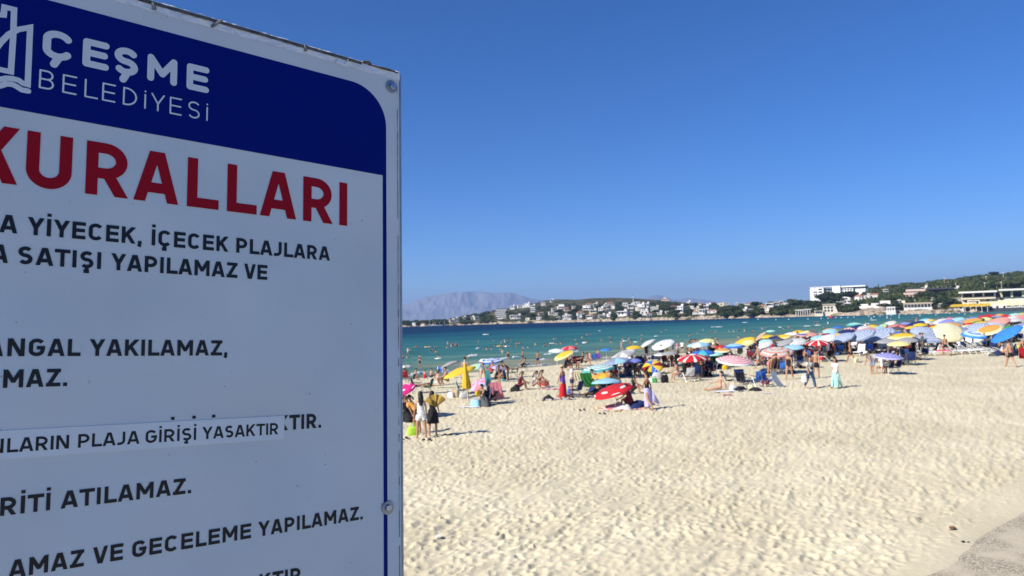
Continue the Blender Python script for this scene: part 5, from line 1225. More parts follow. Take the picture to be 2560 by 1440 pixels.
# ------------------------------------------------------------------ beach umbrellas
CAN = {}
def canopy_mesh(pat, cols, valance=True, rise=.30, ribs=8):
    """a unit canopy of radius 1: domed, sagging between the ribs, coloured panel by panel"""
    key = (pat, cols, valance, rise, ribs)
    if key in CAN: return CAN[key]
    sub = 8 if pat == 'ribbed' else 4; n = ribs * sub
    if pat.startswith('rings'): k = int(pat[5:] or 8)
    else: k = 5
    vs = [(0, 0, rise + .02)]; rr = [(j + 1) / k for j in range(k)]
    for q in rr:
        for i in range(n):
            a = 2 * math.pi * i / n; u = (i % sub) / sub; sag = math.sin(math.pi * u)
            rad = q * (1 - .075 * sag * q)
            vs.append((rad * math.cos(a), rad * math.sin(a), rise * (1 - q ** 1.75) + .012 * sag * q))
    fs = []; ms = []
    def colour(j, i):
        s = i // sub; u = i % sub
        if pat == 'solid': return 0
        if pat.startswith('rings'): return j % len(cols)
        if pat == 'panels': return s % len(cols)
        if pat == 'ribbed': return 1 if u in (0, sub - 1) and j > 0 else (0 if j > 0 else 1)
        if pat == 'centre': return 1 if j < 2 else 0
        if pat == 'rim': return 1 if j == k - 1 else 0
        return 0
    for i in range(n):
        fs.append((0, 1 + i, 1 + (i + 1) % n)); ms.append(colour(0, i))
    for j in range(k - 1):
        for i in range(n):
            fs.append((1 + j * n + i, 1 + (j + 1) * n + i, 1 + (j + 1) * n + (i + 1) % n, 1 + j * n + (i + 1) % n)); ms.append(colour(j + 1, i))
    if valance:
        o = len(vs)
        for i in range(n):
            a = 2 * math.pi * i / n; u = (i % sub) / sub; sag = math.sin(math.pi * u); rad = (1 - .075 * sag) * 1.01
            vs.append((rad * math.cos(a), rad * math.sin(a), -.075 - .03 * sag))
        for i in range(n):
            fs.append((1 + (k - 1) * n + i, o + i, o + (i + 1) % n, 1 + (k - 1) * n + (i + 1) % n)); ms.append(colour(k - 1, i))
    mb = MB(); mb.add(vs, fs); mb.m = ms; CAN[key] = mb.mesh('canopy', [fab(c) for c in cols], True)
    return CAN[key]
RIBM = {}
def rib_mesh():
    if 'r' not in RIBM:
        mb = MB(); mb.tube([(.0, 0, .30), (.35, 0, .27), (.7, 0, .15), (.985, 0, .0)], .007, 4); RIBM['r'] = mb.mesh('rib', metal)
        mb = MB(); mb.tube([(.03, 0, .0), (.55, 0, .20)], .006, 4); RIBM['s'] = mb.mesh('strut', metal)
    return RIBM['r'], RIBM['s']
POLE = {}
UM = []
BASE = {(1535, 962): 1019, (2220, 881): 937, (1836, 888): 958, (1731, 883.6): 943, (1631, 911): 935, (1002, 966): 1047, (1151, 918): 986, (1496, 909): 966, (1509, 930): 984, (1516, 943): 987, (1942, 867): 935, (1982, 860): 922, (1247, 912): 950, (1196, 907): 950,
        (1229, 893.5): 936, (1127, 903): 946, (1542, 893): 946, (1579, 894): 941, (1560, 877): 926, (1659, 852): 916, (1651, 880): 918, (1674, 876): 918, (1412, 879): 926, (1392, 870): 917, (1424, 863): 918, (1515, 869): 904, (2372, 821): 879, (2434, 829): 880, (2518, 824): 890, (2546, 811): 884,
        (2108, 835): 886, (2152, 827): 884, (2197, 825): 880, (2319, 832): 879, (2307, 818): 868, (1201, 953): 1001, (1758, 873): 925, (1747, 853): 905, (1788, 878): 920, (1803, 861): 912, (1808, 869): 914}
def umbrella(label, cx, ty, wpx, pat, cols, tilt=(-.22, -.12), D=None, H=1.8, valance=True, polec='white', ribs_=None, group='beach umbrellas on the sand', zoff=None):
    """canopy centred over cx with its top at ty, wpx photo pixels wide"""
    a, e = azel(cx, ty + 2)
    by = BASE.get((cx, ty))
    if by: q_ = ground(cx, by); D = math.hypot(q_.x, q_.y)
    if D is None:
        D = 60.
        for _ in range(30):
            zg = max(0, gz(D * math.sin(a), D * math.cos(a))); D = .5 * D + .5 * min(330, (CAMZ - zg - H) / max(.004, -e))
    x, y = D * math.sin(a), D * math.cos(a); zg = max(0.02, gz(x, y)) if zoff is None else zoff
    top = CAMZ + e * D; rad = max(.55, min(1.85, wpx * D / F / 2)); ht = top - zg
    ax = Vector((tilt[0], tilt[1], 1)).normalized()
    t = thing('beach_umbrella', label, 'umbrella', (x, y, zg), 0, group)
    # pole stands upright to the joint, the head above it leans with the canopy
    headl = min(rad * .32 + .55, ht * .8); piv = Vector((0, 0, ht)) - ax * headl
    base = Vector((piv.x, piv.y, -.25)); 
    sh = Vector((-piv.x * .5, -piv.y * .5, 0))
    b = MB(); b.tube([base + sh, piv + sh], .019, 8); b.obj('pole', plastic(polec), t)
    b = MB(); b.tube([piv + sh, piv + sh + ax * (headl - .04)], .014, 8); b.blob(piv + sh + ax * headl, .03, .03, .05, 6, 4); b.obj('head_tube', metal, t)
    q = Vector((0, 0, 1)).rotation_difference(ax) 
    c = link('canopy', canopy_mesh(pat, tuple(cols), valance), t); c.rotation_mode = 'QUATERNION'; c.rotation_quaternion = q @ Matrix.Rotation(random.uniform(0, .78), 3, 'Z').to_quaternion()
    rise = .30; c.scale = (rad, rad, rad * .84); c.location = piv + sh + ax * (headl - rad * rise * .84)
    if ribs_ if ribs_ is not None else wpx > 60:
        r_, s_ = rib_mesh()
        for i in range(8):
            for mm, nm in ((r_, 'rib'), (s_, 'strut')):
                o = link(nm, mm, c, (0, 0, -.012)); o.rotation_euler = (0, 0, math.pi / 4 * i)
    if pat == 'logo':
        for i in range(8):
            for (rc, ra, rb) in (((.64, .19, .075),) if i % 2 == 0 else ((.90, .22, .026),)):
                b = MB(); vs = []; a0 = math.pi / 4 * (i + .5)
                for jj in range(17):
                    an = 6.28318 * jj / 16; dr = rb * math.sin(an) * (jj < 16); dt = ra * math.cos(an) * (jj < 16)
                    xx = (rc + dr) * math.cos(a0) - dt * math.sin(a0); yy = (rc + dr) * math.sin(a0) + dt * math.cos(a0); qq = math.hypot(xx, yy) / .94
                    vs.append((xx, yy, .30 * (1 - min(qq, 1.06) ** 1.75) + .03))
                b.add(vs, [(jj, (jj + 1) % 16, 16) for jj in range(16)]); em = b.obj('emblem', cloth('white'), c)
                if rc < .8:
                    b = MB()
                    for q2_ in (-.09, -.03, .03, .09):
                        x0 = rc * math.cos(a0) - q2_ * math.sin(a0); y0 = rc * math.sin(a0) + q2_ * math.cos(a0); qq = math.hypot(x0, y0) / .94
                        b.blob((x0, y0, .30 * (1 - qq ** 1.75) + .032), .018, .018, .012, 5, 4)
                    lm = b.obj('emblem_letters', cloth(cols[0]), c)
    UM.append((x, y, zg, rad, label, cx, D)); return t
LD = (-.40, -.18); FL = (-.05, -.08); RD = (.3, -.1); TC = (-.15, -.55); BK = (-.35, .35)
umbs = [
    ('grey umbrella tipped over at the water\'s edge behind the open yellow one', 1127, 903, 50, 'solid', ['grey'], (-.35, .10)),
    ('small blue and white ringed umbrella nearest the sea on the left', 1229, 893.5, 62, 'rings9', ['paleslate', 'white', 'blue'], FL),
    ('pale green umbrella with white marks beside the open yellow one', 1196, 907, 60, 'panels', ['palegreen', 'palegreen', 'mint'], FL),
    ('plain lilac umbrella right of the pale green one', 1247, 912, 46, 'solid', ['lilac'], (.15, -.05)),
    ('wide open yellow umbrella behind the closed yellow one', 1151, 918, 84, 'solid', ['yellow'], (-.30, -.05)),
    ('magenta umbrella with white lettering partly behind the rules board', 1002, 966, 88, 'logo', ['magenta', 'white'], (-.35, -.25)),
    ('red and pink patterned umbrella above the flat white one', 1424, 863, 42, 'panels', ['red', 'pink'], FL),
    ('flat white umbrella by the wading man', 1392, 870, 42, 'solid', ['white'], (.05, -.1)),
    ('yellow umbrella below the flat white one', 1412, 879, 55, 'rim', ['yellow', 'paleyellow'], LD),
    ('small bright blue umbrella alone by the water', 1515, 869, 28, 'rings5', ['brightblue', 'blue'], FL),
    ('yellow umbrella left of the big tipped grey-white one', 1585, 862, 40, 'solid', ['yellow'], FL),
    ('big grey-white umbrella tipped towards the left', 1620, 852, 46, 'solid', ['lightgrey'], (-.55, .05)),
    ('low grey umbrella with faint pattern spread wide', 1560, 877, 66, 'panels', ['grey', 'lightgrey'], LD),
    ('white umbrella with fine grey stripes, large and tipped left', 1659, 852, 58, 'rings10', ['white', 'white', 'paleslate'], (-.35, -.25)),
    ('slate and white striped umbrella under the large white one', 1651, 880, 32, 'rings8', ['slate', 'white'], FL),
    ('plain grey umbrella right of the large white striped one', 1674, 876, 40, 'solid', ['grey'], FL),
    ('teal and white striped umbrella spread low', 1496, 909, 85, 'rings9', ['teal', 'white'], (-.12, -.05)),
    ('navy umbrella with sky blue marks', 1542, 893, 75, 'panels', ['slate', 'skyblue', 'slate', 'slate'], (-.18, 0)),
    ('dark slate blue umbrella behind the teal striped one', 1579, 894, 50, 'solid', ['periwinkle'], FL),
    ('umbrella with yellow, blue and dark red panels tipped on its side', 1631, 911, 52, 'panels', ['yellow', 'blue', 'yellow', 'darkred'], (-.35, -.75)),
    ('orange umbrella above the pale blue rimmed one', 1509, 930, 60, 'panels', ['orange', 'yellow'], FL),
    ('pale blue umbrella under the orange one', 1516, 943, 76, 'solid', ['skyblue'], (-.02, .06)),
    ('red umbrella with white lettering in the middle of the open sand', 1535, 962, 104, 'logo', ['red', 'white'], (-.30, -.10)),
    ('red umbrella with broad white ribs shading a seated group', 1731, 883.6, 74, 'ribbed', ['red', 'white'], (-.06, -.14)),
    ('pink and white ringed umbrella, large and low on the open sand', 1836, 888, 88, 'rings18', ['pink', 'pink', 'white'], (.06, -.18)),
    ('pale yellow umbrella at the water behind the blue ones', 1767, 845, 42, 'solid', ['paleyellow'], FL),
    ('light blue umbrella with white panels under the pale yellow one', 1747, 853, 56, 'panels', ['skyblue', 'white', 'skyblue'], FL),
    ('deep blue umbrella with turquoise panel', 1758, 873, 56, 'panels', ['blue', 'blue', 'turquoise'], FL),
    ('pale green umbrella right of the deep blue one', 1788, 878, 40, 'solid', ['mint'], FL),
    ('red umbrella over the yellow and white one', 1803, 861, 32, 'solid', ['red'], FL),
    ('yellow and white umbrella under the red one', 1808, 869, 44, 'rim', ['orange', 'cream'], FL),
    ('blue and white umbrella behind the red one', 1836, 857, 50, 'rim', ['skyblue', 'blue'], FL),
    ('large yellow umbrella tipped left, right of the blue and white one', 1862, 846, 56, 'solid', ['yellow'], LD),
    ('brownish grey umbrella tipped on edge', 1904, 835, 34, 'solid', ['tan'], (-.8, .1)),
    ('yellow umbrella left of a matching yellow one', 1921, 835, 36, 'solid', ['yellow'], FL),
    ('yellow umbrella right of a matching yellow one', 1957, 835, 42, 'rim', ['yellow', 'paleyellow'], (-.2, -.1)),
    ('white umbrella beside the small yellow one near the sea', 1978, 829, 32, 'solid', ['white'], FL),
    ('small yellow umbrella beside the white one near the sea', 1997, 824, 32, 'solid', ['yellow'], FL),
    ('pale teal umbrella farthest seaward of its cluster', 1927, 823, 22, 'solid', ['mint'], FL),
    ('blue umbrella with pink rim', 2005, 832, 26, 'rim', ['blue', 'salmon'], FL),
    ('salmon umbrella right of the blue one', 2024, 829, 40, 'solid', ['salmon'], FL),
    ('grey umbrella tipped left behind the shirtless walking man', 1913, 854, 42, 'solid', ['lightgrey'], LD),
    ('dark grey umbrella tipped left', 1964, 849, 38, 'solid', ['grey'], LD),
    ('red, orange and green ringed umbrella on the open sand', 1942, 867, 78, 'rings15', ['salmon', 'salmon', 'mint', 'lightgrey', 'salmon'], (-.1, -.2)),
    ('light blue umbrella right of the ringed one', 1982, 860, 52, 'solid', ['skyblue'], FL),
    ('red and white ribbed umbrella behind the man with the camera', 2044, 848, 56, 'ribbed', ['red', 'white'], FL),
    ('pale slate umbrella with white stripes behind the red ribbed one', 2066, 838, 46, 'rings10', ['paleslate', 'white'], LD),
    ('yellow umbrella at the sea edge left of the teal pyramid', 2076, 819, 34, 'solid', ['yellow'], FL),
    ('teal pyramid-shaped umbrella with dark edge', 2137, 804.5, 42, 'rim', ['mint', 'teal'], (0, -.02)),
    ('small blue umbrella left of the teal pyramid', 2095, 813, 24, 'solid', ['blue'], FL),
    ('deep yellow umbrella among the striped slate ones', 2097, 832, 28, 'solid', ['yellow'], FL),
    ('dark red umbrella left of the slate ones', 2060, 834, 34, 'solid', ['darkred'], LD),
    ('slate striped umbrella tipped left, leftmost of the big row', 2108, 835, 54, 'rings10', ['paleslate', 'slate'], LD),
    ('slate striped umbrella tipped left, second in the big row', 2152, 827, 66, 'rings10', ['paleslate', 'slate'], LD),
    ('slate striped umbrella tipped left, third in the big row', 2197, 825, 74, 'rings10', ['paleslate', 'slate'], LD),
    ('pink umbrella under the teal pyramid', 2123, 817, 24, 'ribbed', ['pink', 'white'], FL),
    ('salmon umbrella right under the teal pyramid', 2143, 822, 40, 'solid', ['salmon'], FL),
    ('salmon umbrella behind the slate row', 2172, 817, 36, 'solid', ['salmon'], FL),
    ('small yellow umbrella over the salmon one', 2180, 810, 28, 'solid', ['yellow'], FL),
    ('white and navy umbrella at the sea edge', 2165, 807.5, 16, 'panels', ['white', 'navy'], LD),
    ('lime green umbrella at the sea edge', 2211, 808, 22, 'panels', ['lime', 'skyblue'], FL),
    ('cream umbrella left of the lime green one', 2199, 814, 26, 'solid', ['cream'], FL),
    ('red and salmon umbrella seaward of the slate row', 2246, 810, 44, 'panels', ['red', 'salmon'], (-.05, -.2)),
    ('violet blue umbrella right of the red and salmon one', 2265, 803, 24, 'solid', ['periwinkle'], FL),
    ('yellow umbrella between the violet blue and orange ones', 2279, 813, 28, 'solid', ['yellow'], FL),
    ('orange umbrella by the sea edge', 2301, 806, 30, 'solid', ['yellow'], FL),
    ('dark grey-green umbrella low behind the loungers', 2218, 845, 46, 'solid', ['grey'], FL),
    ('grey umbrella low, right of the pale yellow one', 2268, 842, 48, 'solid', ['grey'], FL),
    ('long yellow umbrella above the pale yellow one', 2255, 831, 60, 'rim', ['yellow', 'paleyellow'], (-.1, -.05)),
    ('pale yellow umbrella under the long yellow one', 2247, 851, 48, 'solid', ['paleyellow'], FL),
    ('slate striped umbrella standing tallest in the back row', 2307, 818, 54, 'rings10', ['paleslate', 'slate'], (-.1, -.35)),
    ('broad slate blue umbrella behind the shirtless man in black shorts', 2319, 832, 84, 'rings10', ['paleslate', 'slate'], (-.05, -.12)),
    ('violet striped umbrella alone on the open sand', 2220, 881, 62, 'rings12', ['periwinkle', 'periwinkle', 'lilac'], (.05, -.12)),
    ('small blue and white umbrella, seaward', 2297, 799, 20, 'panels', ['blue', 'white'], FL),
    ('white umbrella seaward of the orange one', 2314, 800, 22, 'solid', ['white'], FL),
    ('small yellow umbrella seaward of the white one', 2327, 796, 18, 'solid', ['yellow'], FL),
    ('dusty pink umbrella tipped left', 2350, 797, 30, 'solid', ['lightgrey'], (-.4, -.1)),
    ('cornflower blue umbrella right of the dusty pink one', 2364, 800, 34, 'solid', ['periwinkle'], LD),
    ('rose umbrella left of a smaller rose one', 2374, 792, 26, 'solid', ['pink'], FL),
    ('smaller rose umbrella at the sea edge', 2400, 792, 22, 'solid', ['pink'], FL),
    ('slate blue umbrella under the rose ones', 2388, 802, 36, 'solid', ['slate'], FL),
    ('red umbrella in the crowd left of the pink patterned one', 2337, 811, 26, 'solid', ['red'], FL),
    ('pink and white patterned umbrella in the crowd', 2360, 808, 28, 'panels', ['pink', 'white', 'magenta'], FL),
    ('small orange umbrella in the crowd', 2391, 808, 20, 'solid', ['orange'], FL),
    ('pale yellow umbrella beside the slate blue tipped one', 2421, 810, 24, 'solid', ['paleyellow'], FL),
    ('slate striped umbrella tipped left above the ringed blue one', 2437, 811, 56, 'rings10', ['paleslate', 'slate'], LD),
    ('grey slate umbrella above the cream one', 2393, 814, 40, 'solid', ['slate'], FL),
    ('orange umbrella over a red one', 2430, 797, 40, 'solid', ['orange'], LD),
    ('red umbrella under the orange one', 2425, 805, 24, 'solid', ['red'], FL),
    ('bright green umbrella between orange and yellow ones', 2446, 800, 26, 'solid', ['green'], FL),
    ('bright yellow umbrella right of the green one', 2461, 802, 38, 'solid', ['yellow'], (0, -.2)),
    ('pale yellow umbrella above the bright yellow one', 2462, 791, 28, 'solid', ['paleyellow'], FL),
    ('bright blue umbrella at the far sea edge', 2436, 790, 22, 'solid', ['brightblue'], FL),
    ('red umbrella at the far sea edge, right of the blue one', 2476, 784, 26, 'solid', ['red'], FL),
    ('crimson umbrella at the far sea edge', 2459, 787, 24, 'solid', ['red'], FL),
    ('black and grey umbrella at the far sea edge', 2492, 787, 28, 'rim', ['slate', 'black'], FL),
    ('white umbrella far right by the sea', 2531, 789, 36, 'solid', ['white'], FL),
    ('lilac pink umbrella at the right edge by the sea', 2549, 791, 40, 'rim', ['pink', 'lilac'], FL),
    ('orange and cream umbrella above the ringed blue one', 2474, 815, 52, 'rim', ['orange', 'cream'], LD),
    ('large plain cream umbrella facing the camera', 2372, 821, 62, 'solid', ['cream'], (-.15, -.85)),
    ('blue and white ringed umbrella beside the cream one', 2434, 829, 52, 'rings6', ['white', 'skyblue', 'brightblue'], (.05, -.22)),
    ('plain bright blue umbrella tipped steeply left', 2518, 824, 66, 'solid', ['brightblue'], (-.62, .08)),
    ('black umbrella with white rim behind the bright blue one', 2546, 811, 84, 'rim', ['slate', 'white'], (-.42, .28)),
    ('dark green umbrella near the right edge', 2528, 812, 30, 'solid', ['green'], FL),
    ('salmon umbrella left of the white far one', 2510, 797, 24, 'solid', ['salmon'], FL),
    ('small red umbrella at the far right by the sea', 2513, 785, 26, 'solid', ['red'], FL),
    ('pale green umbrella at the far right by the sea', 2540, 781, 28, 'solid', ['mint'], FL),
    ('yellow umbrella at the far right corner by the sea', 2556, 780, 26, 'solid', ['yellow'], FL),
    ('peach umbrella far off by the sea', 2500, 782.5, 18, 'solid', ['orange'], FL),
]
random.seed(91)
for _i in range(30):
    cx = 1870 + 690 * (_i + random.random()) / 30; sh = np.interp(cx, [1719, 1900, 2060, 2300, 2480, 2560], [880, 857, 830, 806.5, 792, 788]); dpt = random.uniform(-6, 26) if cx > 1960 else random.uniform(-4, 10)
    ty = sh - 14 + max(dpt, 3); cw = random.choice([('yellow', 'plain yellow'), ('salmon', 'plain salmon'), ('grey', 'plain grey'), ('red', 'plain red'), ('paleslate', 'plain pale slate'), ('lightgrey', 'plain off-white'), ('darkgrey', 'plain charcoal'), ('orange', 'plain orange'), ('skyblue', 'plain sky blue'), ('navy', 'plain navy'), ('paleyellow', 'plain pale yellow'), ('mint', 'plain mint')])
    umbs.append((cw[1] + ' umbrella half hidden in the dense right-hand crowd', cx, ty, 26 + max(0, dpt) * .9 + random.uniform(-3, 4), 'solid', [cw[0]], random.choice([FL, LD, FL, (-.2, -.3)])))
for (lab, cx, ty, w, pat, cols, tilt) in umbs: umbrella(lab, cx, ty, w, pat, cols, tilt)

# the closed umbrella
p = ground(1170, 1013); D = p.y
t = thing('closed_umbrella', 'tall closed yellow umbrella furled round its white pole', 'umbrella', p)
k = D / F; Hh = (1013 - 906) * k
b = MB(); b.tube([(0, 0, -.2), (-.02, 0, Hh * .55), (-.12, 0, Hh)], .02, 8); b.obj('pole', plastic('white'), t)
vs = []; n = 24
for j, (z, r) in enumerate([(Hh * .985, .02), (Hh * .93, .06), (Hh * .8, .10), (Hh * .65, .15), (Hh * .5, .19), (Hh * .41, .205), (Hh * .375, .17), (Hh * .39, .06)]):
    for i in range(n):
        a = 6.28318 * i / n; w = 1 + .20 * math.sin(a * 8 + j * .4) * (r > .05)
        vs.append((-.10 + .10 * (1 - z / Hh) + r * w * math.cos(a), r * w * math.sin(a), z + .02 * math.sin(a * 8) * (j == 6)))
b = MB(); b.add(vs, [(j * n + i, (j + 1) * n + i, (j + 1) * n + (i + 1) % n, j * n + (i + 1) % n) for j in range(7) for i in range(n)]); b.obj('furled_canopy', fab('yellow'), t, True)
b = MB(); b.blob((-.12, 0, Hh + .03), .035, .035, .06, 7, 5); b.obj('finial', plastic('white'), t)

# ------------------------------------------------------------------ chairs, loungers, bags and the rest
CHM = {}
def camp_chair(label, p, rz, c='navy', trim=None, scale=1, group='folding chairs on the sand'):
    t = thing('camp_chair', label, 'folding chair', p, rz, group); t.scale = (scale,) * 3
    if c not in CHM:
        s = MB(); s.add([(-.26, -.22, .42), (.26, -.22, .42), (.27, .24, .46), (-.27, .24, .46), (0, 0, .38), (-.26, -.22, .405), (.26, -.22, .405), (.27, .24, .445), (-.27, .24, .445), (0, 0, .365)], [(0, 1, 4), (1, 2, 4), (2, 3, 4), (3, 0, 4), (6, 5, 9), (7, 6, 9), (8, 7, 9), (5, 8, 9)])
        b = MB(); b.add([(-.27, -.22, .44), (.27, -.22, .44), (.27, -.36, .92), (-.27, -.36, .92), (0, -.34, .70), (-.27, -.24, .44), (.27, -.24, .44), (.27, -.38, .92), (-.27, -.38, .92), (0, -.37, .70)], [(1, 0, 4), (2, 1, 4), (3, 2, 4), (0, 3, 4), (5, 6, 9), (6, 7, 9), (7, 8, 9), (8, 5, 9), (2, 3, 8, 7)])
        CHM[c] = (s.mesh('seat', cloth(c)), b.mesh('backrest', cloth(c)))
    if 'leg' not in CHM:
        for nm, pts in (('leg', [(-.29, -.26, 0), (.29, -.22, .62)]), ('leg2', [(.29, -.26, 0), (-.29, -.22, .62)]), ('leg3', [(-.29, .28, 0), (.29, .24, .45)]), ('leg4', [(.29, .28, 0), (-.29, .24, .45)]), ('leg5', [(-.29, -.26, 0), (-.29, .24, .62)]), ('leg6', [(.29, -.26, 0), (.29, .24, .62)])):
            b = MB(); b.tube(pts, .012, 5); CHM[nm] = b.mesh('leg', metal)
        for s_ in (-1, 1):
            b = MB(); b.box(s_ * .30 - .035, -.26, .62, s_ * .30 + .035, .26, .645); CHM['arm%d' % s_] = b.mesh('armrest', cloth('black'))
            b = MB(); b.tube([(s_ * .29, -.20, .40), (s_ * .28, -.37, .93)], .012, 5); CHM['up%d' % s_] = b.mesh('back_post', metal)
    link('seat', CHM[c][0], t); link('backrest', CHM[c][1], t)
    for k_ in ('leg', 'leg2', 'leg3', 'leg4', 'leg5', 'leg6'): link('leg', CHM[k_], t)
    for s_ in (-1, 1): link('armrest', CHM['arm%d' % s_], t); link('back_post', CHM['up%d' % s_], t)
    return t
def lounger(label, p, rz, c='white', back=38, cushion=None, group='white plastic sun loungers'):
    t = thing('sun_lounger', label, 'sun lounger', p, rz, group)
    k_ = ('L', back)
    if k_ not in CHM:
        f = MB()
        for x in (-.30, .30): f.box(x - .03, -.95, .30, x + .03, .95, .35)
        f.box(-.27, -.95, .302, .27, -.90, .348); f.box(-.27, .90, .302, .27, .95, .348)
        sl = MB()
        for i in range(11): y = -.86 + i * .10; sl.box(-.265, y, .33, .265, y + .07, .352)
        bk = MB(); cb, sb_ = math.cos(R(back)), math.sin(R(back))
        for i in range(7):
            d0 = .03 + i * .10; d1 = d0 + .075
            bk.add([(-.26, .26 + d0 * cb, .36 + d0 * sb_), (.26, .26 + d0 * cb, .36 + d0 * sb_), (.26, .26 + d1 * cb, .36 + d1 * sb_), (-.26, .26 + d1 * cb, .36 + d1 * sb_), (-.26, .26 + d0 * cb + .01, .34 + d0 * sb_), (.26, .26 + d0 * cb + .01, .34 + d0 * sb_), (.26, .26 + d1 * cb + .01, .34 + d1 * sb_), (-.26, .26 + d1 * cb + .01, .34 + d1 * sb_)], [(0, 1, 2, 3), (7, 6, 5, 4), (0, 4, 5, 1), (2, 6, 7, 3)])
        for x in (-.29, .29): bk.tube([(x, .24, .35), (x, .26 + .74 * cb, .36 + .74 * sb_)], .02, 5)
        CHM[k_] = (f.mesh('frame', plastic('white')), sl.mesh('slatted_seat', plastic('white')), bk.mesh('backrest', plastic('white')))
        lg = []
        for x in (-.28, .28):
            for (ya, yb) in ((-.70, -.86), (.50, .66)): b = MB(); b.tube([(x, ya, .31), (x, yb, 0)], [.032, .024], 5); lg.append(b.mesh('leg', plastic('white')))
            b = MB(); b.tube([(x, .62, .32), (x, .26 + .5 * cb, .36 + .5 * sb_)], .016, 5); lg.append(b.mesh('prop', plastic('white')))
        CHM[k_, 'legs'] = lg
    link('frame', CHM[k_][0], t); link('slatted_seat', CHM[k_][1], t); link('backrest', CHM[k_][2], t)
    for m_ in CHM[k_, 'legs']: link(m_.name.split('.')[0], m_, t)
    if cushion:
        b = MB(); b.box(-.25, -.88, .355, .25, .24, .42); cu = b.obj('cushion', cloth(cushion), t)
    return t
def blobthing(name, label, cat, p, parts, rz=0, group=None):
    """parts: (part name, [(centre, radii)], material)"""
    t = thing(name, label, cat, p, rz, group)
    for nm, bl, mt in parts:
        b = MB()
        for c, r in bl: b.blob(c, *r, 9, 6, .08)
        b.obj(nm, mt, t, True)
    return t
def bag(label, p, c, w=.40, h=.34, d=.22, rz=0, group='bags on the sand'):
    t = thing('beach_bag', label, 'bag', p, rz, group); b = MB()
    n = 12; vs = []
    for z, q in ((0, .92), (.05, 1.05), (h * .5, 1.1), (h * .85, .92), (h, .78)):
        for i in range(n):
            a = 6.283 * i / n; cx = math.copysign(abs(math.cos(a)) ** .6, math.cos(a)); sy = math.copysign(abs(math.sin(a)) ** .6, math.sin(a)); vs.append((w / 2 * q * cx, d / 2 * q * sy, z + random.uniform(-.012, .012)))
    b.add(vs, [(j * n + i, j * n + (i + 1) % n, (j + 1) * n + (i + 1) % n, (j + 1) * n + i) for j in range(4) for i in range(n)] + [tuple(4 * n + i for i in range(n))])
    b.obj('bag_body', cloth(c), t, True)
    for s in (-1, 1):
        b = MB(); b.tube([(-w * .22, s * d * .3, h * .95), (-w * .15, s * d * .32, h * 1.4), (w * .15, s * d * .32, h * 1.4), (w * .22, s * d * .3, h * .95)], .010, 5); b.obj('handle', cloth(c), t)
    return t
def towel(label, p, c, w=1.6, d=.8, rz=0, c2=None, group='towels laid on the sand'):
    t = thing('beach_towel', label, 'towel', (p.x, p.y, 0), rz, group); nx, ny = 16, 9; vs = []
    for i in range(nx + 1):
        for j in range(ny + 1):
            x = (i / nx - .5) * w; y = (j / ny - .5) * d; X_ = p.x + x * math.cos(rz) - y * math.sin(rz); Y_ = p.y + x * math.sin(rz) + y * math.cos(rz)
            vs.append((x, y, gz(X_, Y_) + .035 + .03 * math.sin(i * 1.9 + j * .7) * math.sin(j * 1.3 + i)))
    b = MB(); fs = [(i * (ny + 1) + j, (i + 1) * (ny + 1) + j, (i + 1) * (ny + 1) + j + 1, i * (ny + 1) + j + 1) for i in range(nx) for j in range(ny)]
    b.add(vs, fs); b.m = [(1 if (c2 and (i % 4 == 1)) else 0) for i in range(nx) for j in range(ny)]
    b.obj('cloth_sheet', [cloth(c), cloth(c2 or c)], t, True); return t
def cloth_lump(label, p, c, w=.6, h=.25, name='clothes_heap', cat='clothes', group='clothes and bags dropped on the sand'):
    t = thing(name, label, cat, p, random.uniform(0, 3), group); b = MB(); n, m_ = 14, 6; s = random.uniform(0, 9); vs = []
    for j in range(m_ + 1):
        th = math.pi / 2 * j / m_
        for i in range(n):
            a = 6.283 * i / n; q = 1 + .28 * math.sin(a * 3 + s) + .15 * math.sin(a * 5 + j)
            vs.append((w / 2 * q * math.sin(th) * math.cos(a), w / 2.6 * q * math.sin(th) * math.sin(a), h * math.cos(th) * (1 + .18 * math.sin(a * 2 + s)) - .03))
    b.add(vs, [(j * n + i, (j + 1) * n + i, (j + 1) * n + (i + 1) % n, j * n + (i + 1) % n) for j in range(m_) for i in range(n)])
    b.obj('fabric', cloth(c), t, True); return t
def draped(label, p, c, w, z0, z1, rz=0, name='hanging_towel', cat='towel', sway=.1):
    t = thing(name, label, cat, p, rz, 'cloths hung up to dry'); nx, nz_ = 14, 10; vs = []
    for i in range(nx + 1):
        for j in range(nz_ + 1):
            x = (i / nx - .5) * w * (1 - .25 * (1 - j / nz_)); z = z0 + (z1 - z0) * (1 - j / nz_); vs.append((x + sway * (j / nz_) ** 2, .05 * math.sin(i * 1.4) * (j / nz_) + .02, z + .02 * math.sin(i)))
    b = MB(); b.add(vs, [(i * (nz_ + 1) + j, (i + 1) * (nz_ + 1) + j, (i + 1) * (nz_ + 1) + j + 1, i * (nz_ + 1) + j + 1) for i in range(nx) for j in range(nz_)]); b.obj('cloth_sheet', fab(c), t, True); return t
def px_h(p, hpx): return hpx * (p - CAM).dot(FW) / F

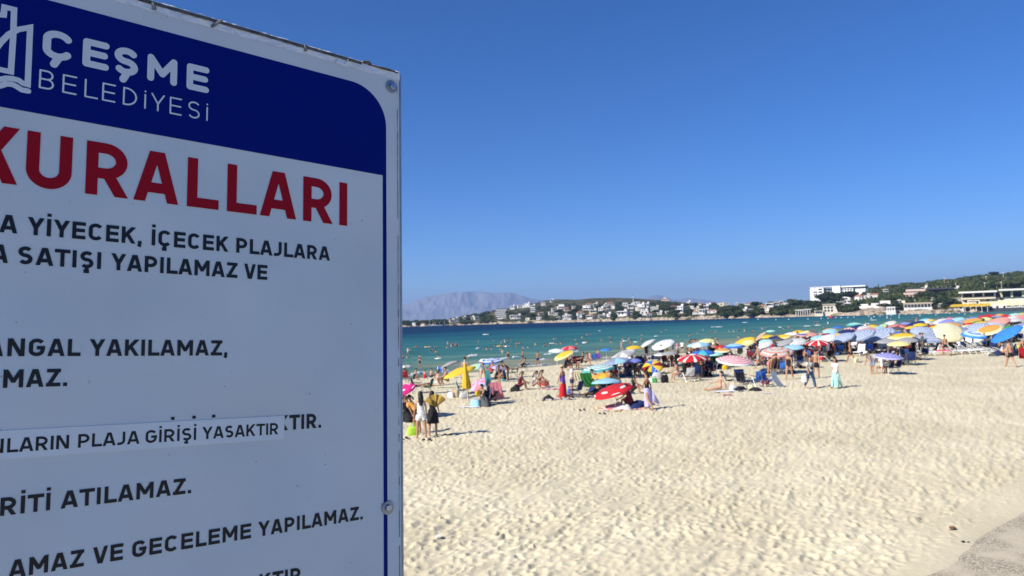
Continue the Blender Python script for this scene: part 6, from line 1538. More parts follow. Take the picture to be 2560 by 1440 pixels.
# near group at the board
g = ground(1054, 1097); t, B = person('woman with very long black hair in white top and white shorts beside the board', g, 'standf', .25, [('vest', 'white'), ('trunks', 'white')], 1, ('black', 'long'), 1.68)
g = ground(1083, 1091); t, B = person('woman in black skirt holding up a golden fan', g, 'armup', -.2, [('vest', 'black')], 1, ('black', 'long'), 1.64)
skirt(B, t, 'black', .17, .25, 1.04, .52)
fp = g + Vector((.16, -.22, 1.10)); f_ = thing('fan', 'large golden brown fan held up by the woman in black', 'fan', fp, -.25)
for i in range(9):
    a0 = R(35 + i * 13); a1 = R(35 + (i + 1) * 13); zz = .02 if i % 2 else -.02
    b = MB(); b.add([(.02 * math.cos(a0), -zz * .2, .02), (.5 * math.cos(a0), zz, .5 * math.sin(a0)), (.5 * math.cos(a1), -zz, .5 * math.sin(a1)), (.5 * math.cos(a0), zz + .006, .5 * math.sin(a0)), (.5 * math.cos(a1), -zz + .006, .5 * math.sin(a1)), (0, .006, .02)], [(0, 1, 2), (5, 4, 3), (1, 3, 4, 2)]); b.obj('fan_leaf', cloth('gold' if i % 3 else 'brown'), f_)
g = ground(1046, 1083); person('woman in orange top bending over behind the long-haired woman', g, 'bend', 1.1, [('shirt', 'orange'), ('trunks', 'black')], 2, ('brown', 'short'), 1.66)
g = ground(1033, 1088); bag('lime green beach bag on the sand by the board', g, 'lime', .42, .32, .24, .2)
# crowd in the shade under the magenta umbrella
for (x, y, lab, po, rz, we, sk_) in [(1018, 1052, 'person in dark clothes sitting under the magenta umbrella, nearer the board', 'sitg', 1.0, [('shirt', 'black'), ('trunks', 'black')], 2), (1037, 1046, 'person in maroon clothes sitting under the magenta umbrella, right side', 'sitgf', 2.0, [('dress', 'maroon')], 1)]:
    person(lab, ground(x, y), po, rz, we, sk_, ('black', 'mid'), 1.65)
g = ground(1022, 1054); cloth_lump('black bag heap under the magenta umbrella', g, 'black', .9, .42); g = ground(1010, 1046); cloth_lump('brown bag under the magenta umbrella beside the board', g, 'brown', .7, .45)
# left middle: around the closed umbrella
def sand_thing(fn, lab, x, y, *a, **k): return fn(lab, ground(x, y), *a, **k)
people = [
    # label, foot px, foot py, pose, facing, wear, skin, hair, height, hat
    ('shirtless man standing behind the closed yellow umbrella', 1164, 962, 'stand', 'away', [('trunks', 'navy')], 0, ('black', 'short'), 1.80, None),
    ('person in rust red camping clothes seated nearest the water by the board', 1014, 955, 'chair', 'away', [('shirt', 'darkred')], 1, ('brown', 'mid'), 1.65, 'cream'),
    ('woman in black sitting on wet sand facing the sea', 1035, 951, 'sitgf', 'awayright', [('swimsuit', 'black')], 1, ('black', 'short'), 1.65, None),
    ('child in red sitting on wet sand facing the sea', 1062, 949, 'sitg', 'away', [('swimsuit', 'red')], 1, ('black', 'short'), 1.25, None),
    ('boy sitting at the water\'s edge left of the blue chair', 1077, 946, 'sitg', 'awayright', [('trunks', 'navy')], 1, ('black', 'short'), 1.4, None),
    ('sunbathing woman in white bikini sitting with legs drawn up', 1092, 964, 'sitgf', 'awayright', [('bikini_top', 'white'), ('bikini_bottom', 'white')], 1, ('brown', 'mid'), 1.66, None),
    ('bare-backed sunbather sitting beside the woman in white bikini', 1120, 961, 'sitg', 'left', [('trunks', 'tan')], 1, ('brown', 'short'), 1.75, None),
    ('tanned sunbather lying beside the pair left of the closed umbrella', 1105, 966, 'lief', 'left', [('trunks', 'brown')], 2, ('black', 'short'), 1.7, None),
    ('child in the water near the shore, waist deep', 1050, 922, 'wade', 'camera', [('swimsuit', 'black')], 1, ('black', 'short'), 1.35, None),
    ('woman in black swimsuit wading, leftmost of three', 1271, 906, 'standf', 'away', [('swimsuit', 'black')], 1, ('brown', 'bun'), 1.55, None),
    ('shirtless man wading between two others', 1307, 906, 'walk', 'right', [('trunks', 'navy')], 2, ('black', 'short'), 1.72, None),
    ('man in dark shorts standing in shallow foam', 1345, 915, 'hips', 'camera', [('trunks', 'navy')], 2, ('black', 'short'), 1.80, None),
    ('woman reclining in low black chair facing the sea', 1304, 929, 'recline', 'left', [('swimsuit', 'black')], 1, ('black', 'short'), 1.68, None),
    ('man in white shirt seated under the pale green umbrella', 1205, 945, 'chair', 'right', [('shirt', 'white')], 1, ('grey', 'short'), 1.7, None),
    ('person in red shirt seated under the lilac umbrella', 1229, 946, 'chair', 'camleft', [('shirt', 'red')], 1, ('black', 'short'), 1.65, None),
    ('person in white cap leaning over under the pale green umbrella', 1208, 952, 'bendm', 'camera', [('shirt', 'paleslate')], 0, ('grey', 'short'), 1.65, 'white'),
    ('child in dark top seated right of the red shirt', 1255, 945, 'sitg', 'left', [('shirt', 'navy')], 2, ('black', 'short'), 1.4, None),
    ('woman in black standing under the right side of the lilac umbrella', 1272, 950, 'bend', 'left', [('swimsuit', 'black')], 2, ('black', 'mid'), 1.62, None),
    ('seated woman in maroon dress resting left of the sunbathing pair', 1298, 975, 'sitgf', 'right', [('dress', 'maroon'), ('shirt', 'maroon')], 2, ('brown', 'mid'), 1.72, None),
    ('woman in white top with long black hair sitting on the sand', 1334, 972, 'sitgf', 'right', [('vest', 'white'), ('bikini_bottom', 'pink')], 1, ('black', 'long'), 1.68, None),
    ('dark-haired woman in red and navy sitting right of the white top', 1348, 969, 'sitgf', 'right', [('swimsuit', 'maroon')], 1, ('black', 'long'), 1.68, None),
    ('person lying on a towel beside the woman in the red wrap', 1392, 996, 'lieb', 'left', [('swimsuit', 'white')], 0, ('black', 'short'), 1.65, None),
    ('woman in straw hat, purple swimsuit and red wrap', 1408, 997, 'standf', 'awayleft', [('swimsuit', 'purple')], 1, ('brown', 'short'), 1.72, 'tan'),
    ('man in grey shirt standing by the navy chair', 1431, 991, 'stand', 'right', [('shirt', 'lightgrey'), ('trunks', 'navy')], 1, ('black', 'short'), 1.78, None),
    ('dark figure bending under the blue-rimmed umbrella', 1505, 984, 'bend', 'left', [('dress', 'brown')], 2, ('black', 'mid'), 1.6, None),
    ('person in black seated behind the red lettered umbrella', 1581, 985, 'sitgf', 'right', [('dress', 'black')], 2, ('black', 'long'), 1.68, None),
    ('dark-haired woman in maroon sitting under the red lettered umbrella', 1578, 1021, 'sitgf', 'awayleft', [('dress', 'maroon')], 2, ('black', 'mid'), 1.72, None),
    ('woman in plum lying on a pink towel under the red umbrella', 1538, 1019, 'lieb', 'left', [('dress', 'maroon')], 1, ('black', 'mid'), 1.6, None),
    ('woman with dark top and wind-blown lilac wrap walking away', 1620, 1025, 'walkf', 'awayleft', [('swimsuit', 'black')], 1, ('black', 'mid'), 1.72, None),
    ('child in pink at the water near the small blue umbrella', 1475, 904, 'child', 'awayright', [('swimsuit', 'pink')], 0, ('black', 'short'), 1.25, None),
    ('pale child standing by the purple chair', 1496, 900, 'child', 'away', [('trunks', 'lightgrey')], 0, ('brown', 'short'), 1.35, None),
    ('woman bathing behind the low grey umbrella', 1555, 878, 'stand', 'away', [('swimsuit', 'slate')], 0, ('black', 'short'), 1.6, None),
    ('woman in pink top and white shorts at the shore', 1694, 882, 'standf', 'away', [('vest', 'pink'), ('trunks', 'white')], 0, ('black', 'short'), 1.62, None),
    ('person in white shirt next to the pink top at the shore', 1706, 883, 'stand', 'awayright', [('shirt', 'white'), ('trunks', 'black')], 0, ('black', 'short'), 1.65, None),
    ('boy in dark top left of the pink top at the shore', 1682, 883, 'stand', 'away', [('shirt', 'darkgrey'), ('trunks', 'navy')], 0, ('black', 'short'), 1.5, None),
    ('man in dark red shorts behind the light blue umbrella', 1731, 882, 'walk', 'awayleft', [('trunks', 'darkred')], 1, ('black', 'short'), 1.80, None),
    ('man in white shirt facing the sea right of the pale yellow umbrella', 1784, 878, 'stand', 'away', [('shirt', 'white')], 1, ('black', 'short'), 1.7, None),
    ('shirtless man in grey shorts striding left', 1897, 922, 'walk', 'left', [('trunks', 'grey')], 1, ('black', 'short'), 1.78, None),
    ('woman in black swimsuit walking left of the man with camera', 1974, 949, 'walkf', 'camleft', [('swimsuit', 'black')], 1, ('black', 'short'), 1.72, None),
    ('woman in floral shorts bending by the folded blue chair', 1924, 938, 'bend', 'camright', [('trunks', 'pink'), ('bikini_top', 'lilac')], 1, ('brown', 'mid'), 1.68, None),
    ('man in white shirt and jeans walking with camera and white bag', 2027, 971, 'walk', 'camera', [('shirt', 'lightgrey'), ('trousers', 'denim')], 1, ('black', 'short'), 1.76, None),
    ('shirtless man with long arms behind the man with camera', 2041, 946, 'walkf', 'awayright', [('trunks', 'black')], 1, ('black', 'short'), 1.78, None),
    ('woman in white blouse and mint trousers walking', 2091, 971, 'walkf', 'camleft', [('shirt', 'white'), ('trousers', 'mint')], 1, ('black', 'long'), 1.66, None),
    ('shirtless man in black shorts stepping left of the cream bag', 2128, 907, 'walk', 'awayleft', [('trunks', 'black')], 2, ('black', 'short'), 1.74, None),
    ('bending person in grey patterned dress by the violet umbrella', 2184, 935, 'bendm', 'left', [('dress', 'slate')], 1, ('grey', 'short'), 1.60, 'white'),
    ('person in white shirt seated under the violet umbrella', 2207, 934, 'chair', 'camleft', [('shirt', 'white'), ('trunks', 'tan')], 0, ('grey', 'short'), 1.66, 'white'),
    ('dark-haired person in navy seated under the violet umbrella', 2231, 933, 'chair', 'left', [('shirt', 'navy'), ('trunks', 'navy')], 1, ('black', 'mid'), 1.66, None),
    ('person standing in long black clothes among the loungers', 2308, 882, 'stand', 'left', [('robe', 'darkgrey')], 1, ('black', 'short'), 1.75, None),
    ('shirtless man in black shorts walking towards the loungers', 2364, 890, 'walk', 'away', [('trunks', 'black')], 1, ('black', 'short'), 1.78, None),
    ('girl in white top sitting on the pink lounger', 2346, 884, 'sitgf', 'camright', [('vest', 'white')], 1, ('black', 'mid'), 1.5, None),
    ('stocky shirtless man in black shorts walking away on the open sand', 2527, 918, 'walk', 'away', [('trunks', 'black')], 1, ('black', 'short'), 1.76, None),
    ('man in lime green shorts bending at the right edge', 2549, 892, 'bendm', 'camright', [('trunks', 'lime')], 1, ('black', 'short'), 1.75, None),
    ('shirtless man sitting on a lounger under the bright blue umbrella', 2503, 882, 'sitg', 'left', [('trunks', 'navy')], 2, ('black', 'short'), 1.72, None),
    ('person in white shirt standing under the bright blue umbrella', 2512, 876, 'stand', 'right', [('shirt', 'white'), ('trunks', 'black')], 1, ('black', 'short'), 1.7, 'white'),
    ('bikini woman perched on a white stool left of the towel-covered chair', 1698, 950, 'stool', 'left', [('bikini_top', 'tan'), ('bikini_bottom', 'white')], 1, ('brown', 'bun'), 1.72, None),
    ('woman in dark beanie sitting with legs stretched on a white towel', 1800, 975, 'sitlegs', 'left', [('bikini_top', 'orange'), ('bikini_bottom', 'darkgrey')], 0, ('black', 'bun'), 1.70, None),
    ('man in white shirt sitting low by the big blue seat', 1957, 934, 'chair', 'awayright', [('shirt', 'white')], 1, ('brown', 'short'), 1.7, None),
    ('shirtless man in shorts seen behind the ringed umbrella', 2010, 905, 'sitg', 'right', [('trunks', 'tan')], 2, ('black', 'short'), 1.7, None),
    ('person in hat standing by the grey patterned umbrella', 1666, 905, 'stand', 'away', [('shirt', 'olive'), ('trunks', 'olive')], 1, ('black', 'short'), 1.7, 'darkgrey'),
]
extra = [
    ('person in black sitting low under the rimmed yellow umbrella, left side', 1424, 921, 'sitg', 'camera', [('shirt', 'black')]), ('person in maroon sitting under the rimmed yellow umbrella', 1436, 920, 'chair', 'camright', [('shirt', 'maroon')]),
    ('person in black in a chair right of the rimmed yellow umbrella', 1455, 917, 'chair', 'left', [('shirt', 'black')]), ('dark-skinned bather crouching right of the maroon chair', 1464, 912, 'sitg', 'right', [('trunks', 'black')]), ('person in navy sitting on the slope behind the woman in straw hat', 1413, 926, 'sitg', 'right', [('shirt', 'navy')]),
    ('person with dark clothes stooping by the chair heaped with clothes', 1222, 1012, 'kneel', 'left', [('dress', 'black')]), ('woman in dark dress sitting by the pink towelled chair', 1236, 1008, 'sitgf', 'camleft', [('dress', 'maroon')]), ('person in navy seated near the turquoise toy bag', 1263, 955, 'sitg', 'left', [('shirt', 'navy')]),
    ('person in black seated below the red shirt', 1240, 953, 'sitgf', 'right', [('dress', 'black')]), ('woman in black seen from behind under the ribbed umbrella, left', 1712, 945, 'chairf', 'away', [('shirt', 'black')]), ('long-haired woman from behind in the middle of the ribbed umbrella group', 1732, 947, 'sitgf', 'away', [('dress', 'black')]),
    ('man in black from behind at the right of the ribbed umbrella group', 1753, 946, 'chair', 'away', [('shirt', 'black')]), ('person in navy standing behind the ribbed umbrella group', 1772, 940, 'chair', 'left', [('shirt', 'navy')]), ('person in black seated by the striped teal umbrella', 1540, 944, 'chair', 'right', [('shirt', 'black')]),
    ('white-hatted person seated under the dark slate blue umbrella', 1573, 940, 'chair', 'left', [('shirt', 'darkgrey')]), ('person in black behind the red backed chair', 1590, 938, 'chairf', 'camera', [('dress', 'black')]), ('person in dark dress sitting in shade under the pale blue umbrella', 1524, 986, 'sitgf', 'right', [('dress', 'black')])]
for (lab, x, y, po, fc, we) in extra: people.append((lab, x, y, po, fc, we + ([('trunks', 'black')] if we[0][0] == 'shirt' else []), random.choice((1, 2)), ('black', 'mid' if po.endswith('f') else 'short'), 1.68, 'white' if 'white-hatted' in lab else None))
FAT = {'stocky': 1.14, 'woman in straw': 1.15, 'bending person': 1.15}
for i, (lab, x, y, po, fc, we, sk_, hr, h, hat) in enumerate(people):
    fat = 1
    for k_, v in FAT.items():
        if lab.startswith(k_): fat = v
    g = ground(x, y)
    t, B = person(lab, g, po, face_to(g, fc) + random.uniform(-.25, .25), we, sk_, hr, h, hat, fat=fat)
    if 'lilac wrap' in lab:
        skirt(B, t, 'lilac', .17, .20, 1.00, .16, 'wrap', (.05, 0), 18, .04)
        b = MB(); vs = []
        for ii in range(10):
            for jj in range(8):
                u, v = ii / 9, jj / 7; vs.append((.08 + u * .55 * (.35 + .65 * v), .05 + .10 * math.sin(u * 6 + v * 3) - .15 * u, 1.0 - v * .62 - u * .16 + .05 * math.sin(u * 5)))
        b.add(vs, [(ii * 8 + jj, (ii + 1) * 8 + jj, (ii + 1) * 8 + jj + 1, ii * 8 + jj + 1) for ii in range(9) for jj in range(7)])
        q = b.obj('blown_cloth', fab('lilac'), t, True); q.rotation_euler = (0, 0, -t.rotation_euler.z)
    if lab.startswith('woman in straw'): skirt(B, t, 'red', .19, .24, .80, .12, 'wrap')
    if 'with camera and' in lab:
        b = MB(); b.box(-.07, .15, 1.02, .07, .22, 1.14); b.tube([(0, .2, 1.08), (0, .27, 1.08)], .035, 8); b.obj('camera', plastic('black'), t)
        b = MB(); b.tube([(-.06, .15, 1.12), (-.13, .11, 1.40), (-.06, -.05, 1.50)], .012, 4); b.tube([(.06, .15, 1.12), (.13, .11, 1.40), (.06, -.05, 1.50)], .012, 4); b.obj('camera_strap', cloth('black'), t)
        bag('white shopping bag carried by the man with camera', g + Vector((-.42, -.2, .38)), 'white', .30, .32, .12)
    if 'stepping left' in lab: pass
    if 'mint trousers' in lab: skirt(B, t, 'mint', .15, .165, .88, .08, 'wide_trousers', (0, 0), 18, .03)

# furniture and belongings
chairs = [('navy folding chair side-on, leftmost of the empty cluster', 1826, 969, 'right', 'navy'), ('tall navy folding chair behind the empty cluster', 1852, 963, 'camera', 'navy'), ('black folding chair in the middle of the empty cluster', 1860, 974, 'camera', 'black'),
          ('white-towelled navy folding chair, right of the empty cluster', 1897, 967, 'away', 'blue'), ('blue folding chair toppled at the right of the empty cluster', 1922, 968, 'camright', 'blue'), ('navy folding chair by the man in grey shirt', 1440, 995, 'awayleft', 'navy'),
          ('blue low chair near the open yellow umbrella', 1098, 939, 'camera', 'blue'), ('dark green chair behind the magenta umbrella', 1068, 985, 'left', 'darkgreen'), ('black chair left of the dark green one', 1043, 983, 'right', 'black'), ('rust red chair by the water next to the board', 1014, 956, 'away', 'darkred'),
          ('black low chair of the reclining woman', 1312, 929, 'left', 'black'), ('dark green chair under the lilac umbrella', 1286, 944, 'left', 'darkgreen'), ('purple chair near the small blue umbrella', 1497, 905, 'camera', 'purple'), ('blue chair next to the purple one', 1487, 904, 'camera', 'blue'),
          ('maroon chair under the yellow umbrella near the shore', 1447, 916, 'camera', 'maroon'), ('big blue folding seat of the man in white shirt', 1961, 937, 'away', 'blue'), ('navy chair under the violet umbrella', 2238, 935, 'left', 'navy'), ('white-towelled chair behind the woman on the stool', 1722, 955, 'away', 'white'),
          ('navy chair in the seated group under the ribbed umbrella', 1742, 951, 'away', 'navy'), ('black chair with pink towel by the closed umbrella', 1229, 1012, 'camera', 'black'), ('navy chair heaped with clothes by the closed umbrella', 1213, 1014, 'left', 'navy'), ('red backed chair under the slate blue umbrella', 1569, 938, 'away', 'darkred'),
          ('white plastic-looking chair behind the yellow, blue and red umbrella', 1548, 930, 'awayright', 'white'), ('teal striped chair beside the closed umbrella', 1158, 994, 'right', 'teal')]
for lab, x, y, fc, c in chairs: camp_chair(lab, ground(x, y), face_to(None, fc) + random.uniform(-.3, .3), c)
tw = [('white towel under the woman in beanie', 1822, 979, 'white', 1.7, .8, None), ('pink towel by the red lettered umbrella', 1552, 1024, 'pink', 1.8, .9, 'white'), ('pale towel left of the pink one by the red umbrella', 1525, 1027, 'cream', 1.0, .5, None), ('lilac and white towel right of the long-haired pair', 1376, 973, 'pink', 1.3, .7, 'white'),
      ('white cloth at the foot of the closed umbrella', 1172, 1019, 'white', 1.1, .5, None), ('small pale towel in front of the white one', 1818, 988, 'pink', .5, .3, None), ('white sheet scrap on the open sand', 1917, 984, 'white', .4, .25, None), ('patterned mat under the lying person by the red wrap', 1395, 999, 'lightgrey', 1.8, .6, 'maroon'),
      ('pale mat under the sunbathing group left of the closed umbrella', 1108, 968, 'cream', 2.0, .8, None)]
for lab, x, y, c, w, d, c2 in tw: towel(lab, ground(x, y), c, w, d, random.uniform(-.3, .3), c2)
bags = [('red bag on the lilac towel', 1363, 964, 'red', .5, .26), ('white picnic bag left of the closed umbrella', 1127, 994, 'white', .34, .3), ('tan bag next to the white picnic bag', 1139, 993, 'tan', .45, .4), ('yellow bag by the pink towelled chair', 1195, 990, 'yellow', .3, .45), ('blue and white bag at the foot of the closed umbrella', 1189, 1017, 'skyblue', .5, .35),
        ('grey bag beside the sunshade base', 1160, 996, 'lightgrey', .5, .3), ('green and white bag group beside the dark backpack', 1636, 957, 'green', .35, .3), ('white shopping bag left of the green bag', 1629, 957, 'white', .32, .28), ('pale grey holdall behind the green bag', 1643, 950, 'lightgrey', .6, .5), ('black backpack on open sand by the green bag', 1662, 957, 'black', .45, .5),
        ('cream bag by the man in black shorts', 2141, 907, 'cream', .35, .4), ('red cool bag under the ribbed umbrella', 2056, 900, 'red', .6, .25), ('yellow bag under the pink ringed umbrella', 1812, 924, 'yellow', .4, .35), ('white bag in front of the empty chairs', 1834, 975, 'white', .42, .24), ('cream bag among the empty chairs', 1877, 975, 'cream', .28, .28),
        ('maroon backpack on the right empty chair', 1914, 962, 'maroon', .4, .4), ('blue bag by the navy chair and grey shirt', 1424, 989, 'blue', .25, .35), ('red and blue bag under the loungers', 2277, 892, 'blue', .5, .3), ('red and white bag at the lounger edge', 2266, 890, 'red', .5, .3), ('turquoise toy bag under the lilac umbrella', 1258, 953, 'turquoise', .3, .2)]
for lab, x, y, c, w, h in bags: bag(lab, ground(x, y), c, w, h, w * .55, random.uniform(-.6, .6))
for lab, x, y, c, w, h in [('dark heap of clothes by the closed umbrella', 1212, 1016, 'darkgrey', .8, .42), ('black clothes at the feet of the lying person', 1371, 998, 'black', .7, .25), ('dark heap of bags behind the maroon dress', 1290, 978, 'black', .7, .4), ('black pile under the empty folding chairs', 1850, 977, 'black', .7, .24), ('dark pile under the right empty chair', 1890, 977, 'black', .7, .2),
                           ('black heap behind the woman in the maroon dress under the red umbrella', 1596, 1020, 'navy', .9, .35), ('pale clothes on the pink towel', 1548, 1019, 'white', .45, .28), ('white crumpled clothes right of the pale ones', 1562, 1023, 'lightgrey', .8, .25)]:
    cloth_lump(lab, ground(x, y), c, w, h)
# pink small umbrella with hanging cloths
umbrella('small mauve umbrella tipped low beside the closed yellow one', 1201, 953, 34, 'panels', ['lilac', 'pink'], (-.5, -.5), H=1.35, group=None)
draped('pink and white towel hung over the chair right of the closed umbrella', ground(1240, 1010), 'pink', .75, .25, 1.12, .1)
draped('green windblown cloth stretched between chair and umbrella', ground(1466, 983), 'green', .9, .30, 1.15, .3, sway=.55, name='green_cloth', cat='cloth')
draped('white towel hung on the chair near the green cloth', ground(1443, 984), 'cream', .55, .75, 1.25, .1)
draped('dark teal cloth hanging by the mauve umbrella', ground(1222, 1008), 'teal', .35, .3, 1.7, .2)
draped('red towel dangling at the right edge of the sand', ground(2556, 915), 'red', .45, .5, 1.3, .1, sway=.05)
draped('pale blue towel over the toppled blue chair', ground(1936, 969), 'slate', .4, .05, .9, .2, sway=.45)
# cool box
g = ground(1494, 979); t = thing('cool_box', 'blue, white and red cool box below the blue-rimmed umbrella', 'cool box', g, .15)
b = MB(); b.box(-.26, -.17, 0, .26, .17, .30); b.obj('box_body', plastic('blue'), t); b = MB(); b.box(-.27, -.18, .302, .27, .18, .36); b.obj('lid', plastic('red'), t)
b = MB(); b.box(-.03, -.176, .03, .03, -.171, .28); b.box(-.24, -.176, .13, -.031, -.171, .18); b.box(.031, -.176, .13, .24, -.171, .18); b.obj('white_band', plastic('white'), t)
# toys and tyre-like floats, flip-flops, litter
def flipflops(lab, x, y, c='black'):
    g = ground(x, y); t = thing('flip_flops', lab, 'flip-flops', g, random.uniform(-.5, .5), 'shoes left on the sand')
    for s in (-1, 1):
        b = MB(); n = 12; vs = []
        for z in (.0, .03):
            for i in range(n):
                a = 6.283 * i / n; vs.append((s * .10 + .05 * math.cos(a) * (1 + .15 * math.sin(a)), .14 * math.sin(a) + s * .03, z + .03))
        b.add(vs, [(i, (i + 1) % n, n + (i + 1) % n, n + i) for i in range(n)] + [tuple(n + i for i in range(n))]); so_ = b.obj('sole', cloth(c), t)
        b = MB(); b.tube([(s * .10 - .045, s * .03, .06), (s * .10, .06 + s * .03, .10), (s * .10 + .045, s * .03, .06)], .009, 4); b.obj('strap', cloth(c), so_)
flipflops('dark flip-flops on open sand left of the red umbrella', 1455, 1027); flipflops('black flip-flops in front of the pink towel', 1505, 1036); flipflops('dark flip-flops at the feet of the woman in white shorts', 1066, 1102); flipflops('dark sandals left edge of the sand by the board', 1010, 1098); flipflops('flip-flops behind the cool box', 1472, 976); flipflops('sandals in the shadow of the woman with the fan', 1118, 1090)
g = ground(1090, 1348); t = thing('drink_cup', 'crushed white paper cup lying on the sand near the board', 'cup', g, .4)
b = MB(); b.tube([(0, 0, .035), (.09, 0, .045)], [.032, .042], 10); b.obj('cup_body', plastic('white'), t); b = MB(); b.tube([(.08, 0, .03), (.19, .02, .015)], .006, 5); b.obj('straw', plastic('black'), t)
for (x, y, s, lab, c) in [(2408, 1356, .028, 'dark pebble near the pavement edge, larger of two', 'black'), (2421, 1356, .018, 'dark pebble near the pavement edge, smaller of two', 'black'), (2299, 1297, .022, 'small rusty pebble on open sand left of the withered leaf', 'brown'), (1315, 1327, .035, 'dark stub in the sand above the paper cup', 'grey'), (1500, 1180, .03, 'dark chip on the open sand in the middle', 'darkgrey')]:
    g = ground(x, y); t = thing('pebble', lab, 'pebble', g, 0, 'bits on the sand'); b = MB(); b.blob((0, 0, s * .5), s * 1.2, s, s * .7, 7, 5, .25); b.obj('stone_body', plastic(c), t)
g = ground(2383, 1325); t = thing('dry_leaf', 'curled brown withered leaf on the sand near the pavement', 'leaf', g, .5)
b = MB(); vs = []
for i in range(9):
    u = i / 8 * 3.1; w = .055 * math.sin(i / 8 * math.pi) + .004
    vs += [(.07 * math.cos(u) - w * .3, -w, .05 * math.sin(u) + .01), (.07 * math.cos(u), 0, .05 * math.sin(u) + .025), (.07 * math.cos(u) - w * .3, w, .05 * math.sin(u) + .01)]
b.add(vs, [(i * 3 + k_, (i + 1) * 3 + k_, (i + 1) * 3 + k_ + 1, i * 3 + k_ + 1) for i in range(8) for k_ in range(2)]); b.obj('blade', cloth('brown'), t); b = MB(); b.tube([(-.07, 0, .02), (-.13, .02, .01)], .003, 4); b.obj('stalk', cloth('brown'), t)
mb = MB(); random.seed(5)
for _ in range(420):
    x = random.uniform(1010, 2550); y = random.uniform(1060, 1438); q = at_z(x, y, 1.42)
    if float(pave_dist(q.x, q.y)) > -.1: continue
    s = random.uniform(.004, .012); mb.blob((q.x, q.y, float(sand_z(np.array([q.x]), np.array([q.y]))[0]) + s * .3), s * 1.4, s, s * .6, 5, 3, .2)
stuff(mb.obj('shell_bits', mat('shell', (.78, .76, .70), .5, 0, .4, .1, 9)), 'tiny pale shell fragments strewn over the sand', 'shells')

# loungers: the white heap at the right and rows under the slate umbrellas
lo = [(2262, 889, .9, 38), (2310, 889, 1.0, 20), (2347, 888, 1.2, 16), (2376, 887, 1.35, 46), (2396, 886, 1.2, 40), (2412, 885, 1.3, 44), (2427, 884, 1.2, 40), (2440, 882, 1.3, 48), (2452, 880, 1.2, 42), (2464, 878, 1.3, 44), (2474, 876, 1.25, 50), (2486, 888, 1.4, 30), (2500, 887, 1.3, 20), (2516, 886, 1.3, 20),
      (2150, 888, -.8, 62), (2172, 880, -.6, 48), (2190, 881, -1.0, 40), (2204, 878, -.9, 40), (2222, 876, -1.1, 44), (2240, 876, -1.0, 40), (2400, 872, -.7, 60), (2420, 868, -.7, 62), (2440, 865, -.8, 60), (2455, 864, -.7, 62), (2385, 870, -.9, 55), (2130, 872, -1.0, 55), (2280, 874, -1.0, 35), (2298, 876, 1.0, 35), (2254, 868, -1.1, 35), (2534, 884, 1.3, 62), (2548, 885, 1.2, 62)]
cols_ = {2: 'magenta'}
for i, (x, y, rz, bk) in enumerate(lo):
    lounger('white slatted plastic sun lounger with magenta cushion' if i == 2 else ('white slatted sun lounger with steeply raised back' if bk > 50 else 'white slatted sun lounger in the crowd at the right'), ground(x, y), rz, 'white', bk, cols_.get(i) or ('darkgrey' if i in (15, 17, 19, 21, 23, 26) else None))
g = ground(2279, 893); 
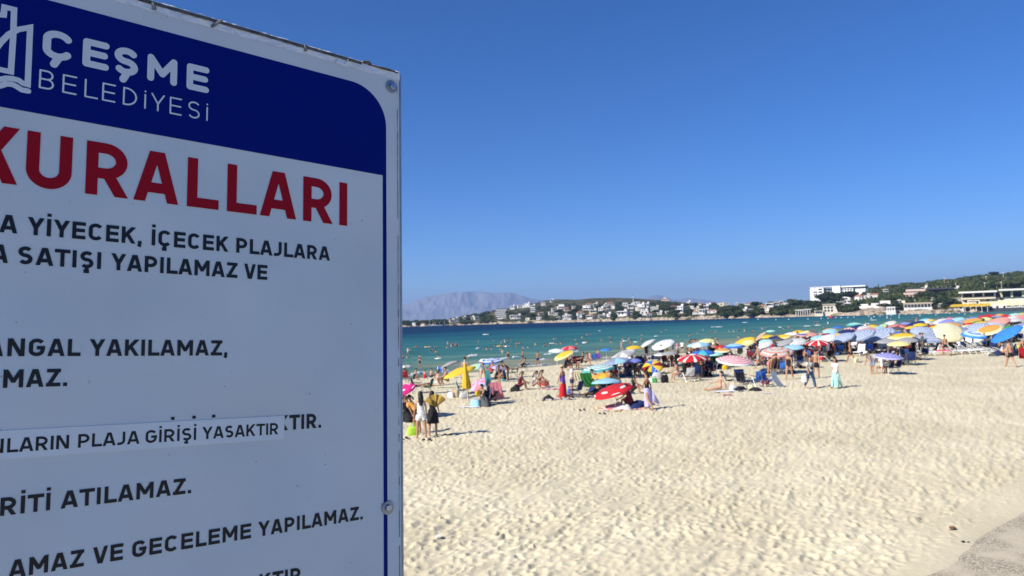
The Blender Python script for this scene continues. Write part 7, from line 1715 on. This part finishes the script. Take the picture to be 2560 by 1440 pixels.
# people, chairs and things in the shade of the umbrellas
random.seed(21)
TOPS = [('shirt', 'black', 'black shirt'), ('shirt', 'white', 'white shirt'), ('shirt', 'navy', 'navy shirt'), ('swimsuit', 'black', 'black swimsuit'), ('trunks', 'navy', 'navy trunks'), ('shirt', 'darkgrey', 'grey shirt'), ('dress', 'black', 'black dress'), ('trunks', 'red', 'red trunks'), ('swimsuit', 'red', 'red swimsuit'), ('shirt', 'maroon', 'maroon shirt'), ('trunks', 'blue', 'blue trunks'), ('bikini_bottom', 'black', 'black bikini')]
def short(lab):
    w_ = lab.split(); out = []
    for q in w_:
        out.append(q.rstrip(','))
        if q.startswith('umbrella'): break
    if len(out) > 5: out = out[:3] + ['umbrella']
    return ' '.join(out)
nfill = 0
for (x, y, zg, rad, lab, cx, D) in list(UM):
    if cx < 1380 or cx in (1835, 1535, 2220, 1392, 1412, 1424, 1515): continue
    n = 4 if (cx == 1731) else (1 if cx < 1660 else (2 if D < 90 else (0 if 'half hidden' in lab else 1)))
    if cx in (1836, 1535, 1631): continue
    for j in range(n):
        an = random.uniform(-.3, 3.5); rr = random.uniform(.4, 1.25) * rad
        X_, Y_ = x + rr * math.cos(an) + .3, y + rr * math.sin(an) * .8 + .2
        if float(shore_dist(np.array([X_]), np.array([Y_]))[0]) < 1: continue
        P_ = Vector((X_, Y_, gz(X_, Y_))); tp = random.choice(TOPS); po = random.choice(['chair', 'chair', 'chairf', 'sitg', 'sitgf', 'recline', 'sitcross', 'stand' if D > 60 else 'chair', 'standf' if D > 60 else 'chairf'])
        fem = po.endswith('f'); wear = [(tp[0], tp[1])] + ([('trunks', random.choice(['black', 'navy', 'grey', 'tan']))] if tp[0] == 'shirt' else [])
        rz = random.uniform(0, 6.283); verb = {'chair': 'seated', 'chairf': 'seated', 'recline': 'reclining', 'stand': 'standing', 'standf': 'standing'}.get(po, 'sitting low')
        person('person in %s %s by the %s' % (tp[2], verb, short(lab)), P_, po, rz, wear, random.choice((0, 1, 1, 2, 2, 3)), (random.choice(('black', 'black', 'brown')), random.choice(('short', 'mid', 'long') if fem else ('short',))), random.uniform(1.55, 1.8), random.choice([None, None, None, None, 'white', 'tan']), group='people in the shade of the umbrellas')
        nfill += 1
        if po in ('chair', 'chairf', 'recline') and D < 150:
            c = random.choice(['navy', 'black', 'blue', 'darkgreen', 'maroon', 'darkgrey', 'navy'])
            camp_chair('%s folding chair by the %s' % ({'darkgreen': 'dark green', 'darkgrey': 'dark grey'}.get(c, c), short(lab)), P_ + Vector((0, 0, .0)), rz, c)
    for _q in range(0 if not 50 < D < 170 else (3 if cx > 1700 else 1)):
        an = random.uniform(0, 6.28); X_, Y_ = x + rad * 1.1 * math.cos(an) + .4, y + rad * 1.0 * math.sin(an) + .5
        if float(shore_dist(np.array([X_]), np.array([Y_]))[0]) < 2: continue
        c = random.choice(['navy', 'black', 'blue', 'maroon', 'navy', 'black'])
        camp_chair('empty %s folding chair by the %s' % (c, short(lab)), Vector((X_, Y_, gz(X_, Y_))), random.uniform(0, 6.28), c)
    for _q in range(3 if D < 130 else (1 if D < 200 else 0)):
        an = random.uniform(0, 3.14); P_ = Vector((x + rad * .9 * math.cos(an), y + rad * .7 * math.sin(an), 0)); P_.z = gz(P_.x, P_.y)
        c = random.choice(['black', 'navy', 'darkgrey', 'black', 'darkred', 'denim', 'darkgrey'])
        if P_.z > .2:
            cloth_lump('%s heap of belongings by the %s' % ({'darkgrey': 'dark grey'}.get(c, c), short(lab)), P_, c, random.uniform(.6, 1.0), random.uniform(.2, .42))
# walkers and standing people further along the beach
random.seed(33)
for i in range(30):
    cx = random.uniform(1880, 2556) if i > 6 else random.uniform(1560, 1880); t_ = (cx - 1560) / 1000
    y = np.interp(cx, [1560, 1719, 1900, 2060, 2300, 2480, 2560], [896, 884, 862, 836, 811, 796, 793]) + random.uniform(1, 22)
    g = ground(cx, y); tp = random.choice(TOPS); po = random.choice(['stand', 'walk', 'walkf', 'standf', 'hips', 'child'])
    person('person in %s on foot in the far crowd' % tp[2], g, po, random.uniform(0, 6.28), [(tp[0], tp[1])] + ([('trunks', 'black')] if tp[0] == 'shirt' else []), random.choice((0, 1, 1, 2)), (random.choice(('black', 'brown')), 'short'), random.uniform(1.5, 1.8) if po != 'child' else 1.3, None, group='people on foot in the far crowd')

# ------------------------------------------------------------------ bathers in the sea
random.seed(44)
sw = [(1020, 884, 16, 'deep'), (1041, 870, 8, 'head'), (1067, 869, 8, 'head'), (1087, 869, 8, 'head'), (1079, 880, 10, 'chest'), (1128, 867, 9, 'chest'), (1132, 866, 9, 'chest'), (1143, 867, 12, 'chest'), (1137, 862, 8, 'head'), (1090, 881, 6, 'head'), (1008, 897, 11, 'chest'), (1018, 896, 9, 'head'), (1049, 898, 11, 'chest'), (1096, 895, 9, 'head'),
      (1196, 855, 6, 'head'), (1234, 853, 6, 'head'), (1253, 860, 12, 'chest'), (1262, 856, 10, 'chest'), (1269, 858, 10, 'chest'), (1278, 857, 12, 'chest'), (1291, 861, 8, 'head'), (1300, 860, 8, 'head'), (1196, 872, 6, 'head'), (1209, 876, 7, 'head'), (1216, 875, 6, 'head'), (1228, 875, 6, 'head'), (1237, 868, 6, 'head'), (1248, 866, 5, 'head'), (1260, 866, 6, 'head'), (1269, 867, 6, 'head'), (1292, 870, 7, 'head'), (1308, 872, 8, 'head'), (1319, 870, 5, 'head'), (1256, 875, 5, 'head'),
      (1338, 865, 10, 'chest'), (1361, 866, 8, 'head'), (1367, 863, 8, 'head'), (1374, 865, 8, 'head'), (1386, 860, 7, 'head'), (1391, 861, 8, 'head'), (1402, 861, 5, 'head'), (1384, 849, 7, 'head'), (1390, 848, 6, 'head'), (1439, 851, 5, 'head'), (1455, 845, 6, 'head'), (1461, 857, 8, 'head'), (1466, 855, 8, 'head'), (1442, 861, 5, 'head'), (1467, 838, 4, 'head'), (1475, 837, 5, 'head'), (1504, 853, 5, 'head'), (1527, 857, 6, 'head'), (1556, 853, 13, 'chest'), (1573, 851, 10, 'chest'), (1604, 853, 11, 'chest'), (1576, 857, 5, 'head'), (1583, 862, 8, 'head'),
      (1653, 831, 7, 'head'), (1664, 826, 5, 'head'), (1695, 843, 4, 'head'), (1722, 841, 4, 'head'), (1729, 838, 4, 'head'), (1743, 834, 5, 'head'), (1758, 826, 6, 'head'), (1773, 831, 6, 'head'), (1779, 829, 6, 'head'), (1823, 830, 7, 'head'), (1834, 829, 6, 'head'), (1846, 828, 10, 'chest'), (1861, 829, 8, 'chest'), (1881, 833, 6, 'chest'), (1908, 822, 6, 'head'), (1914, 821, 7, 'head'), (1958, 823, 6, 'head'), (1972, 820, 8, 'chest'), (2038, 808, 10, 'chest'), (2044, 807, 10, 'chest'), (2044, 812, 9, 'chest'), (2059, 823, 8, 'chest')]
for _ in range(24):
    x = random.choice([random.uniform(1010, 1400), random.uniform(1400, 1960), random.uniform(1960, 2420)]); sh = np.interp(x, [1000, 1345, 1460, 1719, 1900, 2060, 2300, 2480], [945, 915, 903, 880, 857, 830, 806, 792])
    hz_ = 796 - .033 * (x - 1280); y = sh - random.uniform(.12, .62) * (sh - hz_ - 16); sw.append((x, y, 5, random.choice(['head', 'head', 'chest'])))
BB = {}
def bather_mesh(pose, hair, skin, suit):
    k_ = (pose, skin)
    if k_ not in BB: BB[k_] = (cm(body(pose, dict(POSE[pose]))['mb'], pose, 'body', SKIN[skin]))
    return BB[k_]
cl_ = ['dark-haired', 'brown-haired']
for (x, y, hp, kd) in sw:
    q = at_z(x, y, 0); hr = random.choice(['black', 'black', 'brown']); po = random.choice(['wade', 'wadef', 'arms']); sink = 1.22 + random.uniform(-.04, .05) if kd == 'head' else random.uniform(.75, 1.0)
    if kd == 'deep': sink = .55
    zone = 'left bay' if x < 1400 else ('middle bay' if x < 1960 else 'right bay')
    w_ = {'head': 'only head and shoulders above water', 'chest': 'standing chest-deep', 'deep': 'standing thigh-deep'}[kd]
    t, B = person('%s bather %s in the %s' % ('dark-haired' if hr == 'black' else 'brown-haired', w_, zone), Vector((q.x, q.y, 0)), po, random.uniform(0, 6.28), [(random.choice(['trunks', 'swimsuit', 'vest']), random.choice(['black', 'navy', 'darkred', 'lightgrey', 'black']))] if kd != 'head' else [], random.choice((0, 1, 1)), (hr, random.choice(['short', 'bun'])), 1.7, None, sink=sink, group='bathers in the sea')
# floats
def ring_float(lab, x, y, c, r=.45):
    q = at_z(x, y, .05); t = thing('swim_ring', lab, 'swim ring', q, 0, 'inflatables on the water'); b = MB(); n, m_ = 20, 8; vs = []
    for i in range(n):
        for j in range(m_):
            a = 6.283 * i / n; c2 = 6.283 * j / m_; vs.append(((r + .13 * math.cos(c2)) * math.cos(a), (r + .13 * math.cos(c2)) * math.sin(a), .13 * math.sin(c2)))
    b.add(vs, [(i * m_ + j, ((i + 1) % n) * m_ + j, ((i + 1) % n) * m_ + (j + 1) % m_, i * m_ + (j + 1) % m_) for i in range(n) for j in range(m_)]); b.obj('tube', plastic(c), t, True)
for lab, x, y, c in [('white float right of the group in the left bay', 1096, 897, 'white'), ('yellow swim ring in the left bay', 1248, 866, 'yellow'), ('white swim ring beside the yellow one', 1268, 866, 'white'), ('pale blue ring in the left bay', 1196, 871, 'skyblue'), ('yellow ring near the left bay bathers', 1067, 868, 'yellow'), ('white ring in the middle bay', 1462, 857, 'white'), ('mint air bed in the middle bay', 1590, 855, 'mint'), ('blue ring in the middle bay', 1908, 821, 'blue'), ('pink ring in the left bay', 1295, 860, 'pink')]:
    ring_float(lab, x, y, c)
# buoys
def buoy(lab, x, y, c, s, group='white marker buoys on the water'):
    q = at_z(x, y, 0); t = thing('buoy', lab, 'buoy', (q.x, q.y, 0), 0, group); b = MB()
    b.tube([(0, 0, -.1), (0, 0, .05), (0, 0, .45 * s), (0, 0, .95 * s)], [.3 * s, .42 * s, .36 * s, .08 * s], 10); b.obj('float', plastic(c), t, True)
    b = MB(); b.tube([(0, 0, .9 * s), (0, 0, 1.25 * s)], .03 * s, 5); b.obj('rod', metal, t)
buoy('red conical buoy near the far shore', 2078, 796, 'red', 2.1, None)
for i, (x, y) in enumerate([(1895, 799), (1940, 800), (1972, 799), (2020, 798.5), (2053, 797), (2070, 796.5), (2090, 795), (2103, 795), (2120, 794.5), (2135, 794), (2172, 792.5), (2185, 793), (2200, 791.5), (2218, 791.5), (2228, 790), (2248, 789), (2265, 787), (2281, 786.5), (2300, 789.5), (2322, 785), (2345, 784.5), (2365, 783.5), (2374, 784), (2398, 784), (2412, 786), (2248, 795), (2218, 796), (2070, 809), (2178, 797), (2430, 782), (2455, 781), (2340, 788)]):
    buoy('small white marker buoy in the string before the far shore', x, y, 'white', .62)

print('PERSONS', sum(1 for o in THINGS if o.name.startswith('person')), 'UMB', len(UM))

# ------------------------------------------------------------------ labels: what still shares a label is told apart by its place
def finish_labels():
    bpy.context.view_layer.update()
    by = {}
    for o in THINGS: by.setdefault(o['label'], []).append(o)
    ords = ['leftmost', 'second', 'third', 'fourth', 'fifth', 'sixth', 'seventh', 'eighth', 'ninth', 'tenth', 'eleventh', 'twelfth']
    for lab, os_ in by.items():
        if len(os_) < 2: continue
        os_.sort(key=lambda o: to_px(o.matrix_world.translation)[0]); n = len(os_)
        for i, o in enumerate(os_):
            if n == 2: t = 'left one of two' if i == 0 else 'right one of two'
            elif i == 0: t = 'leftmost of %d' % n
            elif i == n - 1: t = 'rightmost of %d' % n
            elif i < 12: t = ords[i] + ' from left'
            else: t = '%dth from left' % (i + 1) if (i + 1) % 10 not in (1, 2, 3) or i + 1 in (11, 12, 13) else '%d%s from left' % (i + 1, {1: 'st', 2: 'nd', 3: 'rd'}[(i + 1) % 10])
            o['label'] = lab + ', ' + t
    for o in THINGS:
        w_ = o['label'].split()
        if len(w_) > 16: print('LONG', len(w_), o['label'])
finish_labels()
